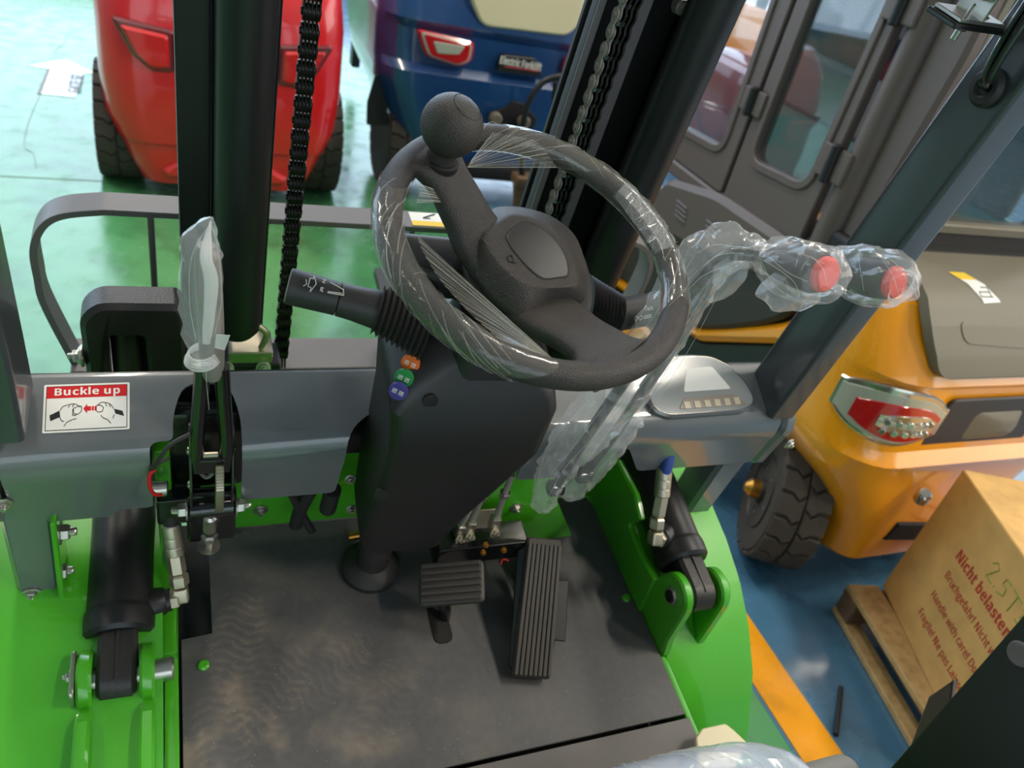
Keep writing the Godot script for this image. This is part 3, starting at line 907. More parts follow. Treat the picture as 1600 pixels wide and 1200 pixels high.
func face_axes() -> Transform3D:   # the flat upper face of the beam: x right, y down along the face
	var down := Vector3(0, -0.037, 0.1).normalized()
	return Transform3D(Basis(Vector3(1, 0, 0), down, Vector3(1, 0, 0).cross(down)), Vector3(0, 1.142, -0.815)) if Vector3(1, 0, 0).cross(down).y > 0 else Transform3D(Basis(Vector3(1, 0, 0), down, -Vector3(1, 0, 0).cross(down)), Vector3(0, 1.142, -0.815))

func sticker_pt(u: float, v: float) -> Vector2:   # sticker fractions to (x, s): corners measured on the beam
	var a := Vector2(-0.5660, 0.0250).lerp(Vector2(-0.4690, 0.0235), u)
	var b := Vector2(-0.5660, 0.0900).lerp(Vector2(-0.4690, 0.0890), u)
	return a.lerp(b, v)

func sticker_shape(pts: Array) -> PackedVector2Array:
	var out := PackedVector2Array()
	for p in pts: out.push_back(sticker_pt(p[0], p[1]))
	return out

func sticker_part(u0: float, v0: float, u1: float, v1: float) -> PackedVector2Array:
	return sticker_shape([[u0, v0], [u1, v0], [u1, v1], [u0, v1]])

func sticker_outline(_e: float) -> PackedVector2Array:
	var q := sticker_part(0, 0, 1, 1)
	return poly_round([q[0], q[1], q[2], q[3]], 0.002)

func print_text(m: M, text: String, at: Vector2, height: float, prof: PackedVector2Array, off: float, wide: float) -> void:
	var f := SystemFont.new()
	f.font_names = PackedStringArray(["Droid Sans"])
	f.font_weight = 700
	var tm := TextMesh.new()
	tm.text = text
	tm.font = f
	tm.font_size = 32
	tm.pixel_size = 1.0 / 23.0
	tm.depth = 0.0
	var a := tm.get_mesh_arrays()
	var cum := PackedFloat32Array([0.0])
	for i in prof.size() - 1: cum.push_back(cum[i] + prof[i].distance_to(prof[i + 1]))
	var v: PackedVector3Array = a[Mesh.ARRAY_VERTEX]
	var idx: PackedInt32Array = a[Mesh.ARRAY_INDEX] if a[Mesh.ARRAY_INDEX] != null else PackedInt32Array(range(v.size()))
	for i in idx.size():
		var p := v[idx[i]]
		var q := sticker_pt(at.x + p.x * height * wide * 0.62, at.y - p.y * height)
		m.t.push_back(M.on(q, prof, cum, off))

func guard(t: Node3D) -> void:
	# front pillars of the overhead guard
	var g := part(t, "guard_pillar", M.new().loft([M.rrect(0.056, 0.092, 0.008, 3, Transform3D(Basis(), Vector3(0.578, 1.10, -0.742))), M.rrect(0.056, 0.085, 0.008, 3, Transform3D(Basis(), Vector3(0.580, 1.9, -0.728))), M.rrect(0.056, 0.085, 0.008, 3, Transform3D(Basis(), Vector3(0.580, 2.4, -0.725)))]), "pillar_grey")
	part(t, "guard_pillar", M.new().loft([M.rrect(0.060, 0.10, 0.008, 3, Transform3D(Basis(), Vector3(-0.606, 1.142, -0.735))), M.rrect(0.056, 0.09, 0.008, 3, Transform3D(Basis(), Vector3(-0.603, 1.22, -0.740))), M.rrect(0.056, 0.085, 0.008, 3, Transform3D(Basis(), Vector3(-0.600, 1.9, -0.75))), M.rrect(0.056, 0.085, 0.008, 3, Transform3D(Basis(), Vector3(-0.600, 2.4, -0.75)))]), "pillar_grey")
	part(t, "guard_roof", M.new().box(Vector3(1.24, 0.05, 0.08), Transform3D(Basis(), Vector3(-0.01, 2.42, -0.74)), 0.01, 2), "pillar_grey")
	for k in 5:
		part(t, "roof_bar", M.new().box(Vector3(0.03, 0.05, 1.3), Transform3D(Basis(), Vector3(-0.56 + 0.275 * k, 2.42, -0.06)), 0.006, 2), "pillar_grey")
	# rubber grommet and the cables that leave it
	var gp := Vector3(0.548, 1.7036, -0.7264)
	var xf := M.axis(gp + Vector3(0.004, 0, 0), Vector3(-1, 0, 0))
	var gr := part(g, "grommet", M.new().lathe(V2([Vector2(0.020, 0.0), Vector2(0.024, 0.002), Vector2(0.0245, 0.006), Vector2(0.020, 0.012), Vector2(0.013, 0.013), Vector2(0.009, 0.008), Vector2(0, 0.006)]), xf, 28), "rubber")
	for k in 2:
		part(g, "cable", M.new().tube(curve([gp + Vector3(-0.003, 0.0, 0.002), gp + Vector3(-0.022, 0.012, 0.004 + 0.008 * k), gp + Vector3(-0.030, 0.07, 0.012 * k), gp + Vector3(-0.024, 0.16, -0.005 + 0.016 * k), gp + Vector3(-0.016, 0.30, 0.0 + 0.016 * k)], 20), 0.0048, 10), "gloss_black")
	# clamp bracket near the top of the pillar
	var b := Vector3(0.535, 1.7702, -0.7778)
	var br := part(g, "clamp_bracket", M.new().box(Vector3(0.075, 0.005, 0.05), Transform3D(Basis(Vector3(0, 0, 1), 0.05), b + Vector3(-0.03, -0.004, 0)), 0.001, 1).box(Vector3(0.004, 0.05, 0.05), Transform3D(Basis(), b + Vector3(-0.032, 0.022, 0)), 0.001, 1), "zinc")
	part(g, "clamp_base", M.new().box(Vector3(0.085, 0.007, 0.055), Transform3D(Basis(Vector3(0, 0, 1), 0.05), b + Vector3(-0.032, -0.0105, 0)), 0.002, 1), "gloss_black")
	part(g, "clamp_screw", M.new().cyl(b + Vector3(-0.032, -0.036, 0), b + Vector3(-0.032, 0.01, 0), 0.0042, 12).bolt(b + Vector3(-0.032, -0.014, 0), Vector3(0, -1, 0), 0.008, 0.008).bolt(b + Vector3(-0.014, 0.0, 0), Vector3(0, 1, 0), 0.008, 0.008), "zinc")
	part(g, "clamp_cap", M.new().cyl(b + Vector3(-0.058, 0.03, 0.0), b + Vector3(-0.036, 0.03, 0.0), 0.015, 18, 0.003), "zinc")


func mast(t: Node3D) -> void:
	var top := 2.35
	# left rail, lift cylinder and inner rail
	part(t, "mast_rail", M.new().box(Vector3(0.046, 1.75, 0.09), Transform3D(Basis(), Vector3(-0.382, 1.475, -1.13)), 0.004, 2).box(Vector3(0.03, 1.75, 0.016), Transform3D(Basis(), Vector3(-0.352, 1.475, -1.165)), 0.003, 1), "mast_black")
	part(t, "mast_rail", M.new().box(Vector3(0.016, 1.75, 0.10), Transform3D(Basis(), Vector3(-0.277, 1.475, -1.16)), 0.003, 2), "mast_black")
	var lc := Vector3(-0.3185, 0.985, -1.05)
	part(t, "lift_cylinder", M.new().lathe(V2([Vector2(0.012, -0.004), Vector2(0.030, 0.0), Vector2(0.0385, 0.014), Vector2(0.0385, 1.35)]), Transform3D(Basis(), lc), 44), "mast_black")
	# right mast: two channel rails and the cylinder
	part(t, "mast_rail", M.new().box(Vector3(0.012, 1.75, 0.022), Transform3D(Basis(), Vector3(0.180, 1.475, -1.108)), 0.003, 2).box(Vector3(0.07, 1.75, 0.014), Transform3D(Basis(), Vector3(0.215, 1.475, -1.15)), 0.003, 1), "rail_black")
	part(t, "rail_edge", M.new().box(Vector3(0.0115, 1.75, 0.004), Transform3D(Basis(), Vector3(0.180, 1.475, -1.096)), 0.001, 1), "frame_grey", "worn bare edge of the mast rail")
	part(t, "mast_rail", M.new().box(Vector3(0.024, 1.75, 0.11), Transform3D(Basis(), Vector3(0.250, 1.475, -1.155)), 0.003, 2).box(Vector3(0.05, 1.75, 0.014), Transform3D(Basis(), Vector3(0.285, 1.475, -1.205)), 0.003, 1), "rail_black")
	part(t, "rail_edge", M.new().box(Vector3(0.022, 1.75, 0.006), Transform3D(Basis(), Vector3(0.251, 1.475, -1.098)), 0.002, 2), "frame_grey", "worn bare edge of the mast rail")
	part(t, "mast_rail", M.new().box(Vector3(0.10, 1.75, 0.02), Transform3D(Basis(), Vector3(0.33, 1.475, -1.21)), 0.004, 2).box(Vector3(0.03, 1.75, 0.10), Transform3D(Basis(), Vector3(0.395, 1.475, -1.16)), 0.004, 2), "mast_black")
	part(t, "lift_cylinder", M.new().lathe(V2([Vector2(0.012, -0.004), Vector2(0.030, 0.0), Vector2(0.040, 0.014), Vector2(0.040, 1.45)]), Transform3D(Basis(), Vector3(0.335, 0.90, -1.05)), 44), "mast_black")
	part(t, "mast_crosshead", M.new().box(Vector3(0.86, 0.09, 0.06), Transform3D(Basis(), Vector3(0.005, 2.38, -1.14)), 0.01, 2), "mast_black")
	part(t, "mast_foot", M.new().box(Vector3(0.86, 0.10, 0.12), Transform3D(Basis(), Vector3(0.005, 0.62, -1.16)), 0.01, 2), "mast_black")
	# small hose clamp fitting high on the right rail
	var hp := Vector3(0.3105, 1.6164, -1.1)
	part(t, "hose_clamp", M.new().cyl(hp + Vector3(-0.008, 0, 0), hp + Vector3(0.008, 0, 0), 0.013, 16, 0.002).bolt(hp + Vector3(0.0, 0, 0.010), Vector3(0, 0, 1), 0.008, 0.008), "chain_steel")
	part(t, "clamp_wire", M.new().tube(curve([hp + Vector3(0.008, -0.004, 0.004), hp + Vector3(0.022, -0.012, 0.006), hp + Vector3(0.022, -0.05, 0.004)], 10), 0.0016, 8), "zinc")
	# lift chains. Left: a leaf chain seen on its plate edges; right: the same chain seen on its side
	var ch := Node3D.new()
	ch.name = "lift_chain"
	t.add_child(ch, true)
	leaf_chain(ch, Vector3(-0.2345, 0.86, -1.095), 1.45, 0.0265)
	var ch2 := Node3D.new()
	ch2.name = "lift_chain"
	t.add_child(ch2, true)
	roller_chain(ch2, Vector3(0.207, 0.86, -1.080), 1.45, 0.0262)
	# chain anchor and bracket at the foot of the left cylinder
	part(t, "chain_anchor", M.new().box(Vector3(0.115, 0.03, 0.06), Transform3D(Basis(), Vector3(-0.300, 0.905, -1.06)), 0.003, 1), "mast_black")
	part(t, "bracket_plate", M.new().box(Vector3(0.075, 0.010, 0.06), Transform3D(Basis(), Vector3(-0.295, 0.945, -1.06)), 0.002, 1).box(Vector3(0.075, 0.02, 0.008), Transform3D(Basis(), Vector3(-0.295, 0.932, -1.035)), 0.002, 1), "brushed_zinc")
	for k in 2:
		part(t, "anchor_bolt", M.new().bolt(Vector3(-0.335 + 0.062 * k, 0.915, -1.026), Vector3(0, 0.6, 1), 0.009, 0.007), "zinc")
	part(t, "breather_pipe", M.new().tube(curve([Vector3(-0.277, 0.952, -1.04), Vector3(-0.270, 0.985, -1.04), Vector3(-0.285, 1.005, -1.04)], 10), 0.006, 10), "brushed_zinc")
	# carriage: the top bar, the load backrest, the left bracket with its side cylinder
	part(t, "carriage_bar", M.new().box(Vector3(1.14, 0.10, 0.05), Transform3D(Basis(), Vector3(-0.04, 0.66, -1.285)), 0.004, 2).box(Vector3(1.14, 0.012, 0.10), Transform3D(Basis(), Vector3(-0.04, 0.71, -1.27)), 0.003, 1), "frame_grey")
	var z := -1.27
	var path := curve([Vector3(-0.60, 0.70, z), Vector3(-0.636, 0.86, z), Vector3(-0.640, 0.93, z), Vector3(-0.636, 1.00, z), Vector3(-0.605, 1.055, z), Vector3(-0.54, 1.075, z), Vector3(-0.45, 1.078, z), Vector3(0.0, 1.078, z), Vector3(0.42, 1.078, z), Vector3(0.50, 1.075, z), Vector3(0.565, 1.055, z), Vector3(0.60, 1.0, z), Vector3(0.605, 0.93, z), Vector3(0.60, 0.86, z), Vector3(0.57, 0.70, z)], 100)
	var rings := []
	for i in path.size():
		var d := (path[mini(i + 1, path.size() - 1)] - path[maxi(i - 1, 0)]).normalized()
		var n := Vector3(0, 0, 1).cross(d).normalized()
		var r := PackedVector3Array()
		for q in [[-0.005, -0.0275], [-0.006, -0.0265], [-0.006, 0.0265], [-0.005, 0.0275], [0.005, 0.0275], [0.006, 0.0265], [0.006, -0.0265], [0.005, -0.0275]]:
			r.push_back(path[i] + n * q[0] + Vector3(0, 0, q[1]))
		rings.append(r)
	var lb := part(t, "load_backrest", M.new().loft(rings), "frame_grey")
	for x in [-0.452, -0.215, 0.02, 0.255, 0.48]:
		part(lb, "backrest_bar", M.new().box(Vector3(0.010, 0.38, 0.045), Transform3D(Basis(), Vector3(x, 0.885, z)), 0.002, 1), "frame_grey")
		part(lb, "weld_bead", M.new().tube(V([Vector3(x - 0.006, 0.716, z + 0.024), Vector3(x - 0.008, 0.724, z + 0.026), Vector3(x - 0.006, 0.745, z + 0.024)]), 0.006, 8), "frame_grey")
	var sk := Transform3D(Basis(Vector3(1, 0, 0), Vector3(0, 0, -1), Vector3(0, 1, 0)), Vector3(0.055, 1.0845, z))
	var ws := part(lb, "warning_sticker", M.new().box(Vector3(0.075, 0.046, 0.0008), sk, 0.0002, 1), "sticker_white", "white and yellow warning sticker")
	part(ws, "yellow_band", M.new().box(Vector3(0.075, 0.016, 0.0006), sk.translated_local(Vector3(0, -0.015, 0.0006)), 0.0002, 1), "sticker_yellow")
	part(ws, "pictogram", M.new().box(Vector3(0.030, 0.005, 0.0004), sk.translated_local(Vector3(0.004, 0.012, 0.0006)).rotated_local(Vector3(0, 0, 1), 0.5), 0.0001, 1).box(Vector3(0.016, 0.004, 0.0004), sk.translated_local(Vector3(-0.004, 0.003, 0.0006)), 0.0001, 1), "sticker_black")
	var bx := M.new()
	bx.extrude(poly_round([Vector3(-0.545, 0.84, 0.004), Vector3(-0.545, 1.075, 0.03), Vector3(-0.520, 1.105, 0.018), Vector3(-0.408, 1.105, 0.012), Vector3(-0.400, 1.085, 0.01), Vector3(-0.400, 0.84, 0.004), Vector3(-0.455, 0.84, 0.004), Vector3(-0.458, 1.040, 0.012), Vector3(-0.510, 1.040, 0.012), Vector3(-0.516, 0.84, 0.004)], 0.01), 0.055, Transform3D(Basis(), Vector3(0, 0, -0.998)), 0.008)
	part(t, "mast_bracket", bx, "cast_black")
	part(t, "bracket_back", M.new().box(Vector3(0.07, 0.24, 0.02), Transform3D(Basis(), Vector3(-0.44, 0.93, -1.045)), 0.006, 2), "dark_green")
	part(t, "tilt_anchor", M.new().cyl(Vector3(-0.486, 1.05, -1.01), Vector3(-0.486, 0.80, -0.985), 0.024, 28, 0.004), "cast_black")
	part(t, "bracket_bolt", M.new().bolt(Vector3(-0.552, 0.99, -0.985), Vector3(-1, 0, 0), 0.010, 0.010).cyl(Vector3(-0.546, 0.99, -0.985), Vector3(-0.552, 0.99, -0.985), 0.018, 14), "zinc")
	# forks, low in front of the carriage
	for s in [-0.33, 0.30]:
		part(t, "fork", M.new().box(Vector3(0.10, 0.5, 0.04), Transform3D(Basis(), Vector3(s, 0.42, -1.33)), 0.006, 2).box(Vector3(0.10, 0.04, 0.95), Transform3D(Basis(), Vector3(s, 0.16, -1.80)), 0.006, 2), "mast_black")

func plate_shape(pitch: float, w: float, waist: float) -> PackedVector2Array:   # a figure-eight chain plate, pins on the y axis
	var out := PackedVector2Array()
	for k in 11:
		var a := -0.25 + (PI + 0.5) * k / 10
		out.push_back(Vector2(cos(a) * w, pitch / 2 + sin(a) * w))
	out.push_back(Vector2(-waist, 0))
	for k in 11:
		var a := PI - 0.25 + (PI + 0.5) * k / 10
		out.push_back(Vector2(cos(a) * w, -pitch / 2 + sin(a) * w))
	out.push_back(Vector2(waist, 0))
	return out

func leaf_chain(ch: Node3D, foot: Vector3, length: float, pitch: float) -> void:
	# plates stand in planes x = const, so that the driver sees their edges
	var p := plate_shape(pitch, 0.0115, 0.0085)
	var plate := M.new()
	var odd := M.new()
	for k in 5: plate.extrude(p, 0.0030, sidewise((k - 2) * 0.0052), 0.0008)
	for k in 4: odd.extrude(p, 0.0030, sidewise((k - 1.5) * 0.0052), 0.0008)
	odd.cyl(Vector3(-0.0135, pitch / 2, 0), Vector3(0.0135, pitch / 2, 0), 0.0056, 10, 0.001)
	plate.cyl(Vector3(-0.0135, pitch / 2, 0), Vector3(0.0135, pitch / 2, 0), 0.0056, 10, 0.001)
	var ma := plate.mesh()
	var mb := odd.mesh()
	var n := int(length / pitch)
	for i in n:
		inst(ch, "chain_link", ma if i % 2 else mb, "chain_black", Transform3D(Basis(), foot + Vector3(0, pitch * (i + 0.5), 0)))

func roller_chain(ch: Node3D, foot: Vector3, length: float, pitch: float) -> void:
	var p := plate_shape(pitch, 0.0105, 0.0062)
	var a := M.new()
	a.extrude(p, 0.0032, sidewise(-0.008), 0.0007)
	var pins := M.new()
	for e in [-0.5, 0.5]:
		a.cyl(Vector3(-0.0115, pitch * e, 0), Vector3(-0.0085, pitch * e, 0), 0.0046, 12, 0.0008)
	var b := M.new()
	b.extrude(p, 0.0032, sidewise(-0.0038), 0.0007)
	var ma := a.mesh()
	var mb := b.mesh()
	var rear := M.new()
	for k in 3: rear.extrude(p, 0.0040, sidewise(0.004 + k * 0.0088), 0.0008)
	rear.cyl(Vector3(-0.005, pitch / 2, 0), Vector3(0.025, pitch / 2, 0), 0.0055, 10, 0.001)
	var mr := rear.mesh()
	for i in int(length / pitch):
		var xf := Transform3D(Basis(), foot + Vector3(0, pitch * (i + 0.5), 0))
		var l := inst(ch, "chain_link", ma if i % 2 else mb, "chain_steel", xf)
		inst(l, "inner_plates", mr, "chain_black", xf)


func steering(t: Node3D) -> void:
	var w := Node3D.new()
	w.name = "steering_wheel"
	t.add_child(w, true)
	w.set_meta("label", "black grained steering wheel with spinner knob")
	var n := 96
	var pts := PackedVector3Array()
	for i in n:
		var a := TAU * i / n
		pts.push_back(wp(cos(a) * 0.175, sin(a) * 0.175))
	part(w, "rim", M.new().tube(pts, 0.0158, 24, true), "leather")
	# the two spokes sweep down from the rim to the hub
	spoke(w, [[Vector2(-0.116, 0.124), 0.050, 0.004, 0.014], [Vector2(-0.103, 0.112), 0.036, 0.002, 0.014], [Vector2(-0.088, 0.094), 0.030, -0.008, 0.015], [Vector2(-0.068, 0.066), 0.0325, -0.026, 0.016], [Vector2(-0.046, 0.036), 0.040, -0.044, 0.016], [Vector2(-0.02, 0.01), 0.044, -0.058, 0.014]])
	spoke(w, [[Vector2(0.058, -0.160), 0.054, 0.000, 0.013], [Vector2(0.052, -0.150), 0.054, -0.004, 0.014], [Vector2(0.045, -0.128), 0.040, -0.014, 0.015], [Vector2(0.036, -0.100), 0.037, -0.030, 0.015], [Vector2(0.022, -0.066), 0.042, -0.047, 0.015], [Vector2(0.008, -0.035), 0.044, -0.060, 0.014]])
	# hub bowl and the cover above it
	var hub := [Vector3(-0.0942, 1.4248, -0.7195), Vector3(-0.0574, 1.4342, -0.7734), Vector3(-0.0046, 1.4364, -0.7954), Vector3(0.0532, 1.4298, -0.7767), Vector3(0.0721, 1.4175, -0.7211), Vector3(0.0615, 1.4032, -0.6499), Vector3(0.0269, 1.3966, -0.6104), Vector3(-0.0265, 1.3958, -0.5946), Vector3(-0.0672, 1.4019, -0.6147), Vector3(-0.0969, 1.4121, -0.6578)]
	var lo := []
	var cen := Vector3()
	for p in hub: cen += p / hub.size()
	var zax := WF.basis.z
	for p in hub: lo.append(cen + (p - cen) * 0.62 - zax * 0.05)
	part(w, "hub_bowl", M.new().loft([ring(lo, 60), ring(hub.map(func(p): return cen + (p - cen) * 0.93 - zax * 0.02), 60), ring(hub, 60), ring(hub.map(func(p): return cen + (p - cen) * 0.90 + zax * 0.003), 60)]), "leather")
	var edge := [Vector3(-0.0894, 1.4347, -0.7191), Vector3(-0.054, 1.442, -0.7626), Vector3(-0.027, 1.4433, -0.7745), Vector3(0.0254, 1.4399, -0.7696), Vector3(0.0565, 1.4324, -0.7403), Vector3(0.0589, 1.4227, -0.6941), Vector3(0.0502, 1.4162, -0.6607), Vector3(0.0378, 1.4114, -0.635), Vector3(-0.0064, 1.4114, -0.6249), Vector3(-0.0297, 1.4099, -0.6127), Vector3(-0.0505, 1.4098, -0.6072), Vector3(-0.0763, 1.4159, -0.6314), Vector3(-0.0924, 1.4236, -0.6647), Vector3(-0.0951, 1.4294, -0.6925)]
	var top := [Vector3(-0.0817, 1.4598, -0.6942), Vector3(-0.0582, 1.4639, -0.7192), Vector3(-0.0349, 1.4658, -0.7332), Vector3(0.0015, 1.4625, -0.7257), Vector3(0.0216, 1.4567, -0.7019), Vector3(0.0269, 1.4493, -0.6671), Vector3(0.0241, 1.4446, -0.6441), Vector3(0.0154, 1.442, -0.6295), Vector3(-0.0185, 1.4425, -0.6242), Vector3(-0.0333, 1.4429, -0.6231), Vector3(-0.047, 1.4441, -0.6257), Vector3(-0.0677, 1.4488, -0.6437), Vector3(-0.0803, 1.454, -0.6663), Vector3(-0.0844, 1.4576, -0.6826)]
	var ec := Vector3()
	for p in edge: ec += p / edge.size()
	var tc := Vector3()
	for p in top: tc += p / top.size()
	var under := edge.map(func(p): return ec + (p - ec) * 0.97 - zax * 0.006)
	var edge2 := edge.map(func(p): return p + zax * 0.006)
	var shoulder := []
	for i in top.size(): shoulder.append((edge[i] as Vector3).lerp(top[i], 0.72) + zax * 0.002)
	var top2 := top.map(func(p): return tc + (p - tc) * 0.93 + zax * 0.0012)
	var mm := M.new().loft([ring(under, 84), ring(edge, 84), ring(edge2, 84), ring(shoulder, 84), ring(top, 84), ring(top2, 84)])
	mm.angle = 50.0
	var hc := part(w, "hub_cover", mm, "leather")
	var logo := [Vector3(-0.0527, 1.4612, -0.6972), Vector3(-0.0387, 1.4633, -0.7106), Vector3(-0.0222, 1.4644, -0.7195), Vector3(-0.0048, 1.462, -0.7116), Vector3(0.0092, 1.4578, -0.6944), Vector3(0.0155, 1.4522, -0.6688), Vector3(0.0108, 1.4474, -0.6447), Vector3(-0.0032, 1.447, -0.6398), Vector3(-0.0239, 1.4473, -0.6363), Vector3(-0.0369, 1.4503, -0.648), Vector3(-0.048, 1.4548, -0.6674), Vector3(-0.0533, 1.458, -0.6819)]
	var lcen := Vector3()
	for p in logo: lcen += p / logo.size()
	part(hc, "badge_groove", M.new().loft([logo.map(func(p): return lcen + (p - lcen) * 1.035 - zax * 0.004), logo.map(func(p): return lcen + (p - lcen) * 1.035 - zax * 0.0001)].map(func(r): return ring(r, 48))), "hole_black")
	part(hc, "badge", M.new().loft([logo.map(func(p): return p - zax * 0.004), logo, logo.map(func(p): return lcen + (p - lcen) * 0.97 + zax * 0.0006)].map(func(r): return ring(r, 48))), "smooth_black", "smooth blank badge")
	# horn mark beside the badge
	var h0 := Vector3(-0.0585, 1.4533, -0.6604)
	var hm := M.new()
	for s in [[Vector2(-4, -5), Vector2(-4, 5)], [Vector2(-4, 5), Vector2(5, 9)], [Vector2(5, 9), Vector2(5, -7)], [Vector2(5, -7), Vector2(-4, -5)], [Vector2(5, -7), Vector2(9, -6)]]:
		hm.tube(V([h0 + WF.basis * Vector3(s[0].x * 0.0007, s[0].y * 0.0007, 0.0002), h0 + WF.basis * Vector3(s[1].x * 0.0007, s[1].y * 0.0007, 0.0002)]), 0.0005, 6)
	part(hc, "horn_mark", hm, "hole_black")
	# dark gap under the front of the cover with a screw in it
	part(w, "cover_gap", M.new().tube(curve([Vector3(-0.0294, 1.4114, -0.61), Vector3(-0.0112, 1.4158, -0.6153), Vector3(0.0115, 1.4159, -0.6212), Vector3(0.0277, 1.4158, -0.624)], 12), PackedFloat32Array([0.003, 0.0045, 0.005, 0.005, 0.005, 0.005, 0.005, 0.005, 0.005, 0.005, 0.005, 0.004]), 10), "hole_black")
	part(w, "cover_screw", M.new().cyl(Vector3(0.0109, 1.4183, -0.6128), Vector3(0.0132, 1.4197, -0.6202), 0.003, 10), "chain_steel")
	# spinner knob
	var kp := Vector3(-0.1286, 1.509, -0.7633)
	var kc := Vector3(-0.1269, 1.5568, -0.7577)
	var prof := PackedVector2Array([Vector2(0.017, 0.0), Vector2(0.0165, 0.012), Vector2(0.0180, 0.018)])
	for k in 15:
		var a := -1.0 + (PI / 2 + 1.0) * k / 14
		prof.push_back(Vector2(0.0345 * cos(a), 0.048 + 0.0345 * sin(a)))
	var kx := M.axis(kp, kc - kp, WF.basis.x)
	var kn := part(w, "spinner_knob", M.new().lathe(prof, kx, 40), "leather")
	part(kn, "collar", M.new().lathe(V2([Vector2(0.0215, -0.006), Vector2(0.0215, 0.003), Vector2(0.019, 0.005)]), kx, 30), "hole_black")
	var gr := PackedVector3Array()
	for k in 40:
		var a := TAU * k / 40
		var d := Basis(Vector3(0.35, 0, 0.93).normalized(), 0.0) * Vector3(0.0172 * cos(a), 0.0298, 0.0172 * sin(a))
		gr.push_back(kx * (Vector3(0, 0.048, 0) + Basis(Vector3(0, 0, 1), -0.30) * Basis(Vector3(1, 0, 0), 0.15) * d))
	part(kn, "cap_seam", M.new().tube(gr, 0.0005, 6, true), "hole_black")

func spoke(w: Node3D, secs: Array) -> void:   # sections: centre in the wheel plane, half width, height, half thickness
	var rings := []
	var cs := []
	for s in secs: cs.append(wp(s[0].x, s[0].y, s[2]))
	var n := 22
	var path := curve(cs, n)
	for i in n:
		var d := (path[mini(i + 1, n - 1)] - path[maxi(i - 1, 0)]).normalized()
		var side := d.cross(WF.basis.z).normalized()
		var up := side.cross(d).normalized()
		var f := float(i) / (n - 1) * (secs.size() - 1)
		var k := mini(int(f), secs.size() - 2)
		var hw: float = lerpf(secs[k][1], secs[k + 1][1], smoothstep(0, 1, f - k))
		var ht: float = lerpf(secs[k][3], secs[k + 1][3], f - k)
		var r := PackedVector3Array()
		for q in 28:   # flat below, raised shoulders and a ridge above
			var a := TAU * q / 28
			var cx := signf(cos(a)) * pow(absf(cos(a)), 0.62)
			var cy := signf(sin(a)) * pow(absf(sin(a)), 0.75)
			r.push_back(path[i] + side * hw * cx + up * ht * cy)
		rings.append(r)
	part(w, "spoke", M.new().loft(rings), "leather")

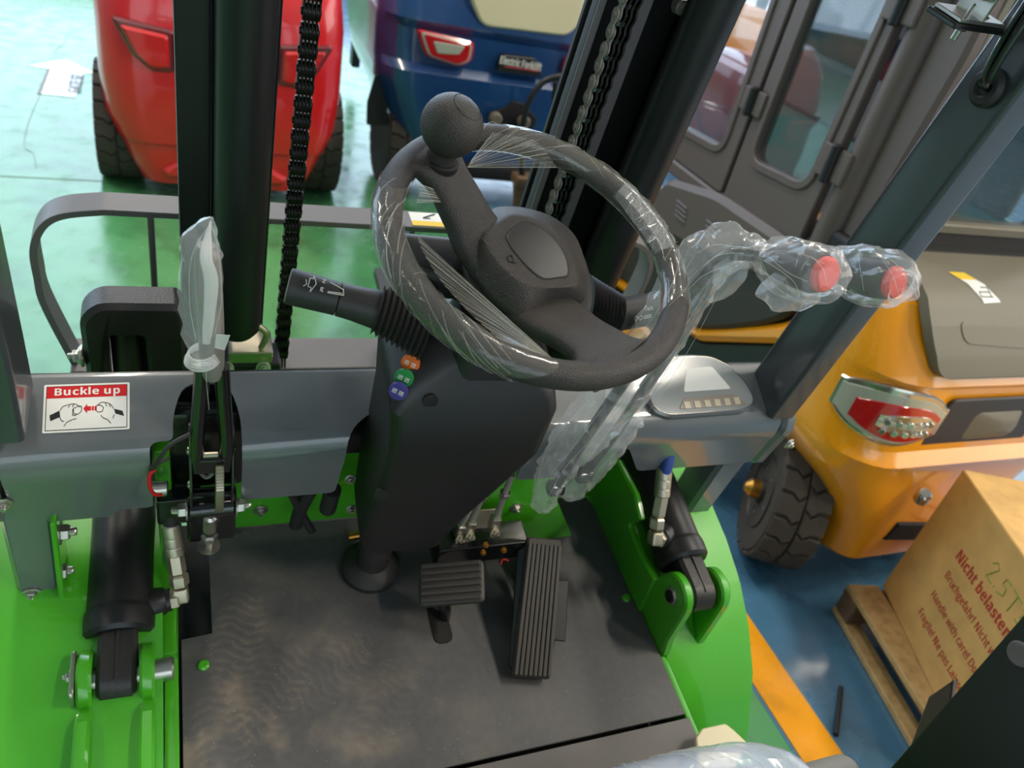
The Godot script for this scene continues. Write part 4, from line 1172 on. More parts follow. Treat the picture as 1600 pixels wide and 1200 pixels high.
func column(t: Node3D) -> void:
	var ax := -WF.basis.z
	var c := Node3D.new()
	c.name = "steering_column"
	t.add_child(c, true)
	# shroud: rounded boxes along the shaft, wide under the wheel, narrow at the floor
	var secs := [[Vector3(-0.052, 1.341, -0.6827), 0.10, 0.07, 0.03], [Vector3(-0.0548, 1.3219, -0.6799), 0.16, 0.10, 0.04], [Vector3(-0.0592, 1.2938, -0.6764), 0.215, 0.125, 0.028], [Vector3(-0.0611, 1.266, -0.6669), 0.228, 0.138, 0.020], [Vector3(-0.0567, 1.1864, -0.6713), 0.215, 0.15, 0.016], [Vector3(-0.0667, 1.0887, -0.6841), 0.185, 0.14, 0.014], [Vector3(-0.0776, 1.0014, -0.6929), 0.165, 0.125, 0.016], [Vector3(-0.0841, 0.9281, -0.6979), 0.150, 0.115, 0.024], [Vector3(-0.0829, 0.8859, -0.6997), 0.138, 0.105, 0.024]]
	var rings := []
	for s in secs:
		var xf := Transform3D(Basis(WF.basis.x, WF.basis.z, -WF.basis.y), s[0])
		rings.append(M.rrect(s[1], s[2], s[3], 6, xf))
	var inner := M.rrect(0.12, 0.09, 0.024, 6, Transform3D(Basis(WF.basis.x, WF.basis.z, -WF.basis.y), secs[8][0] + Vector3(0, 0.012, 0)))
	rings.append(inner)
	var sh := M.new().loft(rings)
	sh.angle = 38.0
	var shroud := part(c, "column_shroud", sh, "cover_black")
	part(c, "switch_housing", M.new().loft([M.rrect(0.09, 0.09, 0.03, 5, WF * Transform3D(Basis(Vector3(1, 0, 0), PI / 2), Vector3(-0.018, -0.015, -0.105))), M.rrect(0.11, 0.11, 0.03, 5, WF * Transform3D(Basis(Vector3(1, 0, 0), PI / 2), Vector3(-0.018, -0.02, -0.17)))]), "cover_black")
	part(c, "cowl", M.new().box(Vector3(0.11, 0.05, 0.07), WF * Transform3D(Basis(Vector3(1, 0, 0), PI / 2), Vector3(-0.085, 0.045, -0.10)), 0.014, 4), "cover_black")
	part(c, "shaft", M.new().cyl(Vector3(-0.0752, 0.9128, -0.7079), Vector3(-0.103, 0.7, -0.7348), 0.02, 20), "gloss_black")
	part(c, "floor_boot", M.new().lathe(V2([Vector2(0.052, 0), Vector2(0.052, 0.012), Vector2(0.046, 0.020), Vector2(0.030, 0.030), Vector2(0.026, 0.06), Vector2(0.030, 0.065), Vector2(0.024, 0.09)]), Transform3D(Basis(), Vector3(-0.1013, 0.7, -0.7239)), 30), "rubber")
	# screw recesses and the seam of the shroud's front
	for p in [Vector3(-0.1284, 1.2743, -0.6092), Vector3(-0.1585, 1.0803, -0.6149)]:
		var dn := (Vector3(-0.40, 1.95, 0.0) - (p as Vector3)).normalized()
		part(shroud, "screw_recess", M.new().lathe(V2([Vector2(0.010, -0.002), Vector2(0.010, 0.001), Vector2(0.007, 0.0015), Vector2(0, 0.0005)]), M.axis(p, Vector3(0, 0.25, 0.97)), 18), "hole_black")
	# three round stickers
	var i := 0
	for s in [["sticker_orange", Vector3(-0.1521, 1.3065, -0.6421)], ["sticker_green", Vector3(-0.1612, 1.2965, -0.6275)], ["sticker_purple", Vector3(-0.1687, 1.2858, -0.6159)]]:
		var xf := Transform3D(WF.basis * Basis(Vector3(1, 0, 0), 0.0), s[1])
		var sx := M.axis(s[1], Vector3(-0.45, 0.25, 0.86), WF.basis.z)
		var d := part(shroud, "round_sticker", M.new().lathe(V2([Vector2(0.0115, -0.004), Vector2(0.0115, 0.0008), Vector2(0.011, 0.001), Vector2(0, 0.001)]), sx, 28), s[0], ["orange", "green", "purple"][i] + " round sticker with white characters")
		var g := M.new()
		for k in 2:
			for q in 3:
				g.box(Vector3(0.0007, 0.0004, 0.0060), sx.translated_local(Vector3(-0.0026 + 0.0026 * q, 0.0012, -0.0042 + 0.0084 * k)), 0.0001, 1)
				g.box(Vector3(0.0062, 0.0004, 0.0007), sx.translated_local(Vector3(0, 0.0012, -0.0066 + 0.0084 * k + 0.0023 * q)), 0.0001, 1)
			g.box(Vector3(0.0007, 0.0004, 0.0050), sx.translated_local(Vector3(0.001, 0.0012, -0.0042 + 0.0084 * k)).rotated_local(Vector3(0, 1, 0), 0.7), 0.0001, 1)
		part(d, "characters", g, "white_print")
		i += 1
	# stalks: rubber bellows, barrel and printed symbols
	var h := -0.125
	stalk(c, [Vector3(-0.1348, 1.3504, -0.6622), Vector3(-0.1924, 1.357, -0.6812), Vector3(-0.2374, 1.3611, -0.6911), Vector3(-0.2903, 1.3671, -0.7083)], true)
	stalk(c, [Vector3(0.0831, 1.3485, -0.7014), Vector3(0.1365, 1.344, -0.6919), Vector3(0.2041, 1.344, -0.7064), Vector3(0.2742, 1.3439, -0.7219)], false)

func stalk(c: Node3D, p: Array, left: bool) -> void:
	var s := Node3D.new()
	s.name = "stalk_switch" if left else "light_switch"
	c.add_child(s, true)
	var d: Vector3 = (p[1] - p[0]).normalized()
	var len: float = p[0].distance_to(p[1])
	var prof := PackedVector2Array()
	var folds := 9
	for k in folds * 4 + 1:
		var f := float(k) / (folds * 4)
		prof.push_back(Vector2(lerpf(0.041 if left else 0.044, 0.027, pow(f, 0.9)) + 0.0030 * cos(f * folds * TAU), f * len))
	part(s, "bellows", M.new().lathe(prof, M.axis(p[0], d), 32), "rubber")
	var r := 0.0195
	if left:
		d = (p[3] - p[1]).normalized()
		var tot: float = p[1].distance_to(p[3])
		var b: float = p[1].distance_to(p[2])
		part(s, "collar", M.new().lathe(V2([Vector2(0.024, -0.012), Vector2(0.0235, 0.0), Vector2(0.0205, b * 0.6), Vector2(r + 0.0003, b - 0.0008)]), M.axis(p[1], d), 32), "stalk_black")
		var xf := M.axis(p[1], d, Vector3(0, 0.6, 0.8))
		part(s, "grip", M.new().lathe(V2([Vector2(r - 0.001, b), Vector2(r, b + 0.001), Vector2(r + 0.0016, tot - 0.003), Vector2(r + 0.001, tot)]), xf, 36), "stalk_black")
		part(s, "end_cap", M.new().lathe(V2([Vector2(r + 0.0008, tot - 0.002), Vector2(r + 0.0006, tot + 0.0010), Vector2(r - 0.001, tot + 0.0018), Vector2(0, tot + 0.0018)]), xf, 36), "frame_grey")
		part(s, "end_hole", M.new().cyl(xf * Vector3(0.0, tot + 0.0016, 0), xf * Vector3(0.0, tot + 0.0022, 0), 0.0022, 12, 0.0001), "hole_black")
		# printed arrow, N, R and wiper lines on the upper side facing the driver
		var pr := M.new()
		var sp := func(al: float, ar: float) -> Vector3:
			var rr := r + 0.0022
			return xf * Vector3(cos(ar) * rr, tot - al, sin(ar) * rr)
		for st in [[0.020, -0.26, 0.020, 0.26], [0.020, -0.26, 0.0235, -0.26], [0.0235, -0.26, 0.0235, -0.5], [0.0235, -0.5, 0.028, 0.0], [0.028, 0.0, 0.0235, 0.5], [0.0235, 0.5, 0.0235, 0.26], [0.0235, 0.26, 0.020, 0.26], [0.016, -0.1, 0.018, 0.15], [0.018, 0.15, 0.015, 0.3],
			[0.034, -0.42, 0.037, -0.42], [0.034, -0.2, 0.037, -0.42], [0.034, -0.2, 0.037, -0.2], [0.034, 0.12, 0.037, 0.12], [0.034, 0.12, 0.034, 0.32], [0.0355, 0.12, 0.0355, 0.32], [0.0355, 0.22, 0.037, 0.34],
			[0.042, -0.35, 0.058, -0.10], [0.042, 0.30, 0.060, 0.22], [0.058, -0.10, 0.060, 0.22], [0.042, 0.24, 0.058, 0.14]]:
			pr.tube(V([sp.call(st[0], st[1] - 0.5), sp.call(lerpf(st[0], st[2], 0.5), lerpf(st[1], st[3], 0.5) - 0.5), sp.call(st[2], st[3] - 0.5)]), 0.00045, 5)
		part(s, "printed_symbols", pr, "white_print")
	else:
		d = (p[3] - p[1]).normalized()
		var tot: float = p[1].distance_to(p[3])
		var b: float = p[1].distance_to(p[2])
		var xf := M.axis(p[1], d, Vector3(0, 0.6, 0.8))
		part(s, "collar", M.new().lathe(V2([Vector2(0.026, -0.010), Vector2(0.0245, 0.0), Vector2(0.0225, 0.004), Vector2(0.0225, b - 0.0006)]), xf, 32), "stalk_black")
		part(s, "rotary_knob", M.new().lathe(V2([Vector2(0.0220, b), Vector2(0.0235, b + 0.001), Vector2(0.0235, tot - 0.004), Vector2(0.021, tot)]), xf, 36), "stalk_black")
		var pr := M.new()
		var sp := func(al: float, ar: float) -> Vector3: return xf * Vector3(cos(ar - 0.25) * 0.0230, al, sin(ar - 0.25) * 0.0230)
		for o in [0.014, 0.022]:
			for st in [[0.0, 0.0, 0.003, -0.18], [0.003, -0.18, 0.003, -0.08], [0.003, -0.08, 0.006, -0.08], [0.006, -0.08, 0.006, 0.08], [0.006, 0.08, 0.003, 0.08], [0.003, 0.08, 0.003, 0.18], [0.003, 0.18, 0.0, 0.0]]:
				pr.tube(V([sp.call(o + st[0], st[1]), sp.call(o + st[2], st[3])]), 0.00040, 5)
		for k in 4:
			for st in [[0.0, -0.1, 0.0, 0.1], [0.0, 0.1, 0.002, 0.1], [0.002, 0.1, 0.002, -0.1], [0.0, -0.1, 0.002, -0.1]]:
				pr.tube(V([sp.call(0.031 + 0.0035 * k + st[0], st[1]), sp.call(0.031 + 0.0035 * k + st[2], st[3])]), 0.00035, 5)
		# OFF
		for st in [[0.034, 0.38, 0.034, 0.58], [0.034, 0.58, 0.037, 0.58], [0.037, 0.58, 0.037, 0.38], [0.037, 0.38, 0.034, 0.38], [0.039, 0.38, 0.039, 0.60], [0.039, 0.38, 0.042, 0.38], [0.039, 0.48, 0.0415, 0.48], [0.044, 0.38, 0.044, 0.60], [0.044, 0.38, 0.047, 0.38], [0.044, 0.48, 0.0465, 0.48]]:
			pr.tube(V([sp.call(st[0], st[1]), sp.call(st[2], st[3])]), 0.00045, 5)
		pr.tube(V([xf * Vector3(cos(0.2) * 0.0240, b + 0.004, sin(0.2) * 0.0240), xf * Vector3(cos(0.2) * 0.0240, b + 0.010, sin(0.2) * 0.0240)]), 0.0006, 5)
		part(s, "printed_symbols", pr, "white_print")

func pedals(t: Node3D) -> void:
	# brake: a ribbed pad on an arm that goes through a slot in the plate
	var b := Node3D.new()
	b.name = "brake_pedal"
	t.add_child(b, true)
	var q := [Vector3(-0.0518, 0.7787, -0.5982), Vector3(0.0499, 0.8136, -0.5733), Vector3(0.0634, 0.8275, -0.6432), Vector3(-0.0404, 0.7926, -0.6694)]
	var xf := frame(q[0], q[1], q[3])
	var wd: float = q[0].distance_to(q[1])
	var ht: float = q[0].distance_to(q[3])
	part(b, "pad", slab(q[0], q[1], q[2], q[3], 0.018, 0.010, 0.004), "pedal_rubber")
	for k in 6:
		part(b, "rib", M.new().box(Vector3(wd * 0.93, ht * 0.115, 0.007), xf.translated_local(Vector3(wd * 0.5, ht * (0.10 + 0.16 * k), 0.0015)), 0.003, 2), "pedal_rubber")
	var pc := xf * Vector3(wd * 0.42, ht * 0.4, -0.02)
	part(b, "arm", M.new().tube(curve([pc, pc + Vector3(-0.01, -0.025, -0.03), Vector3(0.009, 0.7, -0.6152) + Vector3(0, 0.03, 0), Vector3(0.0148, 0.66, -0.6041)], 14), 0.011, 12), "gloss_black")
	part(t, "pedal_slot", M.new().extrude(poly_round([Vector2(-0.017, -0.045), Vector2(0.017, -0.045), Vector2(0.017, 0.045), Vector2(-0.017, 0.045)], 0.017, 6), 0.003, Transform3D(Basis(Vector3(1, 0, 0), Vector3(0, 0, -1), Vector3(0, 1, 0)), Vector3(0.0016, 0.7015, -0.6055)), 0.001), "hole_black")
	# accelerator: long ribbed treadle
	var a := Node3D.new()
	a.name = "accelerator_pedal"
	t.add_child(a, true)
	q = [Vector3(0.0964, 0.722, -0.4733), Vector3(0.1626, 0.722, -0.4571), Vector3(0.2202, 0.83, -0.6619), Vector3(0.1576, 0.83, -0.6761)]
	xf = frame(q[0], q[1], q[3])
	part(a, "treadle", slab(q[0], q[1], q[2], q[3], 0.016, 0.007, 0.003), "pedal_rubber")
	var inv := xf.affine_inverse()
	var c: Array = q.map(func(p): return inv * (p as Vector3))
	for k in 8:
		var f := 0.07 + 0.123 * k
		var p0: Vector3 = c[0].lerp(c[1], f) + Vector3(0, 0.004, 0)
		var p1: Vector3 = c[3].lerp(c[2], f) - Vector3(0, 0.012, 0)
		var mid := (p0 + p1) / 2
		var dd := (p1 - p0).normalized()
		part(a, "rib", M.new().box(Vector3(0.0066, p0.distance_to(p1), 0.006), xf * Transform3D(Basis(Vector3(dd.y, -dd.x, 0), dd, Vector3(0, 0, 1)), Vector3(mid.x, mid.y, 0.0018)), 0.0015, 2), "pedal_rubber")
	part(a, "pedal_box", slab(Vector3(0.1734, 0.735, -0.5218), Vector3(0.2065, 0.735, -0.5128), Vector3(0.2291, 0.785, -0.6045), Vector3(0.196, 0.785, -0.609), 0.03, 0.003, 0.002), "smooth_black")
	part(a, "hinge_side", slab(Vector3(0.0985, 0.712, -0.4982), Vector3(0.1087, 0.712, -0.4849), Vector3(0.1686, 0.8, -0.6781), Vector3(0.1425, 0.8, -0.6677), 0.02, 0.003, 0.002), "gloss_black")
	part(a, "base_mount", M.new().box(Vector3(0.05, 0.05, 0.10), Transform3D(Basis(Vector3(1, 0, 0), 0.3), Vector3(0.1984, 0.72, -0.6148) + Vector3(0.01, 0.01, -0.05)), 0.006, 2), "gloss_black")
	# valve linkages below the column
	for i in 3:
		var u: Array = [[Vector3(0.0621, 0.9669, -0.7133), Vector3(0.049, 0.8437, -0.701)], [Vector3(0.0935, 0.978, -0.706), Vector3(0.0894, 0.8598, -0.6935)], [Vector3(0.0426, 0.9592, -0.7012), Vector3(0.0334, 0.8362, -0.7025)]][i]
		var l := part(t, "valve_linkage", M.new().tube(V([u[0], u[1]]), 0.0055, 10), "chain_steel")
		part(l, "yoke", M.new().box(Vector3(0.018, 0.03, 0.02), M.axis(u[1], u[0] - u[1]), 0.004, 2), "zinc")
		part(l, "lock_nut", M.new().lathe(V2([Vector2(0.009, 0), Vector2(0.010, 0.001), Vector2(0.010, 0.009), Vector2(0.009, 0.010)]), M.axis(u[0].lerp(u[1], 0.35), u[1] - u[0]), 6), "zinc")
		part(l, "clevis_pin", M.new().bolt(u[1] + Vector3(0, -0.012, 0.012), Vector3(0.5, 0.3, 0.8), 0.008, 0.007), "brushed_zinc")
	part(t, "valve_block", M.new().box(Vector3(0.17, 0.05, 0.05), Transform3D(Basis(), Vector3(0.0774, 0.795, -0.6951)), 0.004, 2), "gloss_black")
	part(t, "valve_plate", M.new().box(Vector3(0.075, 0.05, 0.004), Transform3D(Basis(Vector3(1, 0, 0), -0.4), Vector3(0.0791, 0.8306, -0.7161)), 0.001, 1), "brushed_zinc")
	for p in [Vector3(0.0706, 0.8377, -0.6655), Vector3(0.0661, 0.8273, -0.6572), Vector3(0.099, 0.8397, -0.6503)]:
		part(t, "brass_fitting", M.new().bolt(p, Vector3(0, 0.5, 0.86), 0.0055, 0.006, false), "brass")
	part(t, "brake_cross_shaft", M.new().cyl(Vector3(-0.134, 0.7243, -0.7804), Vector3(-0.0962, 0.739, -0.773), 0.008, 14), "brass")
	part(t, "clip_wire", M.new().tube(curve([Vector3(0.1053, 0.795, -0.6464), Vector3(0.1097, 0.8025, -0.6517), Vector3(0.119, 0.8036, -0.6472)], 8), 0.0015, 6), "red_wire")
	for p in [Vector3(-0.1572, 0.8859, -0.7292), Vector3(-0.1789, 1.0085, -0.6989)]:
		part(t, "column_bolt", M.new().bolt(p, Vector3(0, 0.2, 1), 0.006, 0.006), "zinc")
	# black harness hanging behind the beam
	part(t, "wire_harness", M.new().tube(curve([Vector3(-0.2061, 0.9285, -0.7727), Vector3(-0.2246, 0.8258, -0.7854), Vector3(-0.2304, 0.7656, -0.7881)], 12), 0.012, 12).tube(curve([Vector3(-0.1878, 0.9161, -0.7484), Vector3(-0.188, 0.8503, -0.7576)], 8), 0.014, 12).tube(curve([Vector3(-0.2471, 0.8781, -0.7757), Vector3(-0.2255, 0.8091, -0.7841), Vector3(-0.2024, 0.7568, -0.7775)], 10), 0.007, 10), "rubber")

func parking_brake(t: Node3D) -> void:
	var b := Node3D.new()
	b.name = "parking_brake"
	t.add_child(b, true)
	var xL := -0.398
	var xR := -0.345
	var xm := (xL + xR) / 2
	# dark box behind the cut-out
	part(b, "well", M.new().box(Vector3(0.13, 0.17, 0.03), Transform3D(Basis(), Vector3(-0.385, 1.00, -0.785)), 0.01, 2), "gloss_black")
	for x in [xL, xR]:
		part(b, "side_plate", M.new().extrude(poly_round([Vector2(-0.735, 0.955), Vector2(-0.69, 0.955), Vector2(-0.678, 1.02), Vector2(-0.70, 1.10), Vector2(-0.735, 1.115), Vector2(-0.755, 1.05)], 0.012), 0.004, sidewise(x), 0.001), "gloss_black")
		for q in [Vector3(0, 1.075, -0.715), Vector3(0, 1.02, -0.70)]:
			part(b, "side_rivet", M.new().lathe(V2([Vector2(0.006, 0), Vector2(0.006, 0.003), Vector2(0.003, 0.005), Vector2(0, 0.005)]), M.axis(Vector3(x, q.y, q.z), Vector3(-1 if x == xL else 1, 0, 0)), 12), "zinc")
	# ratchet sector with teeth
	var sec := PackedVector2Array()
	for k in 49:
		var a := 0.55 - 1.1 * k / 48
		var rr := 0.105 + (0.0014 if k % 2 == 0 and k < 18 else 0.0)
		sec.push_back(Vector2(-0.775 + cos(a) * rr, 1.02 + sin(a) * rr))
	for k in 9:
		var a := -0.55 + 1.1 * k / 8
		sec.push_back(Vector2(-0.775 + cos(a) * 0.082, 1.02 + sin(a) * 0.082))
	part(b, "ratchet_sector", M.new().extrude(sec, 0.011, sidewise(-0.362), 0.001), "brushed_zinc", "bright toothed ratchet sector")
	part(b, "pivot_tube", M.new().cyl(Vector3(xL - 0.004, 0.975, -0.690), Vector3(xR + 0.004, 0.975, -0.690), 0.013, 18), "gloss_black")
	part(b, "pivot_bolt", M.new().bolt(Vector3(xL - 0.006, 0.975, -0.690), Vector3(-1, 0, 0), 0.0105, 0.012), "zinc")
	part(b, "pivot_nut", M.new().bolt(Vector3(xR + 0.006, 0.975, -0.690), Vector3(1, 0, 0), 0.0105, 0.012), "zinc")
	part(b, "cross_pin", M.new().cyl(Vector3(-0.385, 1.082, -0.70), Vector3(-0.362, 1.082, -0.70), 0.004, 10), "brushed_zinc")
	part(b, "spring", M.new().tube(curve([Vector3(-0.385, 1.03, -0.72), Vector3(-0.378, 1.04, -0.715), Vector3(-0.37, 1.03, -0.71), Vector3(-0.378, 1.02, -0.71), Vector3(-0.385, 1.03, -0.71)], 16), 0.003, 8), "chain_steel")
	# lever: two pressed arms that meet in the handle
	var z0 := -0.700
	for s in [-1, 1]:
		part(b, "lever_arm", M.new().tube(curve([Vector3(xm + s * 0.019, 1.06, z0), Vector3(xm + s * 0.018, 1.12, z0 - 0.002), Vector3(xm + s * 0.014, 1.18, z0 - 0.005), Vector3(xm + s * 0.011, 1.24, z0 - 0.008)], 16), 0.0095, 14), "gloss_black")
	part(b, "lever_stop", M.new().box(Vector3(0.05, 0.03, 0.014), Transform3D(Basis(), Vector3(xm, 1.065, z0 + 0.002)), 0.004, 2), "gloss_black")
	part(b, "lever_handle", M.new().tube(curve([Vector3(xm, 1.225, z0 - 0.006), Vector3(xm - 0.001, 1.30, z0 - 0.010), Vector3(xm - 0.006, 1.415, z0 - 0.014)], 12), PackedFloat32Array([0.011, 0.0135, 0.0142, 0.0142, 0.0142, 0.0142, 0.0142, 0.0142, 0.0142, 0.0140, 0.013, 0.009]), 20), "seat_grey")
	# lower clevis, cable end and wires
	part(b, "lower_bracket", M.new().box(Vector3(0.07, 0.12, 0.02), Transform3D(Basis(), Vector3(-0.370, 0.895, -0.735)), 0.006, 2).box(Vector3(0.06, 0.06, 0.03), Transform3D(Basis(), Vector3(-0.415, 0.92, -0.74)), 0.004, 2), "gloss_black")
	part(b, "cable_clevis", M.new().cyl(Vector3(-0.373, 0.95, -0.695), Vector3(-0.374, 0.905, -0.700), 0.010, 14, 0.004).lathe(V2([Vector2(0.008, 0), Vector2(0.012, 0.003), Vector2(0.012, 0.012), Vector2(0.009, 0.015)]), M.axis(Vector3(-0.374, 0.895, -0.70), Vector3(0, -1, 0)), 6).cyl(Vector3(-0.374, 0.89, -0.70), Vector3(-0.375, 0.85, -0.70), 0.006, 12), "zinc")
	part(b, "cable_washer", M.new().lathe(V2([Vector2(0.008, 0.004), Vector2(0.016, 0.002), Vector2(0.0165, 0.0), Vector2(0.008, -0.002)]), M.axis(Vector3(-0.375, 0.862, -0.70), Vector3(0, -1, 0.1)), 20), "zinc")
	part(b, "switch_barrel", M.new().cyl(Vector3(-0.4517, 1.0041, -0.71), Vector3(-0.4278, 1.0011, -0.71), 0.011, 18), "zinc")
	part(b, "red_wire", M.new().tube(curve([Vector3(-0.4401, 1.071, -0.69), Vector3(-0.4471, 1.066, -0.685), Vector3(-0.4478, 1.048, -0.68), Vector3(-0.4432, 1.0306, -0.68), Vector3(-0.4351, 1.0213, -0.685)], 16), 0.0026, 8), "red_wire", "red wire loop")
	part(b, "black_wire", M.new().tube(curve([Vector3(-0.3969, 1.1265, -0.7), Vector3(-0.4197, 1.12, -0.69), Vector3(-0.4337, 1.1004, -0.685), Vector3(-0.4455, 1.0688, -0.69)], 14), 0.0028, 8).tube(curve([Vector3(-0.4238, 1.0795, -0.7), Vector3(-0.4359, 1.0825, -0.69), Vector3(-0.444, 1.0673, -0.69)], 10), 0.0022, 8), "rubber")

func levers(t: Node3D) -> void:
	for i in 2:
		var l := Node3D.new()
		l.name = "control_lever"
		t.add_child(l, true)
		var p: Array = [[Vector3(0.1508, 0.9973, -0.66), Vector3(0.1577, 1.0984, -0.66), Vector3(0.1787, 1.2958, -0.654), Vector3(0.1943, 1.4445, -0.642), Vector3(0.2073, 1.4913, -0.634), Vector3(0.2306, 1.5036, -0.622), Vector3(0.2565, 1.5019, -0.6184)],
			[Vector3(0.1954, 1.0211, -0.664), Vector3(0.2104, 1.1126, -0.664), Vector3(0.2234, 1.2936, -0.658), Vector3(0.2321, 1.4465, -0.654), Vector3(0.2532, 1.4892, -0.646), Vector3(0.3229, 1.4958, -0.642), Vector3(0.4081, 1.4707, -0.6431)]][i]
		part(l, "rod", M.new().tube(curve(p, 48), 0.0085, 14), "gloss_black")
		var k0: Vector3 = [Vector3(0.2544, 1.5012, -0.619), Vector3(0.4049, 1.4698, -0.6441)][i]
		var k1: Vector3 = [Vector3(0.2648, 1.5374, -0.5451), Vector3(0.4153, 1.5088, -0.5716)][i]
		var d := k1 - k0
		var len := d.length()
		part(l, "knob", M.new().lathe(V2([Vector2(0.011, 0), Vector2(0.016, 0.006), Vector2(0.0215, len * 0.3), Vector2(0.0245, len * 0.6), Vector2(0.025, len * 0.90), Vector2(0.0215, len * 0.99), Vector2(0.014, len)]), M.axis(k0, d), 28), "stalk_black")
		part(l, "red_button", M.new().lathe(V2([Vector2(0.0205, -0.001), Vector2(0.0205, 0.007), Vector2(0.017, 0.011), Vector2(0, 0.012)]), M.axis(k0 + d * 0.97, d), 26), "button_red")
		part(l, "knuckle", M.new().cyl(p[0] + Vector3(-0.012, 0, 0), p[0] + Vector3(0.012, 0, 0), 0.014, 16), "gloss_black")


# ---------------------------------------------------------------- wrapping film and bags (all in the green forklift's axes)
func wrappings() -> void:
	wheel_film()
	# bag over the parking brake lever
	var bl := thing("plastic_bag", "small clear plastic bag tied over the parking brake lever handle", "plastic bag", Vector3(-0.38, 1.2, -0.71), "plastic bags on the levers", true)
	part(bl, "bag_sheet", bag([[Vector3(-0.3812, 1.2597, -0.7), 0.017, 0.015], [Vector3(-0.3825, 1.2755, -0.702), 0.013, 0.012], [Vector3(-0.3838, 1.2878, -0.703), 0.017, 0.016], [Vector3(-0.3822, 1.3185, -0.704), 0.0205, 0.019], [Vector3(-0.3826, 1.3616, -0.708), 0.0205, 0.0185], [Vector3(-0.3829, 1.4021, -0.712), 0.0195, 0.018], [Vector3(-0.3827, 1.4206, -0.714), 0.0165, 0.015], [Vector3(-0.3777, 1.4364, -0.715), 0.010, 0.009], [Vector3(-0.3722, 1.4494, -0.715), 0.0015, 0.0015]], Vector3(0, 0, 1), 22, 0.0042, 3, 0.9), "bag")
	part(bl, "bag_fold", bag([[Vector3(-0.3787, 1.2979, -0.688), 0.004, 0.002], [Vector3(-0.3762, 1.3365, -0.684), 0.006, 0.002], [Vector3(-0.3736, 1.3881, -0.687), 0.007, 0.0022], [Vector3(-0.3785, 1.4177, -0.692), 0.006, 0.002], [Vector3(-0.3735, 1.4475, -0.712), 0.001, 0.001]], Vector3(0, 0, 1), 10, 0.002, 8, 0.6), "bag_fold")
	var tie := M.new()
	for k in 5:
		var ring3 := PackedVector3Array()
		for q in 20:
			var a := TAU * q / 20
			ring3.push_back(Vector3(-0.3825, 1.2745, -0.702) + Vector3(cos(a) * (0.0150 + 0.0010 * k), -0.004 - 0.0032 * k + 0.003 * cos(a + 0.4), sin(a) * (0.0135 + 0.0010 * k)))
		tie.tube(ring3, 0.0015, 6, true)
	part(bl, "tied_neck", tie, "bag_fold")
	part(bl, "loose_tail", slab(Vector3(-0.3684, 1.3192, -0.68), Vector3(-0.3539, 1.3219, -0.676), Vector3(-0.3588, 1.2983, -0.678), Vector3(-0.3696, 1.2995, -0.68), 0.002, 0.001, 0.0004), "bag_fold")
	part(bl, "bag_strands", creases([[Vector3(-0.373, 1.445, -0.71), Vector3(-0.3755, 1.4194, -0.69), Vector3(-0.3724, 1.3723, -0.685), Vector3(-0.3789, 1.3077, -0.684)], [Vector3(-0.3748, 1.4433, -0.71), Vector3(-0.3919, 1.414, -0.696), Vector3(-0.3952, 1.3568, -0.692), Vector3(-0.3894, 1.302, -0.69)], [Vector3(-0.3724, 1.4435, -0.71), Vector3(-0.366, 1.416, -0.695), Vector3(-0.3629, 1.3575, -0.692), Vector3(-0.3706, 1.3069, -0.69)], [Vector3(-0.3787, 1.2716, -0.69), Vector3(-0.3781, 1.2309, -0.688), Vector3(-0.3753, 1.1874, -0.686)]], 0.0003), "film_strand")
	# long sleeve over both control lever rods
	var sl := thing("plastic_sleeve", "long clear plastic sleeve pulled over both hydraulic lever rods beside the steering wheel", "plastic bag", Vector3(0.25, 0.85, -0.74), "plastic bags on the levers", true)
	part(sl, "bag_sheet", bag([[Vector3(0.1364, 0.9478, -0.656), 0.0096, 0.0080], [Vector3(0.1377, 0.9693, -0.656), 0.0168, 0.0144], [Vector3(0.1314, 1.017, -0.656), 0.0208, 0.0176], [Vector3(0.1343, 1.082, -0.656), 0.0320, 0.0240], [Vector3(0.1492, 1.1486, -0.654), 0.0448, 0.0256], [Vector3(0.1674, 1.2364, -0.652), 0.0464, 0.0256], [Vector3(0.1796, 1.3378, -0.648), 0.0400, 0.0240], [Vector3(0.1827, 1.4196, -0.644), 0.0360, 0.0240], [Vector3(0.1839, 1.4738, -0.64), 0.0400, 0.0256], [Vector3(0.2022, 1.5006, -0.634), 0.0288, 0.0240], [Vector3(0.2233, 1.5087, -0.626), 0.0192, 0.0160], [Vector3(0.2394, 1.509, -0.618), 0.0096, 0.0096]], Vector3(0, 0, 1), 40, 0.0075, 5, 0.9), "bag")
	part(sl, "lower_end", bag([[Vector3(0.1793, 0.9689, -0.66), 0.0112, 0.0080], [Vector3(0.187, 0.9875, -0.66), 0.0192, 0.0144], [Vector3(0.1974, 1.021, -0.66), 0.0224, 0.0176], [Vector3(0.2077, 1.0861, -0.66), 0.0272, 0.0192], [Vector3(0.2175, 1.1717, -0.658), 0.0240, 0.0176]], Vector3(0, 0, 1), 26, 0.006, 11, 0.8), "bag")
	part(sl, "loose_flap", bag([[Vector3(0.2117, 1.4882, -0.632), 0.020, 0.006], [Vector3(0.2251, 1.4656, -0.63), 0.024, 0.006], [Vector3(0.2277, 1.4414, -0.632), 0.018, 0.005], [Vector3(0.2202, 1.4188, -0.636), 0.006, 0.003]], Vector3(0, 0, 1), 14, 0.004, 13, 0.8), "bag")
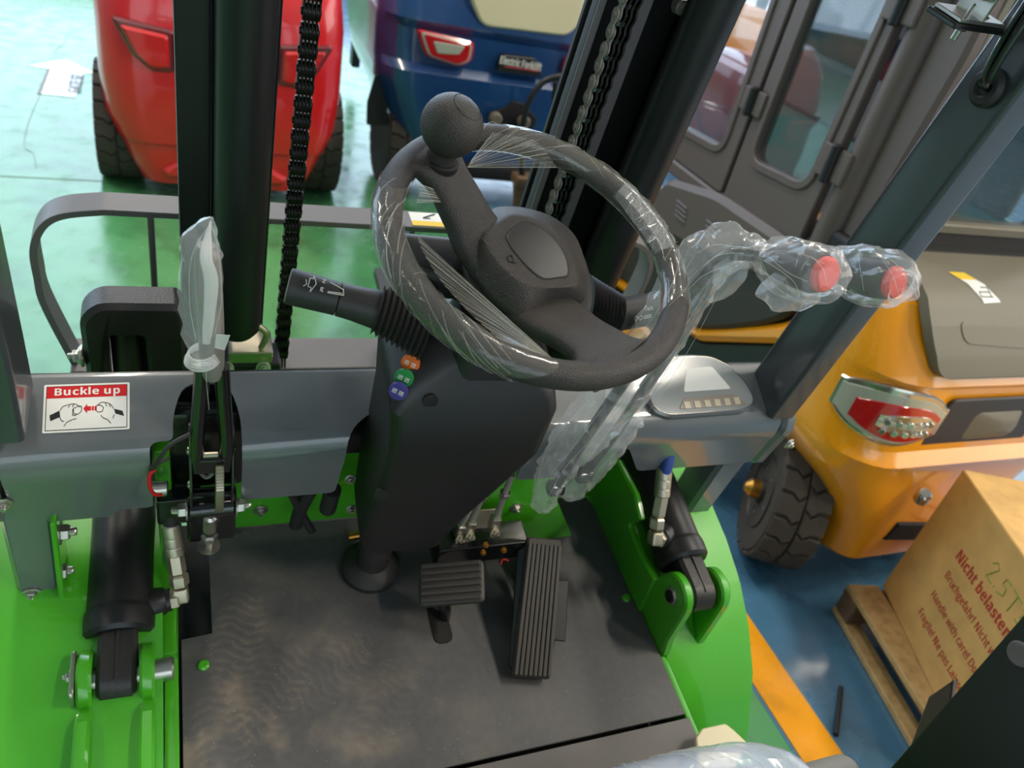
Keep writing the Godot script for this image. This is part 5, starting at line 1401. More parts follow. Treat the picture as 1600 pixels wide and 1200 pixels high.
	part(sl, "bag_strands", creases([
		[Vector3(0.1061, 1.0081, -0.646), Vector3(0.0903, 1.1238, -0.644), Vector3(0.1107, 1.2097, -0.642), Vector3(0.1391, 1.3342, -0.636), Vector3(0.1521, 1.4392, -0.632), Vector3(0.1539, 1.4948, -0.626)], [Vector3(0.1388, 0.9596, -0.65), Vector3(0.1357, 1.0652, -0.644), Vector3(0.159, 1.1502, -0.642), Vector3(0.1854, 1.2636, -0.638), Vector3(0.201, 1.378, -0.632), Vector3(0.1982, 1.4561, -0.628)],
		[Vector3(0.1998, 0.9735, -0.652), Vector3(0.2089, 1.0578, -0.65), Vector3(0.2255, 1.1404, -0.646), Vector3(0.234, 1.2308, -0.642), Vector3(0.2324, 1.3394, -0.636), Vector3(0.2224, 1.4345, -0.63)], [Vector3(0.156, 1.4996, -0.626), Vector3(0.1727, 1.5155, -0.622), Vector3(0.2151, 1.5119, -0.62)], [Vector3(0.1684, 1.4227, -0.63), Vector3(0.1819, 1.4671, -0.626), Vector3(0.2149, 1.4893, -0.622)],
		[Vector3(0.1647, 1.4533, -0.63), Vector3(0.1833, 1.4978, -0.624), Vector3(0.2229, 1.5066, -0.62)], [Vector3(0.1141, 1.0621, -0.642), Vector3(0.1286, 1.1153, -0.642), Vector3(0.1475, 1.2077, -0.642)], [Vector3(0.17, 1.318, -0.634), Vector3(0.1866, 1.3666, -0.632), Vector3(0.194, 1.4458, -0.628)], [Vector3(0.2093, 1.111, -0.646), Vector3(0.2131, 1.2041, -0.642), Vector3(0.2269, 1.2881, -0.638)]], 0.00026), "film_strand")
	# bags over the two knobs
	var kb := thing("plastic_bag", "clear plastic bag bunched round the left of the two red-buttoned lever knobs", "plastic bag", Vector3(0.30, 1.45, -0.60), "plastic bags on the levers", true)
	part(kb, "bag_sheet", bag([[Vector3(0.2321, 1.5071, -0.62), 0.010, 0.010], [Vector3(0.255, 1.5, -0.622), 0.018, 0.017], [Vector3(0.2572, 1.5056, -0.6061), 0.029, 0.028], [Vector3(0.2609, 1.5185, -0.5779), 0.033, 0.033], [Vector3(0.2634, 1.5322, -0.5515), 0.034, 0.033], [Vector3(0.2598, 1.5414, -0.5365), 0.028, 0.027], [Vector3(0.2576, 1.5453, -0.5294), 0.012, 0.012]], Vector3(0, 0, 1), 34, 0.0050, 17, 0.8), "bag")
	part(kb, "loose_flap", bag([[Vector3(0.2369, 1.5085, -0.575), 0.030, 0.010], [Vector3(0.2665, 1.4913, -0.57), 0.030, 0.010], [Vector3(0.2969, 1.4811, -0.57), 0.020, 0.006], [Vector3(0.3134, 1.4775, -0.57), 0.006, 0.003]], Vector3(0, 0, 1), 16, 0.004, 19, 0.8), "bag")
	part(kb, "bag_strands", creases([[Vector3(0.239, 1.5057, -0.6173), Vector3(0.2351, 1.5288, -0.5967), Vector3(0.2428, 1.5456, -0.5704), Vector3(0.2452, 1.5587, -0.5354)], [Vector3(0.2389, 1.5036, -0.6151), Vector3(0.2261, 1.5222, -0.5714), Vector3(0.2296, 1.5256, -0.5445), Vector3(0.2381, 1.5151, -0.5329)], [Vector3(0.2403, 1.5018, -0.6124), Vector3(0.226, 1.5052, -0.5693), Vector3(0.2286, 1.5074, -0.5462)], [Vector3(0.2337, 1.5176, -0.6015), Vector3(0.2276, 1.5283, -0.5581), Vector3(0.2324, 1.5375, -0.5301)], [Vector3(0.2414, 1.5553, -0.5531), Vector3(0.2406, 1.556, -0.5274), Vector3(0.2456, 1.543, -0.5152)]], 0.00026), "film_strand")
	var kc := thing("plastic_bag", "clear plastic bag with a pointed corner over the right of the two red-buttoned lever knobs", "plastic bag", Vector3(0.44, 1.45, -0.62), "plastic bags on the levers", true)
	part(kc, "bag_sheet", bag([[Vector3(0.4079, 1.4626, -0.6505), 0.024, 0.022], [Vector3(0.4096, 1.47, -0.6414), 0.034, 0.030], [Vector3(0.4156, 1.4836, -0.6206), 0.039, 0.034], [Vector3(0.4155, 1.5003, -0.5909), 0.039, 0.036], [Vector3(0.4109, 1.5124, -0.567), 0.033, 0.031], [Vector3(0.4097, 1.5176, -0.5496), 0.022, 0.018], [Vector3(0.4209, 1.5158, -0.5329), 0.003, 0.003]], Vector3(0, 0, 1), 34, 0.0050, 23, 0.8), "bag")
	part(kc, "bag_strands", creases([[Vector3(0.3868, 1.4897, -0.6447), Vector3(0.3946, 1.5177, -0.6222), Vector3(0.3905, 1.5401, -0.5773), Vector3(0.407, 1.5291, -0.5476), Vector3(0.4209, 1.5158, -0.5329)], [Vector3(0.3908, 1.5144, -0.621), Vector3(0.3819, 1.5059, -0.5937), Vector3(0.385, 1.4904, -0.5752)], [Vector3(0.3875, 1.4681, -0.6212), Vector3(0.3855, 1.4796, -0.5793), Vector3(0.4007, 1.5043, -0.541), Vector3(0.4194, 1.5154, -0.5333)], [Vector3(0.3881, 1.5348, -0.589), Vector3(0.3793, 1.5347, -0.5515), Vector3(0.391, 1.5175, -0.5371)], [Vector3(0.3874, 1.5011, -0.6327), Vector3(0.382, 1.4895, -0.6078), Vector3(0.3839, 1.4725, -0.5964)]], 0.00026), "film_strand")
	# film over the seat
	var sf := thing("seat_cover_film", "creased clear plastic film stretched over the black seat cushion at the bottom edge", "plastic film", Vector3(0.14, 0.97, 0.0), "", true)
	part(sf, "film_sheet", seat_sheet(), "seat_film")
	part(sf, "film_strands", seat_creases(), "film_strand")

func bag(secs: Array, face: Vector3, seg: int, amp: float, sd: int, sharp: float) -> M:
	# rings along a path: [centre, half width across, half depth]; crumpled by ridged noise
	var n := FastNoiseLite.new()
	n.seed = sd
	n.frequency = 22.0
	n.fractal_type = FastNoiseLite.FRACTAL_RIDGED
	n.fractal_octaves = 3
	var cs := []
	for s in secs: cs.append(s[0])
	var total := 0.0
	for i in cs.size() - 1: total += (cs[i] as Vector3).distance_to(cs[i + 1])
	var cnt := maxi(16, int(total / 0.006))
	var path := curve(cs, cnt)
	var rings := []
	for i in cnt:
		var d := (path[mini(i + 1, cnt - 1)] - path[maxi(i - 1, 0)]).normalized()
		var side := d.cross(face).normalized()
		var up := side.cross(d).normalized()
		var f := float(i) / (cnt - 1) * (secs.size() - 1)
		var k := mini(int(f), secs.size() - 2)
		var w: float = lerpf(secs[k][1], secs[k + 1][1], smoothstep(0, 1, f - k))
		var h: float = lerpf(secs[k][2], secs[k + 1][2], smoothstep(0, 1, f - k))
		var r := PackedVector3Array()
		for q in seg:
			var a := TAU * q / seg
			var p := path[i] + side * cos(a) * w + up * sin(a) * h
			# folds run along the path more than across it
			var nn := n.get_noise_3d(p.x + d.x * 0.0, p.y, p.z) * amp + sin(a * 5.0 + i * 0.12 + sd) * amp * 0.35 * sharp
			nn *= clampf(minf(w, h) / 0.012, 0.1, 1.0)
			r.push_back(p + (side * cos(a) + up * sin(a)) * nn)
		rings.append(r)
	var m := M.new().loft(rings)
	m.angle = 18.0
	return m

func creases(lines: Array, r: float) -> M:
	var m := M.new()
	for l in lines:
		var c := curve(l, 26)
		for i in c.size(): c[i] += Vector3(rng.randf_range(-1, 1), rng.randf_range(-1, 1), rng.randf_range(-1, 1)) * r * 0.6
		m.tube(c, r, 5)
	return m

func rim_pt(a: float, ph: float, r: float) -> Vector3:   # a round the wheel, ph round the rim's section (0 outwards, PI/2 up)
	return wp(cos(a) * (0.175 + cos(ph) * r), sin(a) * (0.175 + cos(ph) * r), sin(ph) * r)

func wheel_film() -> void:
	var t := thing("stretch_film", "clear stretch film wound in bands round the rim of the black steering wheel", "plastic film", WC, "", true)
	var bands := [[152.0, 203.0, 3], [203.0, 248.0, 5], [58.0, 103.0, 8], [-37.0, 58.0, 9]]
	for b in bands:
		var rings := []
		var cnt := int((b[1] - b[0]) * 0.8)
		var n := FastNoiseLite.new()
		n.seed = b[2]
		n.frequency = 40.0
		for i in cnt + 1:
			var r := PackedVector3Array()
			for q in 26:
				var ph := TAU * q / 26
				var skew := deg_to_rad(12.0) * sin(ph)   # slanted edges
				var a := deg_to_rad(lerpf(b[0], b[1], float(i) / cnt)) + skew * (1.0 if b[2] != 8 else -1.0)
				var p := rim_pt(a, ph, 0.0172)
				r.push_back(rim_pt(a, ph, 0.0172 + 0.0009 * n.get_noise_3dv(p)))
			rings.append(r)
		var m := M.new().loft(rings, false, false)
		m.angle = 25.0
		part(t, "film_band", m, "film")
		var st := M.new()
		for k in (16 if b[2] != 8 else 12):
			var a0 := deg_to_rad(rng.randf_range(b[0], b[1] - 10.0))
			var ln := deg_to_rad(rng.randf_range(10.0, 32.0))
			var p0 := rng.randf() * PI * 1.1 - 0.1
			var tw := -1.9 * (1.0 if b[2] != 8 else -1.0)
			var pts := PackedVector3Array()
			for i in 12:
				var f := i / 11.0
				pts.push_back(rim_pt(minf(a0 + ln * f, deg_to_rad(b[1])), p0 + tw * f, 0.0180))
			st.tube(pts, rng.randf_range(0.00008, 0.00024), 4)
		part(t, "film_strands", st, "film_strand").set_meta("kind", "stuff")
	# fans of film drawn tight from the rim to the spokes
	fan(t, [Vector3(0.0266, 1.5037, -0.7822), Vector3(0.0058, 1.5191, -0.8121), Vector3(-0.0277, 1.5215, -0.8165), Vector3(-0.0533, 1.5215, -0.8206)], Vector3(-0.0896, 1.4958, -0.7772), Vector3(-0.0806, 1.5002, -0.7909), 18)
	fan(t, [Vector3(-0.1623, 1.4997, -0.7304), Vector3(-0.1603, 1.4951, -0.7188), Vector3(-0.167, 1.4918, -0.7011)], Vector3(-0.1272, 1.4837, -0.7402), Vector3(-0.1278, 1.479, -0.7269), 12)
	fan(t, [Vector3(-0.1759, 1.4875, -0.6488), Vector3(-0.1746, 1.4859, -0.6218), Vector3(-0.1631, 1.4797, -0.5841), Vector3(-0.1404, 1.4708, -0.5464), Vector3(-0.1165, 1.4637, -0.5172)], Vector3(-0.0569, 1.4479, -0.5036), Vector3(-0.0643, 1.4458, -0.5115), 20)
	fan(t, [Vector3(0.135, 1.4467, -0.5897), Vector3(0.1004, 1.4438, -0.5484), Vector3(0.0704, 1.4405, -0.526)], Vector3(0.0361, 1.4335, -0.5336), Vector3(0.045, 1.4363, -0.5196), 16)
	# the torn loose edge at the upper right of the rim
	var n2 := FastNoiseLite.new()
	n2.seed = 77
	n2.frequency = 0.35
	for k in 2:
		var flap := M.new()
		flap.angle = 12.0
		var prev := []
		for i in 40:
			var a := deg_to_rad(lerpf(36.0, 0.0, i / 39.0))
			var wv := 0.5 + 0.5 * n2.get_noise_2d(i * 4.0, k * 50.0)
			var row := [rim_pt(a, 1.5 + 0.5 * k, 0.0178), rim_pt(a, 2.0 + 0.5 * k, 0.0190 + 0.003 * wv), rim_pt(a, 2.5 + 0.45 * k, 0.0195 + (0.004 + 0.007 * wv) * sin(PI * i / 39.0))]
			if i > 0:
				for q in 2: flap.quad(prev[q], prev[q + 1], row[q + 1], row[q])
			prev = row
		part(t, "torn_edge", flap, "bag")
	var tear := M.new()
	for k in 34:
		var a := deg_to_rad(rng.randf_range(2.0, 34.0))
		var p0 := rng.randf_range(1.2, 2.8)
		tear.tube(V([rim_pt(a, p0, 0.0182), rim_pt(a - rng.randf_range(-0.05, 0.07), p0 + rng.randf_range(-0.5, 0.5), 0.0195), rim_pt(a - rng.randf_range(0.0, 0.1), p0 + rng.randf_range(-0.8, 0.8), 0.0190)]), rng.randf_range(0.0001, 0.0003), 4)
	part(t, "film_strands", tear, "film_strand").set_meta("kind", "stuff")

func fan(t: Node3D, arc: Array, a: Vector3, b: Vector3, strands: int) -> void:
	var n := 20
	var edge := curve(arc, n)
	var front := M.new()
	for i in n - 1:
		var p := a.lerp(b, float(i) / (n - 1))
		var q := a.lerp(b, float(i + 1) / (n - 1))
		front.quad(edge[i], edge[i + 1], q, p)
	part(t, "film_fan", front, "film")
	var st := M.new()
	for k in strands:
		var f := (k + rng.randf() * 0.8) / strands
		var e := edge[int(f * (n - 1))].lerp(edge[mini(int(f * (n - 1)) + 1, n - 1)], fmod(f * (n - 1), 1.0))
		var g := a.lerp(b, clampf(f + rng.randf_range(-0.15, 0.15), 0, 1))
		st.tube(V([e, e.lerp(g, 0.5) + WF.basis.z * rng.randf_range(-0.0008, 0.0012), g]), rng.randf_range(0.0001, 0.00028), 4)
	part(t, "film_strands", st, "film_strand").set_meta("kind", "stuff")

func seat_pt(u: float, v: float) -> Vector3:   # u across, v from the front edge back
	var e := absf(u * 2 - 1)
	var x := 0.14 + (u - 0.5) * 0.545
	var a := clampf(v / 0.25, 0, 1) * PI / 2
	var z := -0.205 - 0.045 * cos(a) + maxf(v - 0.25, 0) * 0.55 + 0.07 * pow(e, 4.0)
	var y := 0.900 + 0.100 * sin(a) - 0.09 * pow(e, 12.0) - 0.012 * pow(e, 3.0)
	return Vector3(x, y, z)

func seat_sheet() -> M:
	var n := FastNoiseLite.new()
	n.seed = 31
	n.frequency = 14.0
	n.fractal_type = FastNoiseLite.FRACTAL_RIDGED
	var m := M.new()
	m.angle = 25.0
	var g := []
	for i in 61:
		var row := []
		for k in 41:
			var p := seat_pt(i / 60.0, k / 40.0)
			row.append(p + Vector3(0, 0.004 + 0.006 * n.get_noise_2d(p.x, p.z), 0))
		g.append(row)
	for i in 60:
		for k in 40: m.quad(g[i][k], g[i + 1][k], g[i + 1][k + 1], g[i][k + 1])
	return m

func seat_creases() -> M:
	var m := M.new()
	for k in 40:
		var u := rng.randf_range(0.25, 0.98)
		var v := rng.randf_range(0.0, 0.4)
		var d := Vector2(rng.randf_range(-0.1, 0.1), rng.randf_range(0.06, 0.2))
		var pts := []
		for q in 4: pts.append(seat_pt(clampf(u + d.x * q / 3.0, 0, 1), clampf(v + d.y * q / 3.0, 0, 1)) + Vector3(0, 0.009, 0))
		m.tube(curve(pts, 10), rng.randf_range(0.0003, 0.0007), 4)
	return m


# ---------------------------------------------------------------- the other trucks
func plan(cx: float, hw: float, zr: float, dep: float, r: float, y: float, seg := 6) -> PackedVector3Array:
	return M.rrect(hw * 2, dep, r, seg, Transform3D(Basis(), Vector3(cx, y, zr - dep / 2)))

func tyre(t: Node3D, c: Vector3, r: float, w: float, lugs: int, rim_side: float, steer := 0.0) -> void:
	var xf := M.axis(c, Vector3(1, 0, 0))
	var ty := Node3D.new()
	ty.name = "rear_tyre"
	t.add_child(ty, true)
	var h := w / 2
	part(ty, "carcass", M.new().lathe(V2([Vector2(r * 0.55, -h * 0.92), Vector2(r * 0.72, -h), Vector2(r * 0.90, -h), Vector2(r * 0.955, -h * 0.8), Vector2(r * 0.955, h * 0.8), Vector2(r * 0.90, h), Vector2(r * 0.72, h), Vector2(r * 0.55, h * 0.92)]), xf, 48), "tyre")
	# chunky tread blocks in two staggered rows, chevron-edged
	var blk := []
	for s in [-1.0, 1.0]:
		var pitch := TAU * r / lugs
		var p := V2([Vector2(-pitch * 0.44, 0.002 * s), Vector2(-pitch * 0.20, h * 0.30 * s), Vector2(-pitch * 0.44, h * 0.55 * s), Vector2(-pitch * 0.40, h * 0.99 * s), Vector2(pitch * 0.40, h * 0.99 * s), Vector2(pitch * 0.44, h * 0.55 * s), Vector2(pitch * 0.66, h * 0.30 * s), Vector2(pitch * 0.42, 0.002 * s)])
		blk.append(M.new().extrude(p, r * 0.075, Transform3D(Basis(Vector3(0, 0, 1), Vector3(1, 0, 0), Vector3(0, 1, 0)), Vector3(0, r * 0.96, 0)), 0.004).mesh())
	for k in lugs:
		for s in 2:
			var a := TAU * (k + 0.5 * s) / lugs
			inst(ty, "tread_block", blk[s], "tyre", Transform3D(Basis(Vector3(1, 0, 0), a), c))
	if rim_side != 0.0:
		var d := Vector3(rim_side, 0, 0)
		part(ty, "wheel_rim", M.new().lathe(V2([Vector2(r * 0.58, -0.01), Vector2(r * 0.56, h * 0.1), Vector2(r * 0.50, -h * 0.3), Vector2(r * 0.20, -h * 0.25), Vector2(r * 0.18, h * 0.2), Vector2(0, h * 0.2)]), M.axis(c + d * h * 0.9, d), 36), "cab_trim")
		for k in 5:
			var a := TAU * k / 5 + 0.4
			part(ty, "wheel_nut", M.new().bolt(c + d * h * 0.68 + Vector3(0, cos(a), sin(a)) * r * 0.36, d, 0.014, 0.012), "zinc")
		part(ty, "hub_cap", M.new().lathe(V2([Vector2(r * 0.15, 0), Vector2(r * 0.14, 0.04), Vector2(r * 0.06, 0.06), Vector2(0, 0.06)]), M.axis(c + d * h * 0.95, d), 20), "brass")
	else:
		part(ty, "wheel_rim", M.new().lathe(V2([Vector2(r * 0.56, -h * 0.6), Vector2(r * 0.56, h * 0.6)]), xf, 30), "cab_trim")
	if steer != 0.0:
		var o := c - base(t)
		ty.transform = Transform3D(Basis(), o) * Transform3D(Basis(Vector3.UP, steer), Vector3.ZERO) * Transform3D(Basis(), -o)

# a flat-faced detail standing on a rear face z = const: outline in (x, y)
func facing(pts: Array, z: float, depth: float, r := 0.01, bev := 0.004) -> M:
	return M.new().extrude(poly_round(pts, r, 4), depth, Transform3D(Basis(), Vector3(0, 0, z)), bev)

func inset_to(pts: Array, f: float) -> Array:
	var c := Vector2()
	for p in pts: c += Vector2(p.x, p.y) / pts.size()
	return pts.map(func(p): return c + (Vector2(p.x, p.y) - c) * f)

func red_truck() -> void:
	var cx := -0.188
	var t := thing("forklift", "red forklift seen from behind on the left, its rear half hidden by the black mast", "forklift", Vector3(cx, 0, -4.6))
	var body := M.new().loft([plan(cx, 0.375, -4.10, 0.55, 0.10, 0.085), plan(cx, 0.40, -4.07, 0.60, 0.12, 0.10), plan(cx, 0.46, -4.05, 0.70, 0.15, 0.22), plan(cx, 0.498, -4.05, 0.80, 0.17, 0.30), plan(cx, 0.502, -4.03, 0.80, 0.17, 0.312), plan(cx, 0.545, -4.02, 1.0, 0.19, 0.42), plan(cx, 0.562, -4.02, 1.2, 0.20, 0.60), plan(cx, 0.562, -4.05, 1.3, 0.20, 0.90), plan(cx, 0.545, -4.11, 1.3, 0.20, 1.08), plan(cx, 0.50, -4.22, 1.2, 0.20, 1.20)])
	part(t, "counterweight", body, "red_paint")
	for s in [-1, 1]:
		var q: Array = [Vector2(-0.6709, 0.8677), Vector2(-0.4147, 0.8409), Vector2(-0.4143, 0.6558), Vector2(-0.5119, 0.6491), Vector2(-0.5932, 0.7172)]
		if s > 0: q = q.map(func(p): return Vector2(2 * cx - p.x, p.y))
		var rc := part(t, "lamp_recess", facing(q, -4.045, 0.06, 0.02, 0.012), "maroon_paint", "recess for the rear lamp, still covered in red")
		part(rc, "lamp_cover", facing(inset_to(q, 0.78), -4.025, 0.05, 0.02, 0.012), "red_paint")
		part(rc, "dark_slot", facing([Vector2(cx + s * 0.20, 0.84), Vector2(cx + s * 0.13, 0.83), Vector2(cx + s * 0.13, 0.66), Vector2(cx + s * 0.19, 0.66)].map(func(p): return p), -4.03, 0.05, 0.01, 0.004), "hole_black")
		part(t, "crease_ridge", facing([Vector2(cx + s * 0.10, 0.30), Vector2(cx + s * 0.30, 0.18), Vector2(cx + s * 0.28, 0.14), Vector2(cx + s * 0.10, 0.14)], -4.075, 0.10, 0.02, 0.02), "red_paint")
		tyre(t, Vector3(cx + s * 0.50, 0.285, -4.42), 0.285, 0.19, 22, 0.0)
	part(t, "rear_panel", facing([Vector2(cx - 0.10, 0.20), Vector2(cx + 0.10, 0.20), Vector2(cx + 0.10, 0.42), Vector2(cx - 0.10, 0.42)], -4.04, 0.06, 0.03, 0.01), "red_paint")
	part(t, "chassis", M.new().box(Vector3(0.95, 0.5, 1.2), Transform3D(Basis(), Vector3(cx, 0.55, -5.6)), 0.05, 2), "red_paint")
	upper_works(t, cx, -4.05, 0.56, 1.15)
	part(t, "axle", M.new().cyl(Vector3(cx - 0.42, 0.285, -4.42), Vector3(cx + 0.42, 0.285, -4.42), 0.05, 14), "cab_trim")
	for s in [-1, 1]:
		part(t, "front_tyre", M.new().lathe(V2([Vector2(0.16, -0.1), Vector2(0.32, -0.11), Vector2(0.34, -0.08), Vector2(0.34, 0.08), Vector2(0.32, 0.11), Vector2(0.16, 0.1)]), M.axis(Vector3(cx + s * 0.34, 0.34, -5.9), Vector3(1, 0, 0)), 32), "tyre")

func blue_truck() -> void:
	var cx := 1.365
	var t := thing("forklift", "blue forklift seen from behind with a red-rimmed rear lamp and an electric forklift badge", "forklift", Vector3(cx, 0, -4.9))
	part(t, "counterweight", M.new().loft([plan(cx, 0.48, -4.40, 0.50, 0.10, 0.13), plan(cx, 0.52, -4.35, 0.60, 0.12, 0.16), plan(cx, 0.60, -4.32, 0.7, 0.15, 0.34), plan(cx, 0.72, -4.30, 0.9, 0.18, 0.56), plan(cx, 0.77, -4.29, 1.1, 0.20, 0.66), plan(cx, 0.775, -4.285, 1.2, 0.20, 0.74), plan(cx, 0.775, -4.33, 1.2, 0.20, 0.78), plan(cx, 0.78, -4.33, 1.3, 0.20, 0.95), plan(cx, 0.785, -4.29, 1.3, 0.20, 1.0), plan(cx, 0.78, -4.33, 1.3, 0.20, 1.16), plan(cx, 0.72, -4.45, 1.2, 0.20, 1.40), plan(cx, 0.60, -4.7, 0.9, 0.20, 1.5)]), "blue_paint")
	for s in [-1, 1]:
		var q: Array = [Vector2(0.7561, 0.9569), Vector2(1.0897, 0.9326), Vector2(1.0867, 0.8315), Vector2(1.0189, 0.7955), Vector2(0.824, 0.8304)]
		if s > 0: q = q.map(func(p): return Vector2(2 * cx - p.x, p.y))
		var l := part(t, "rear_lamp", facing(q, -4.31, 0.05, 0.03, 0.008), "lamp_red")
		part(l, "clear_ring", facing(inset_to(q, 0.90), -4.285, 0.01, 0.03, 0.003), "lamp_clear")
		part(l, "red_lens", facing(inset_to(q, 0.80), -4.281, 0.012, 0.02, 0.003), "lamp_red")
		part(l, "clear_lens", facing([q[0].lerp(q[3], 0.28) + Vector2(0.02 * -s, 0.0), q[1].lerp(q[4], 0.22), q[2].lerp(q[0], 0.25), q[4].lerp(q[1], 0.22)], -4.276, 0.014, 0.012, 0.003), "lamp_clear")
		tyre(t, Vector3(cx + s * 0.56, 0.29, -4.62), 0.29, 0.20, 22, 0.0)
		var fl: Array = [Vector2(0.5987, 0.6646), Vector2(0.6524, 0.6334), Vector2(0.7069, 0.396), Vector2(0.579, 0.3826), Vector2(0.5689, 0.5113)]
		if s > 0: fl = fl.map(func(p): return Vector2(2 * cx - p.x, p.y))
		part(t, "mud_flap", facing(fl, -4.43, 0.02, 0.015, 0.004), "flap_black")
	upper_works(t, cx, -4.5, 0.74, 1.48)
	# badge
	var bq: Array = [Vector2(1.2592, 0.8952), Vector2(1.4528, 0.9003), Vector2(1.52, 0.8068), Vector2(1.2442, 0.8038)]
	var bd := part(t, "badge", facing(bq, -4.30, 0.05, 0.012, 0.004), "sticker_black", "black badge with white lettering")
	lettering(bd, "lettering", "Electric Forklift", 0.040, Transform3D(Basis(Vector3(0, 0, 1), -0.04), Vector3((bq[0].x + bq[1].x + bq[2].x + bq[3].x) / 4, (bq[0].y + bq[2].y) / 2 + 0.012, -4.2735)), "white_print", true, "Droid Sans", 0.62, 0.002)
	part(bd, "red_line", M.new().box(Vector3(0.21, 0.004, 0.003), Transform3D(Basis(), Vector3((bq[2].x + bq[3].x) / 2, bq[2].y + 0.03, -4.273)), 0.001, 1), "sticker_red")
	# cream tailgate panel above
	part(t, "tailgate_panel", facing([Vector2(1.0066, 1.2548), Vector2(1.0256, 1.1352), Vector2(1.1094, 1.0205), Vector2(1.6162, 1.0395), Vector2(1.6753, 1.1157), Vector2(1.6635, 1.3617)], -4.31, 0.06, 0.05, 0.012), "cream", "cream panel on the tail of the blue forklift")
	# drawbar pocket with two knobs, hand rail
	var p := part(t, "drawbar_pocket", facing([Vector2(1.2387, 0.5668), Vector2(1.3398, 0.6149), Vector2(1.3709, 0.6551), Vector2(1.437, 0.6481), Vector2(1.546, 0.5704), Vector2(1.5361, 0.5083), Vector2(1.2739, 0.5112)], -4.33, 0.10, 0.012, 0.006), "hole_black")
	for q in [Vector3(1.2671, 0.5572, -4.26), Vector3(1.4435, 0.5576, -4.26)]:
		part(p, "pocket_knob", M.new().cyl(q, q + Vector3(0, 0, 0.05), 0.036, 20, 0.008), "hood_grey")
	part(t, "tow_bumper", M.new().box(Vector3(1.0, 0.09, 0.10), Transform3D(Basis(), Vector3(cx, 0.21, -4.34)), 0.02, 2), "flap_black")
	# a second blue machine beyond, and the low hand truck standing behind it
	var h := thing("hand_pallet_truck", "dark hand pallet truck with a bent tube handle standing behind the blue forklift", "pallet truck", Vector3(1.6644, 0, -4.2193) * Vector3(1, 0, 1))
	var hz := -3.95
	part(h, "handle", M.new().tube(curve([Vector3(1.4342, 0.1473, -3.95), Vector3(1.3563, 0.429, -3.95), Vector3(1.3177, 0.6752, -3.95), Vector3(1.3516, 0.815, -3.95), Vector3(1.4177, 0.8796, -3.95), Vector3(1.5436, 0.9052, -3.95), Vector3(1.7015, 0.8978, -3.95)], 40), 0.017, 14), "mast_black")
	part(h, "handle_post", M.new().tube(curve([Vector3(1.4511, 0.8671, -3.95), Vector3(1.4919, 0.6236, -3.95), Vector3(1.5768, 0.1368, -3.95)], 14), 0.014, 12), "mast_black")
	part(h, "pump_body", M.new().cyl(Vector3(1.4194, 0.1583, -3.95), Vector3(1.3864, 0.3, -3.95), 0.05, 20, 0.01).box(Vector3(0.22, 0.06, 0.12), Transform3D(Basis(), Vector3(1.4424, 0.316, -3.95)), 0.015, 2), "wood_dark")
	part(h, "steer_wheel", M.new().lathe(V2([Vector2(0.03, -0.03), Vector2(0.08, -0.03), Vector2(0.085, -0.02), Vector2(0.085, 0.02), Vector2(0.08, 0.03), Vector2(0.03, 0.03)]), M.axis(Vector3(Vector3(1.4194, 0.1583, -3.95).x, 0.085, -3.95), Vector3(1, 0, 0)), 24), "tyre")
	part(h, "fork_arm", M.new().box(Vector3(0.16, 0.05, 1.0), Transform3D(Basis(), Vector3(Vector3(1.4589, 0.2477, -3.95).x + 0.30, 0.10, -4.2)), 0.01, 2), "mast_black")

func ring_frame(outer: PackedVector2Array, inner: PackedVector2Array, d: float, xf: Transform3D) -> M:   # a panel with a window opening; both outlines have as many points
	var r := []
	for e in [[outer, -d / 2], [M.inset(outer, -0.0), d / 2 - 0.004], [M.inset(outer, 0.004), d / 2], [M.inset(inner, -0.004), d / 2], [inner, d / 2 - 0.004], [inner, -d / 2], [outer, -d / 2]]:
		var q := PackedVector3Array()
		for p in e[0]: q.push_back(xf * Vector3(p.x, p.y, e[1]))
		r.append(q)
	return M.new().loft(r, false, false)

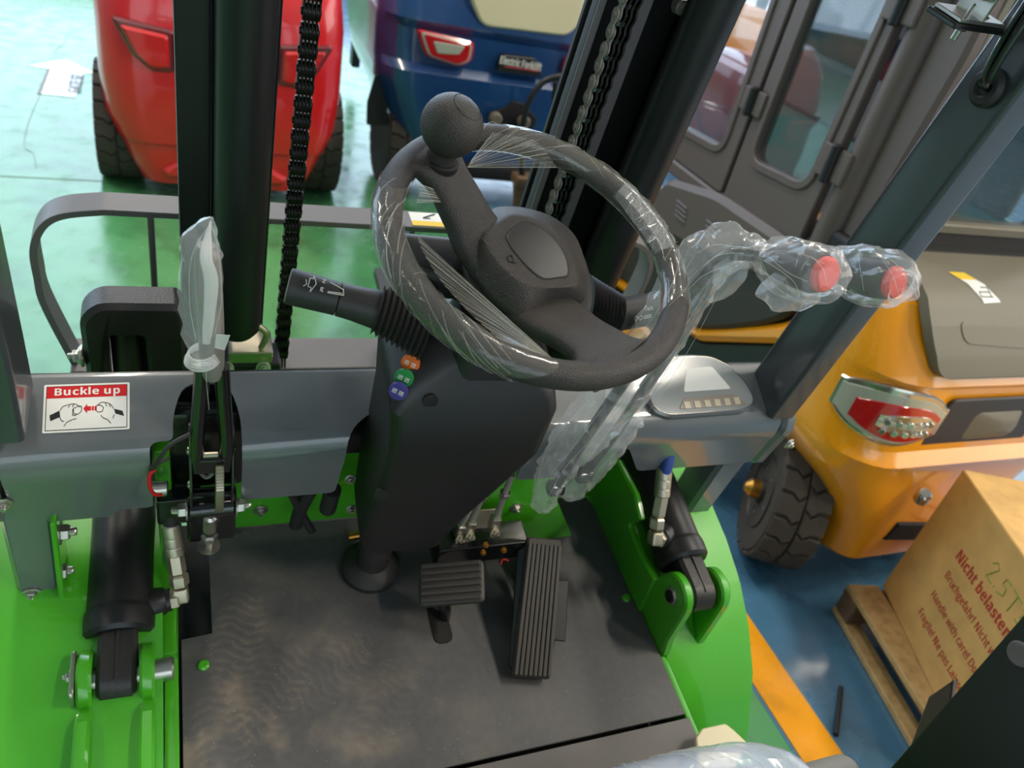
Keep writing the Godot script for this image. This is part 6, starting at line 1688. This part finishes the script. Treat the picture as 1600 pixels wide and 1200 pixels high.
func yellow_truck() -> void:
	var cx := 1.77
	var t := thing("forklift", "yellow forklift with a dark grey cab parked on the right of the green one", "forklift", Vector3(cx, 0, -2.0))
	# counterweight: a narrow toe, flaring over the rear wheels
	var cw := M.new().loft([plan(cx, 0.25, -1.20, 0.30, 0.08, 0.16), plan(cx, 0.27, -1.17, 0.32, 0.08, 0.19), plan(cx, 0.29, -1.16, 0.36, 0.10, 0.30), plan(cx, 0.36, -1.165, 0.40, 0.13, 0.42), plan(cx, 0.44, -1.17, 0.50, 0.16, 0.50), plan(cx, 0.468, -1.165, 0.46, 0.17, 0.56), plan(cx, 0.474, -1.15, 0.48, 0.17, 0.60), plan(cx, 0.474, -1.18, 0.45, 0.17, 0.635), plan(cx, 0.472, -1.20, 0.43, 0.17, 0.84), plan(cx, 0.474, -1.185, 0.43, 0.17, 0.86), plan(cx, 0.47, -1.22, 0.38, 0.17, 0.93), plan(cx, 0.455, -1.30, 0.30, 0.14, 1.04), plan(cx, 0.40, -1.42, 0.4, 0.12, 1.085)])
	part(t, "counterweight", cw, "yellow_paint")
	# black hood panel let into the sloping top
	var hprof := V2([Vector2(1.112, -1.50), Vector2(1.108, -1.40), Vector2(1.098, -1.335), Vector2(1.075, -1.293), Vector2(1.02, -1.243), Vector2(0.953, -1.198), Vector2(0.90, -1.174), Vector2(0.872, -1.168)])
	var hp := part(t, "hood_panel", M.new().bent(poly_round([Vector3(1.40, 0, 0.01), Vector3(2.14, 0, 0.01), Vector3(2.145, 0.30, 0.05), Vector3(2.10, 0.432, 0.05), Vector3(1.44, 0.432, 0.05), Vector3(1.395, 0.30, 0.05)], 0.05, 5), hprof, 0.03), "hood_grey", "dark grey hood panel with a shallow hand grip")
	part(hp, "grip_recess", M.new().bent(poly_round([Vector2(1.50, 0.275), Vector2(1.77, 0.262), Vector2(2.04, 0.275), Vector2(2.02, 0.335), Vector2(1.77, 0.350), Vector2(1.52, 0.335)], 0.03, 5), hprof, 0.003, 0.0025), "hood_grey")
	var wl := part(hp, "warning_label", M.new().bent(V2([Vector2(1.545, 0.115), Vector2(1.605, 0.115), Vector2(1.672, 0.222), Vector2(1.605, 0.226)]), hprof, 0.001, 0.0015), "sticker_white", "white and yellow label on the hood")
	part(wl, "yellow_band", M.new().bent(V2([Vector2(1.545, 0.115), Vector2(1.605, 0.115), Vector2(1.625, 0.147), Vector2(1.562, 0.147)]), hprof, 0.0006, 0.002), "sticker_yellow")
	var pg := M.new()
	for e in [[1.60, 0.19, 1.645, 0.193], [1.598, 0.205, 1.648, 0.208], [1.60, 0.19, 1.603, 0.208], [1.64, 0.175, 1.643, 0.208], [1.615, 0.175, 1.643, 0.178]]:
		pg.bent(V2([Vector2(e[0], e[1]), Vector2(e[2], e[1]), Vector2(e[2], e[3]), Vector2(e[0], e[3])]), hprof, 0.0004, 0.002)
	part(wl, "pictogram", pg, "sticker_black")
	# rear lamps that wrap round the corners
	for s in [-1, 1]:
		var l := Node3D.new()
		l.name = "rear_lamp"
		t.add_child(l, true)
		var path := func(f: float, out: float) -> Vector3:   # round the corner of the body, 0 at the side, 1 at the inner end
			var r := 0.17 + out
			var ccx: float = cx + s * (0.474 - 0.17)
			var ccz := -1.185 - 0.17
			if f < 0.62:
				var a := lerpf(0.12, PI / 2, f / 0.62)
				return Vector3(ccx + s * cos(a) * r, 0, ccz + sin(a) * r)
			return Vector3(lerpf(ccx, cx + s * 0.20, (f - 0.62) / 0.38), 0, ccz + r)
		for lay in [["housing", 0.0, 1.0, 0.655, 0.840, 0.006, "lamp_chrome"], ["clear_cover", 0.03, 0.97, 0.664, 0.826, 0.008, "lamp_clear"], ["red_lens", 0.16, 0.93, 0.672, 0.800, 0.010, "lamp_red"], ["chrome_reflector", 0.34, 0.90, 0.695, 0.772, 0.013, "lamp_chrome"], ["light_bar", 0.34, 0.78, 0.725, 0.742, 0.016, "lamp_clear"]]:
			var rings := []
			for i in 25:
				var f := lerpf(lay[1], lay[2], i / 24.0)
				var taper := sin(clampf((f - lay[1]) / (lay[2] - lay[1]), 0.03, 0.97) * PI)
				var k := lerpf(0.35, 1.0, pow(taper, 0.6))
				var slope := -0.02 * f
				var mid: float = (lay[3] + lay[4]) / 2 + slope + 0.01
				var hh: float = (lay[4] - lay[3]) / 2 * k
				var r := PackedVector3Array()
				for q in [[-1.0, -0.02], [-1.0, 0.5], [-0.9, 1.0], [0.9, 1.0], [1.0, 0.5], [1.0, -0.02]]:
					var o: float = lay[5] if q[1] == 1.0 else (lay[5] * 0.4 if q[1] > 0 else -0.02)
					var p: Vector3 = path.call(f, o)
					r.push_back(p + Vector3(0, mid + hh * q[0], 0))
				rings.append(r)
			part(l, lay[0], M.new().loft(rings), lay[6])
		for k in 6:
			for v in 2:
				var p: Vector3 = path.call(0.40 + 0.08 * k, 0.014)
				part(l, "light_diode", M.new().cyl(p + Vector3(0, 0.715 + 0.033 * v - 0.008, 0), p + Vector3(0, 0.715 + 0.033 * v - 0.008, 0) + (p - Vector3(cx, 0, -1.6)).normalized() * 0.006, 0.010, 10, 0.002), "lamp_chrome")
		tyre(t, Vector3(cx + s * 0.32, 0.225, -1.43), 0.225, 0.165, 18, -1.0 if s < 0 else 0.0, -0.55)
	# black recess between the lamps with a moulded bulge
	var rp := part(t, "rear_recess", M.new().extrude(poly_round([Vector2(cx - 0.20, 0.815), Vector2(cx + 0.20, 0.815), Vector2(cx + 0.22, 0.65), Vector2(cx - 0.23, 0.64)], 0.02), 0.012, Transform3D(Basis(), Vector3(0, 0, -1.188)), 0.004), "cab_trim")
	part(rp, "recess_bulge", M.new().loft([M.rrect(0.20, 0.10, 0.02, 4, Transform3D(Basis(Vector3(1, 0, 0), PI / 2), Vector3(cx + 0.03, 0.715, -1.182))), M.rrect(0.10, 0.05, 0.02, 4, Transform3D(Basis(Vector3(1, 0, 0), PI / 2), Vector3(cx + 0.06, 0.715, -1.165)))]), "hood_grey")
	# tow eye and step pocket in the toe
	part(t, "tow_eye", M.new().cyl(Vector3(1.6294, 0.4674, -1.14), Vector3(1.6142, 0.5098, -1.13), 0.022, 18, 0.006), "lamp_chrome")
	part(t, "toe_pocket", facing([Vector2(1.6125, 0.2809), Vector2(1.6332, 0.3545), Vector2(1.7707, 0.3366), Vector2(1.8315, 0.2492)], -1.163, 0.02, 0.008, 0.006), "hole_black")
	part(t, "side_pipe", M.new().cyl(Vector3(2.23, 0.60, -1.20), Vector3(2.27, 0.86, -1.22), 0.035, 20, 0.006), "lamp_chrome")
	# body side: yellow flank, black step panel, grey fairing, cab
	var x := 1.345
	part(t, "side_flank", M.new().extrude(poly_round([Vector2(-1.42, 0.86), Vector2(-1.42, 0.60), Vector2(-1.55, 0.63), Vector2(-1.62, 0.72), Vector2(-2.0, 0.485), Vector2(-2.9, 0.30), Vector2(-2.9, 0.36), Vector2(-2.02, 0.528), Vector2(-1.655, 0.775), Vector2(-1.58, 0.86)], 0.03), 0.10, sidewise(x + 0.03), 0.02), "yellow_paint")
	part(t, "side_step", M.new().extrude(poly_round([Vector2(-1.50, 0.60), Vector2(-1.63, 0.715), Vector2(-2.0, 0.48), Vector2(-2.9, 0.30), Vector2(-2.9, 0.20), Vector2(-1.62, 0.34)], 0.02), 0.08, sidewise(x + 0.05), 0.01), "dark_green")
	part(t, "lower_flank", M.new().extrude(poly_round([Vector2(-1.70, 0.36), Vector2(-2.9, 0.31), Vector2(-2.9, 0.12), Vector2(-1.78, 0.14)], 0.02), 0.08, sidewise(x + 0.03), 0.015), "yellow_paint")
	part(t, "underbody", M.new().box(Vector3(0.70, 0.26, 1.6), Transform3D(Basis(), Vector3(cx, 0.38, -2.2)), 0.03, 2), "flap_black")
	part(t, "rear_axle", M.new().cyl(Vector3(cx - 0.26, 0.225, -1.43), Vector3(cx + 0.26, 0.225, -1.43), 0.055, 16), "flap_black")
	for s in [-1, 1]:
		part(t, "front_tyre", M.new().lathe(V2([Vector2(0.16, -0.1), Vector2(0.31, -0.11), Vector2(0.33, -0.08), Vector2(0.33, 0.08), Vector2(0.31, 0.11), Vector2(0.16, 0.1)]), M.axis(Vector3(cx + s * 0.42, 0.33, -2.95), Vector3(1, 0, 0)), 32), "tyre")
	part(t, "step_panel", M.new().extrude(poly_round([Vector2(-1.63, 0.90), Vector2(-1.645, 0.80), Vector2(-1.72, 0.73), Vector2(-1.89, 0.605), Vector2(-2.03, 0.522), Vector2(-2.9, 0.36), Vector2(-2.9, 0.84)], 0.04), 0.05, sidewise(x - 0.002), 0.014), "cab_trim")
	var fa := part(t, "fairing", M.new().extrude(poly_round([Vector2(-2.4784, 0.9179), Vector2(-2.1488, 0.9934), Vector2(-1.7611, 1.0105), Vector3(-1.63, 0.93, 0.03), Vector3(-1.75, 0.86, 0.04), Vector3(-2.2, 0.76, 0.04), Vector3(-2.56, 0.70, 0.06)], 0.05, 5), 0.07, sidewise(x - 0.012), 0.022), "cab_grey")
	for v in [Vector2(-2.3117, 0.8549), Vector2(-2.1068, 0.8701)]:
		for k in 4:
			part(fa, "louvre_slat", M.new().box(Vector3(0.008, 0.006, 0.075), Transform3D(Basis(Vector3(0, 0, 1), 0.5), Vector3(x - 0.050, v.y + 0.026 - 0.016 * k, v.x + 0.006 * k)), 0.002, 1), "frame_grey")
	# doors: panels with a rubber-framed pane each, between rounded posts
	var sx := sidewise(x)
	var d1o := poly_round([Vector2(-2.17, 0.985), Vector2(-2.17, 1.95), Vector2(-2.82, 1.95), Vector2(-2.82, 0.985)], 0.02, 5)
	var d1i := poly_round([Vector2(-2.245, 1.115), Vector2(-2.265, 1.85), Vector2(-2.70, 1.85), Vector2(-2.66, 1.09)], 0.055, 5)
	var d2o := poly_round([Vector2(-1.735, 1.01), Vector2(-1.735, 1.95), Vector2(-2.152, 1.95), Vector2(-2.152, 0.985)], 0.02, 5)
	var d2i := poly_round([Vector2(-1.795, 1.165), Vector2(-1.79, 1.85), Vector2(-2.085, 1.85), Vector2(-2.08, 1.14)], 0.06, 5)
	for e in [["cab_door", d1o, d1i], ["cab_door", d2o, d2i]]:
		var dr := part(t, e[0], ring_frame(e[1], e[2], 0.03, sx), "cab_grey", "dark grey cab door with a tall rounded pane")
		part(dr, "pane_seal", ring_frame(M.inset(e[2], -0.022), M.inset(e[2], 0.006), 0.046, sx), "cab_grey")
		part(dr, "pane", M.new().extrude(M.inset(e[2], 0.001), 0.004, sx, 0.0005), "glass")
	part(t, "door_sill", M.new().extrude(poly_round([Vector2(-1.64, 1.008), Vector2(-2.16, 0.982), Vector2(-2.82, 0.98), Vector2(-2.82, 0.93), Vector2(-2.2, 0.93), Vector2(-1.64, 0.95)], 0.01), 0.05, sidewise(x + 0.004), 0.008), "cab_grey")
	for e in [[Vector2(-2.160, 1.305), 0.045], [Vector2(-1.722, 1.265), 0.055], [Vector2(-1.722, 1.685), 0.05]]:
		var hg := part(t, "door_hinge", M.new().cyl(Vector3(x - 0.036, e[0].y - e[1], e[0].x), Vector3(x - 0.036, e[0].y + e[1], e[0].x), 0.016, 16, 0.004), "flap_black")
		for s in [-1, 1]:
			part(hg, "hinge_leaf", M.new().box(Vector3(0.018, e[1] * 1.7, 0.05), Transform3D(Basis(), Vector3(x - 0.024, e[0].y, e[0].x + s * 0.034)), 0.006, 2), "cab_grey")
	part(t, "cab_post", M.new().tube(V([Vector3(x + 0.02, 0.96, -1.672), Vector3(x + 0.02, 2.0, -1.665)]), 0.042, 24), "cab_grey")
	part(t, "cab_post", M.new().extrude(poly_round([Vector2(-1.64, 0.98), Vector2(-1.64, 1.95), Vector2(-1.52, 1.95), Vector2(-1.515, 1.62), Vector2(-1.545, 1.30), Vector2(-1.56, 1.14), Vector2(-1.56, 0.98)], 0.03), 0.05, sidewise(x + 0.045), 0.012), "cab_grey")
	part(t, "cab_post", M.new().box(Vector3(0.06, 1.0, 0.08), Transform3D(Basis(), Vector3(2.18, 1.47, -1.60)), 0.02, 2), "cab_grey")
	part(t, "cab_post", M.new().box(Vector3(0.06, 1.3, 0.06), Transform3D(Basis(), Vector3(2.18, 1.33, -3.20)), 0.02, 2), "cab_grey")
	part(t, "cab_roof", M.new().box(Vector3(0.96, 0.10, 1.75), Transform3D(Basis(), Vector3(cx, 2.0, -2.38)), 0.04, 3), "cab_grey")
	# rear window in its frame
	var zr := -1.60
	var ro := poly_round([Vector2(1.38, 1.095), Vector2(2.18, 1.095), Vector2(2.18, 1.95), Vector2(1.38, 1.95)], 0.03, 5)
	var ri := poly_round([Vector2(1.475, 1.165), Vector2(2.13, 1.165), Vector2(2.13, 1.86), Vector2(1.50, 1.86)], 0.08, 5)
	var rw := part(t, "rear_window", ring_frame(ro, ri, 0.05, Transform3D(Basis(), Vector3(0, 0, zr))), "cab_trim")
	part(rw, "window_seal", ring_frame(M.inset(ri, -0.024), M.inset(ri, 0.006), 0.062, Transform3D(Basis(), Vector3(0, 0, zr))), "hood_grey")
	part(rw, "pane", M.new().extrude(M.inset(ri, 0.001), 0.004, Transform3D(Basis(), Vector3(0, 0, zr)), 0.0005), "glass")
	part(t, "cab_sill", M.new().box(Vector3(0.86, 0.10, 0.14), Transform3D(Basis(), Vector3(cx, 1.055, -1.58)), 0.02, 3), "flap_black")
	# inside the cab
	part(t, "cab_floor", M.new().box(Vector3(0.80, 0.05, 1.1), Transform3D(Basis(), Vector3(cx, 0.62, -2.25)), 0.01, 1), "flap_black")
	part(t, "operator_seat", M.new().loft([M.rrect(0.44, 0.12, 0.05, 4, Transform3D(Basis(Vector3(1, 0, 0), 0.15), Vector3(cx, 1.02, -1.84))), M.rrect(0.46, 0.13, 0.05, 4, Transform3D(Basis(Vector3(1, 0, 0), 0.15), Vector3(cx, 1.20, -1.81))), M.rrect(0.42, 0.11, 0.05, 4, Transform3D(Basis(Vector3(1, 0, 0), 0.15), Vector3(cx, 1.45, -1.77))), M.rrect(0.34, 0.06, 0.03, 4, Transform3D(Basis(Vector3(1, 0, 0), 0.15), Vector3(cx, 1.50, -1.765)))]).box(Vector3(0.46, 0.14, 0.46), Transform3D(Basis(), Vector3(cx, 1.0, -2.05)), 0.05, 3), "seat_grey")
	part(t, "seat_box", M.new().box(Vector3(0.66, 0.34, 0.66), Transform3D(Basis(), Vector3(cx, 0.78, -1.98)), 0.02, 2), "teal_panel")
	part(t, "far_door_panel", M.new().box(Vector3(0.04, 0.42, 1.5), Transform3D(Basis(), Vector3(2.17, 0.93, -2.45)), 0.01, 1), "teal_panel")
	part(t, "far_door_trim", M.new().box(Vector3(0.06, 0.24, 1.45), Transform3D(Basis(), Vector3(2.15, 1.255, -2.45)), 0.03, 3), "seat_grey")
	part(t, "far_door_pane", M.new().box(Vector3(0.006, 0.58, 1.45), Transform3D(Basis(), Vector3(2.17, 1.66, -2.45)), 0.002, 1), "tinted_glass")

func far_things() -> void:
	# beyond the yellow truck: a maroon forklift, an orange one with its lamp, racks by the wall
	var ax := 3.78
	var a := thing("forklift", "dark red forklift hood glimpsed through the front door pane of the grey cab", "forklift", Vector3(ax, 0, -5.0))
	part(a, "counterweight", M.new().loft([plan(ax, 0.50, -4.50, 0.8, 0.12, 0.12), plan(ax, 0.56, -4.45, 1.0, 0.16, 0.4), plan(ax, 0.56, -4.45, 1.0, 0.16, 0.80), plan(ax, 0.54, -4.50, 0.95, 0.16, 0.90), plan(ax, 0.44, -4.65, 0.8, 0.16, 0.95)]), "maroon_paint")
	for s in [-1, 1]: tyre(a, Vector3(ax + s * 0.46, 0.26, -4.80), 0.26, 0.17, 14, 0.0)
	part(a, "chassis", M.new().box(Vector3(1.0, 0.5, 1.2), Transform3D(Basis(), Vector3(ax, 0.5, -5.8)), 0.06, 2), "maroon_paint")
	var ox := 5.0
	var b := thing("forklift", "orange forklift with a pale round lamp behind the dark red one", "forklift", Vector3(ox, 0, -6.5))
	part(b, "counterweight", M.new().loft([plan(ox, 0.5, -6.0, 0.8, 0.12, 0.12), plan(ox, 0.6, -5.92, 1.0, 0.16, 0.4), plan(ox, 0.6, -5.92, 1.0, 0.16, 0.95), plan(ox, 0.5, -6.1, 0.8, 0.16, 1.15)]), "yellow_paint")
	for s in [-1, 1]:
		part(b, "rear_lamp", M.new().cyl(Vector3(ox + s * 0.42, 0.80, -5.93), Vector3(ox + s * 0.42, 0.80, -5.86), 0.11, 24, 0.02), "cream")
		tyre(b, Vector3(ox + s * 0.50, 0.26, -6.3), 0.26, 0.17, 14, 0.0)
		part(b, "roof_post", M.new().box(Vector3(0.08, 1.0, 0.10), Transform3D(Basis(), Vector3(ox + s * 0.45, 1.6, -6.6)), 0.02, 2), "flap_black")
	part(b, "chassis", M.new().box(Vector3(1.0, 0.5, 1.2), Transform3D(Basis(), Vector3(ox, 0.5, -7.4)), 0.06, 2), "yellow_paint")
	part(b, "roof", M.new().box(Vector3(1.05, 0.06, 1.3), Transform3D(Basis(), Vector3(ox, 2.1, -7.0)), 0.02, 2), "flap_black")
	part(b, "notice_board", M.new().box(Vector3(0.34, 0.24, 0.02), Transform3D(Basis(Vector3(0, 0, 1), 0.2), Vector3(4.62, 1.14, -5.90)), 0.005, 1), "sticker_white")
	part(b, "notice_panel", M.new().box(Vector3(0.22, 0.15, 0.01), Transform3D(Basis(Vector3(0, 0, 1), 0.2), Vector3(4.62, 1.14, -5.882)), 0.003, 1), "sticker_purple")

# overhead guard, seat and mast of a truck that faces away: all above or beyond what the rear shows
func upper_works(t: Node3D, cx: float, zr: float, hw: float, y0: float) -> void:
	for s in [-1, 1]:
		part(t, "guard_post", M.new().tube(V([Vector3(cx + s * hw * 0.8, y0, zr - 0.55), Vector3(cx + s * hw * 0.8, 2.05, zr - 0.50)]), 0.03, 12), "flap_black")
		part(t, "guard_post", M.new().tube(V([Vector3(cx + s * hw * 0.8, 0.8, zr - 1.75), Vector3(cx + s * hw * 0.8, 2.05, zr - 1.50)]), 0.03, 12), "flap_black")
		part(t, "roof_rail", M.new().box(Vector3(0.06, 0.06, 1.1), Transform3D(Basis(), Vector3(cx + s * hw * 0.8, 2.06, zr - 1.0)), 0.015, 2), "flap_black")
		part(t, "mast_rail", M.new().box(Vector3(0.07, 2.0, 0.12), Transform3D(Basis(), Vector3(cx + s * hw * 0.6, 1.15, zr - 2.15)), 0.01, 1), "mast_black")
	for k in 6:
		part(t, "roof_bar", M.new().box(Vector3(hw * 1.6, 0.04, 0.03), Transform3D(Basis(), Vector3(cx, 2.06, zr - 0.52 - 0.19 * k)), 0.008, 1), "flap_black")
	part(t, "seat", M.new().box(Vector3(0.46, 0.14, 0.46), Transform3D(Basis(), Vector3(cx, y0 + 0.04, zr - 1.0)), 0.05, 3).box(Vector3(0.44, 0.50, 0.12), Transform3D(Basis(Vector3(1, 0, 0), 0.15), Vector3(cx, y0 + 0.30, zr - 0.78)), 0.05, 3), "seat_black")

func floor_things() -> void:
	# painted yellow line between the green bay and the blue lane
	var yl := struct("trim_1", M.new().box(Vector3(0.132, 0.003, 11.0), Transform3D(Basis(), Vector3(1.148, 0.0015, 3.5)), 0.0008, 1), "floor_yellow", "yellow painted floor line")
	var fk := 1
	for e in [[Vector3(-1.2205, 0.0012, -4.2522), Vector3(-1.0586, 0.0012, -4.2605), Vector3(-0.7756, 0.0012, -4.2751)], [Vector3(-1.1901, 0.0012, -7.7616), Vector3(-1.1694, 0.0012, -6.9396), Vector3(-1.2122, 0.0012, -6.5224)], [Vector3(-1.1911, 0.0012, -5.5335), Vector3(-1.1935, 0.0012, -5.0611), Vector3(-1.1694, 0.0012, -4.6793), Vector3(-1.1169, 0.0012, -4.5797), Vector3(-1.0841, 0.0012, -4.3904)]]:
		fk += 1
		struct("trim_" + str(fk), M.new().tube(curve(e, 24), 0.0016, 6), "hood_grey", "fine crack in the floor paint")
	var fs := thing("foam_sheet", "small pale cream torn sheet lying between the seat film and the right green fender", "scrap", Vector3(0.4272, 0.735, -0.3099), "", true)
	part(fs, "sheet", M.new().extrude(poly_round([Vector2(0.3794, -0.3118), Vector2(0.3984, -0.3232), Vector2(0.4464, -0.3227), Vector2(0.4566, -0.3097), Vector2(0.4709, -0.285), Vector2(0.4275, -0.2516), Vector2(0.3604, -0.2655)].map(func(p): return Vector2(p.x, -p.y)), 0.003), 0.010, Transform3D(Basis(Vector3(1, 0, 0), Vector3(0, 0, -1), Vector3(0, 1, 0)), Vector3(0, 0.730, 0)), 0.002), "cream")
	# arrow decal on the floor, left
	var c := Vector3(-1.115, 0.002, -5.95)
	var dn := Basis(Vector3(1, 0, 0), Vector3(0, 0, -1), Vector3(0, 1, 0))
	var ar := thing("floor_arrow", "white arrow marking on the floor left of the red forklift", "floor marking", Vector3(c.x, 0, c.z))
	part(ar, "arrow", M.new().extrude(V2([Vector2(-1.3297, -6.1313), Vector2(-1.1253, -6.3885), Vector2(-0.9145, -6.126), Vector2(-0.9978, -6.1036), Vector2(-1.001, -5.5715), Vector2(-1.2088, -5.569), Vector2(-1.2096, -6.1122)].map(func(p): return Vector2(p.x, -p.y))), 0.003, Transform3D(dn, Vector3(0, 0.0015, 0)), 0.0004), "floor_white")
	part(ar, "arrow_edge", M.new().extrude(V2([Vector2(-1.2088, -5.569), Vector2(-1.2096, -6.1122), Vector2(-1.1919, -6.1205), Vector2(-1.1878, -5.5643)].map(func(p): return Vector2(p.x, -p.y))), 0.002, Transform3D(dn, Vector3(0, 0.0032, 0)), 0.0003), "hood_grey")
	lettering(ar, "lettering", "GATE SE", 0.075, Transform3D(Basis(Vector3(-0.02, 0, -1), Vector3(-1, 0, 0.02), Vector3(0, 1, 0)), Vector3(-1.02, 0.0042, -5.86)), "cab_trim", true, "Droid Sans", 1.0, 0.001)
	# dark rod lying on the blue floor
	single("steel_rod", M.new().tube(curve([Vector3(1.3508, 0.008, -0.8655), Vector3(1.2885, 0.008, -0.8028), Vector3(1.2271, 0.008, -0.7407)], 10), 0.0075, 10), "flap_black", "thin dark rod lying on the blue floor near the pallet", "rod")
	# pallet
	var p := thing("pallet", "worn wooden pallet under the cardboard box", "pallet", Vector3(1.85, 0, -0.75))
	var ax := Vector3(1.530, 0, -1.125)
	var ay := Vector3(1.436, 0, -0.680)
	var fz := (ay - ax).normalized()
	var fx := Vector3(-fz.z, 0, fz.x) * -1.0
	if fx.x < 0: fx = -fx
	var L := 1.0
	var bs := Basis(fx, Vector3.UP, fx.cross(Vector3.UP))
	var put := func(u: float, y: float, v: float) -> Transform3D: return Transform3D(bs, ax + fx * u + fz * v + Vector3(0, y, 0))
	for k in 6:
		part(p, "deck_board", M.new().box(Vector3(0.11, 0.022, L), put.call(0.055 + 0.145 * k, 0.119, L / 2), 0.003, 1), "wood")
	for v in [0.035, 0.5, 0.965]:
		part(p, "stringer", M.new().box(Vector3(0.018, 0.062, L / 2 - 0.08), put.call(0.085, 0.057, 0.25 if v < 0.5 else 0.75), 0.002, 1), "wood_dark")
		part(p, "cross_board", M.new().box(Vector3(0.83, 0.018, 0.075), put.call(0.415, 0.099, v), 0.003, 1), "wood_dark")
		for u in [0.045, 0.42, 0.785]:
			part(p, "block", M.new().box(Vector3(0.085, 0.066, 0.075), put.call(u, 0.057, v), 0.004, 1), "wood_dark")
	for u in [0.03, 0.42, 0.80]:
		part(p, "base_board", M.new().box(Vector3(0.06, 0.022, L), put.call(u, 0.0125, L / 2), 0.003, 1), "wood")
	# carton with its print
	var e0 := Vector3(1.648, 0.13, -1.098)
	var e1 := Vector3(1.482, 0.13, -0.668)
	var cz := (e1 - e0).normalized()
	var cxx := Vector3(cz.z, 0, -cz.x)
	var bx := thing("cardboard_box", "tall cardboard box with red handling text standing on the pallet", "box", Vector3(1.85, 0.13, -0.8))
	var h := 0.50
	var len := 0.62
	var w := 0.55
	var cb := Basis(cxx, Vector3.UP, cz)
	if cxx.x < 0: cb = Basis(-cxx, Vector3.UP, -cz)
	var out := cxx if cxx.x > 0 else -cxx
	part(bx, "carton", M.new().box(Vector3(w, h, len), Transform3D(cb, e0 + cz * (len / 2) + out * (w / 2) + Vector3(0, h / 2, 0)), 0.006, 3), "carton")
	part(bx, "tape_seam", M.new().box(Vector3(0.003, 0.001, len), Transform3D(cb, e0 + cz * (len / 2) + out * (w / 2) + Vector3(0, h, 0)), 0.0004, 1), "wood_dark")
	# text runs along the face, x along cz, up along y, reader at -out
	var tf := Transform3D(Basis(cz, Vector3.UP, cz.cross(Vector3.UP)), Vector3.ZERO)
	var face := e0 - out * 0.0008
	for l in [["Nicht belasten!", 0.034, 0.316, 0.330, true], ["Bruchgefahr! Nicht werfen!", 0.0245, 0.355, 0.257, false], ["Handle with care! Do not throw!", 0.0240, 0.385, 0.178, false], ["Fragile! Ne pas Laisser tomber!", 0.0240, 0.380, 0.101, false]]:
		var x := tf
		x.origin = face + cz * l[2] + Vector3(0, l[3], 0)
		lettering(bx, "lettering", l[0], l[1], x, "carton_red", l[4], "Droid Sans", 0.86, 0.0008)
	var gs := M.new()
	for st in [[[0.33, 0.40], [0.345, 0.415], [0.36, 0.405], [0.345, 0.375], [0.335, 0.36], [0.365, 0.36]], [[0.375, 0.362], [0.378, 0.364]], [[0.42, 0.41], [0.395, 0.41], [0.393, 0.39], [0.412, 0.39], [0.417, 0.37], [0.392, 0.36]], [[0.43, 0.41], [0.475, 0.408]], [[0.452, 0.408], [0.452, 0.355]], [[0.485, 0.40], [0.525, 0.40]], [[0.505, 0.415], [0.492, 0.378], [0.528, 0.378]], [[0.508, 0.395], [0.508, 0.345]], [[0.482, 0.362], [0.53, 0.362]]]:
		var pts := PackedVector3Array()
		for q in st: pts.push_back(face + cz * (q[0] - 0.05) + Vector3(0, q[1] + 0.01, 0))
		gs.tube(pts, 0.0014, 6)
	part(bx, "handwriting", gs, "carton_green", "green handwritten note")
	# dark machine panel in the near right corner
	var m := thing("machine_panel", "dark green-black sheet steel machine side standing close by in the lower right corner", "panel", Vector3(0.64, 0.0, 0.0))
	part(m, "panel", M.new().box(Vector3(0.04, 1.25, 0.70), Transform3D(Basis(), Vector3(0.64, 0.635, -0.020)), 0.004, 2), "dark_green")
	part(m, "side_flange", M.new().extrude(poly_round([Vector2(-0.4068, 0.8552), Vector2(-0.3957, 0.9142), Vector2(-0.3064, 0.7472), Vector2(-0.3566, 0.6539), Vector2(-0.3704, 0.7177)], 0.001), 0.01, sidewise(0.66), 0.002), "cab_grey")
	part(m, "edge_clip", M.new().lathe(V2([Vector2(0.018, 0), Vector2(0.016, 0.004), Vector2(0.011, 0.005), Vector2(0, 0.002)]), M.axis(Vector3(0.62, 1.0584, -0.3423), Vector3(-1, 0, 0)), 20), "frame_grey")
	part(m, "foot", M.new().box(Vector3(0.10, 0.02, 0.72), Transform3D(Basis(), Vector3(0.66, 0.01, -0.008)), 0.004, 1), "dark_green")
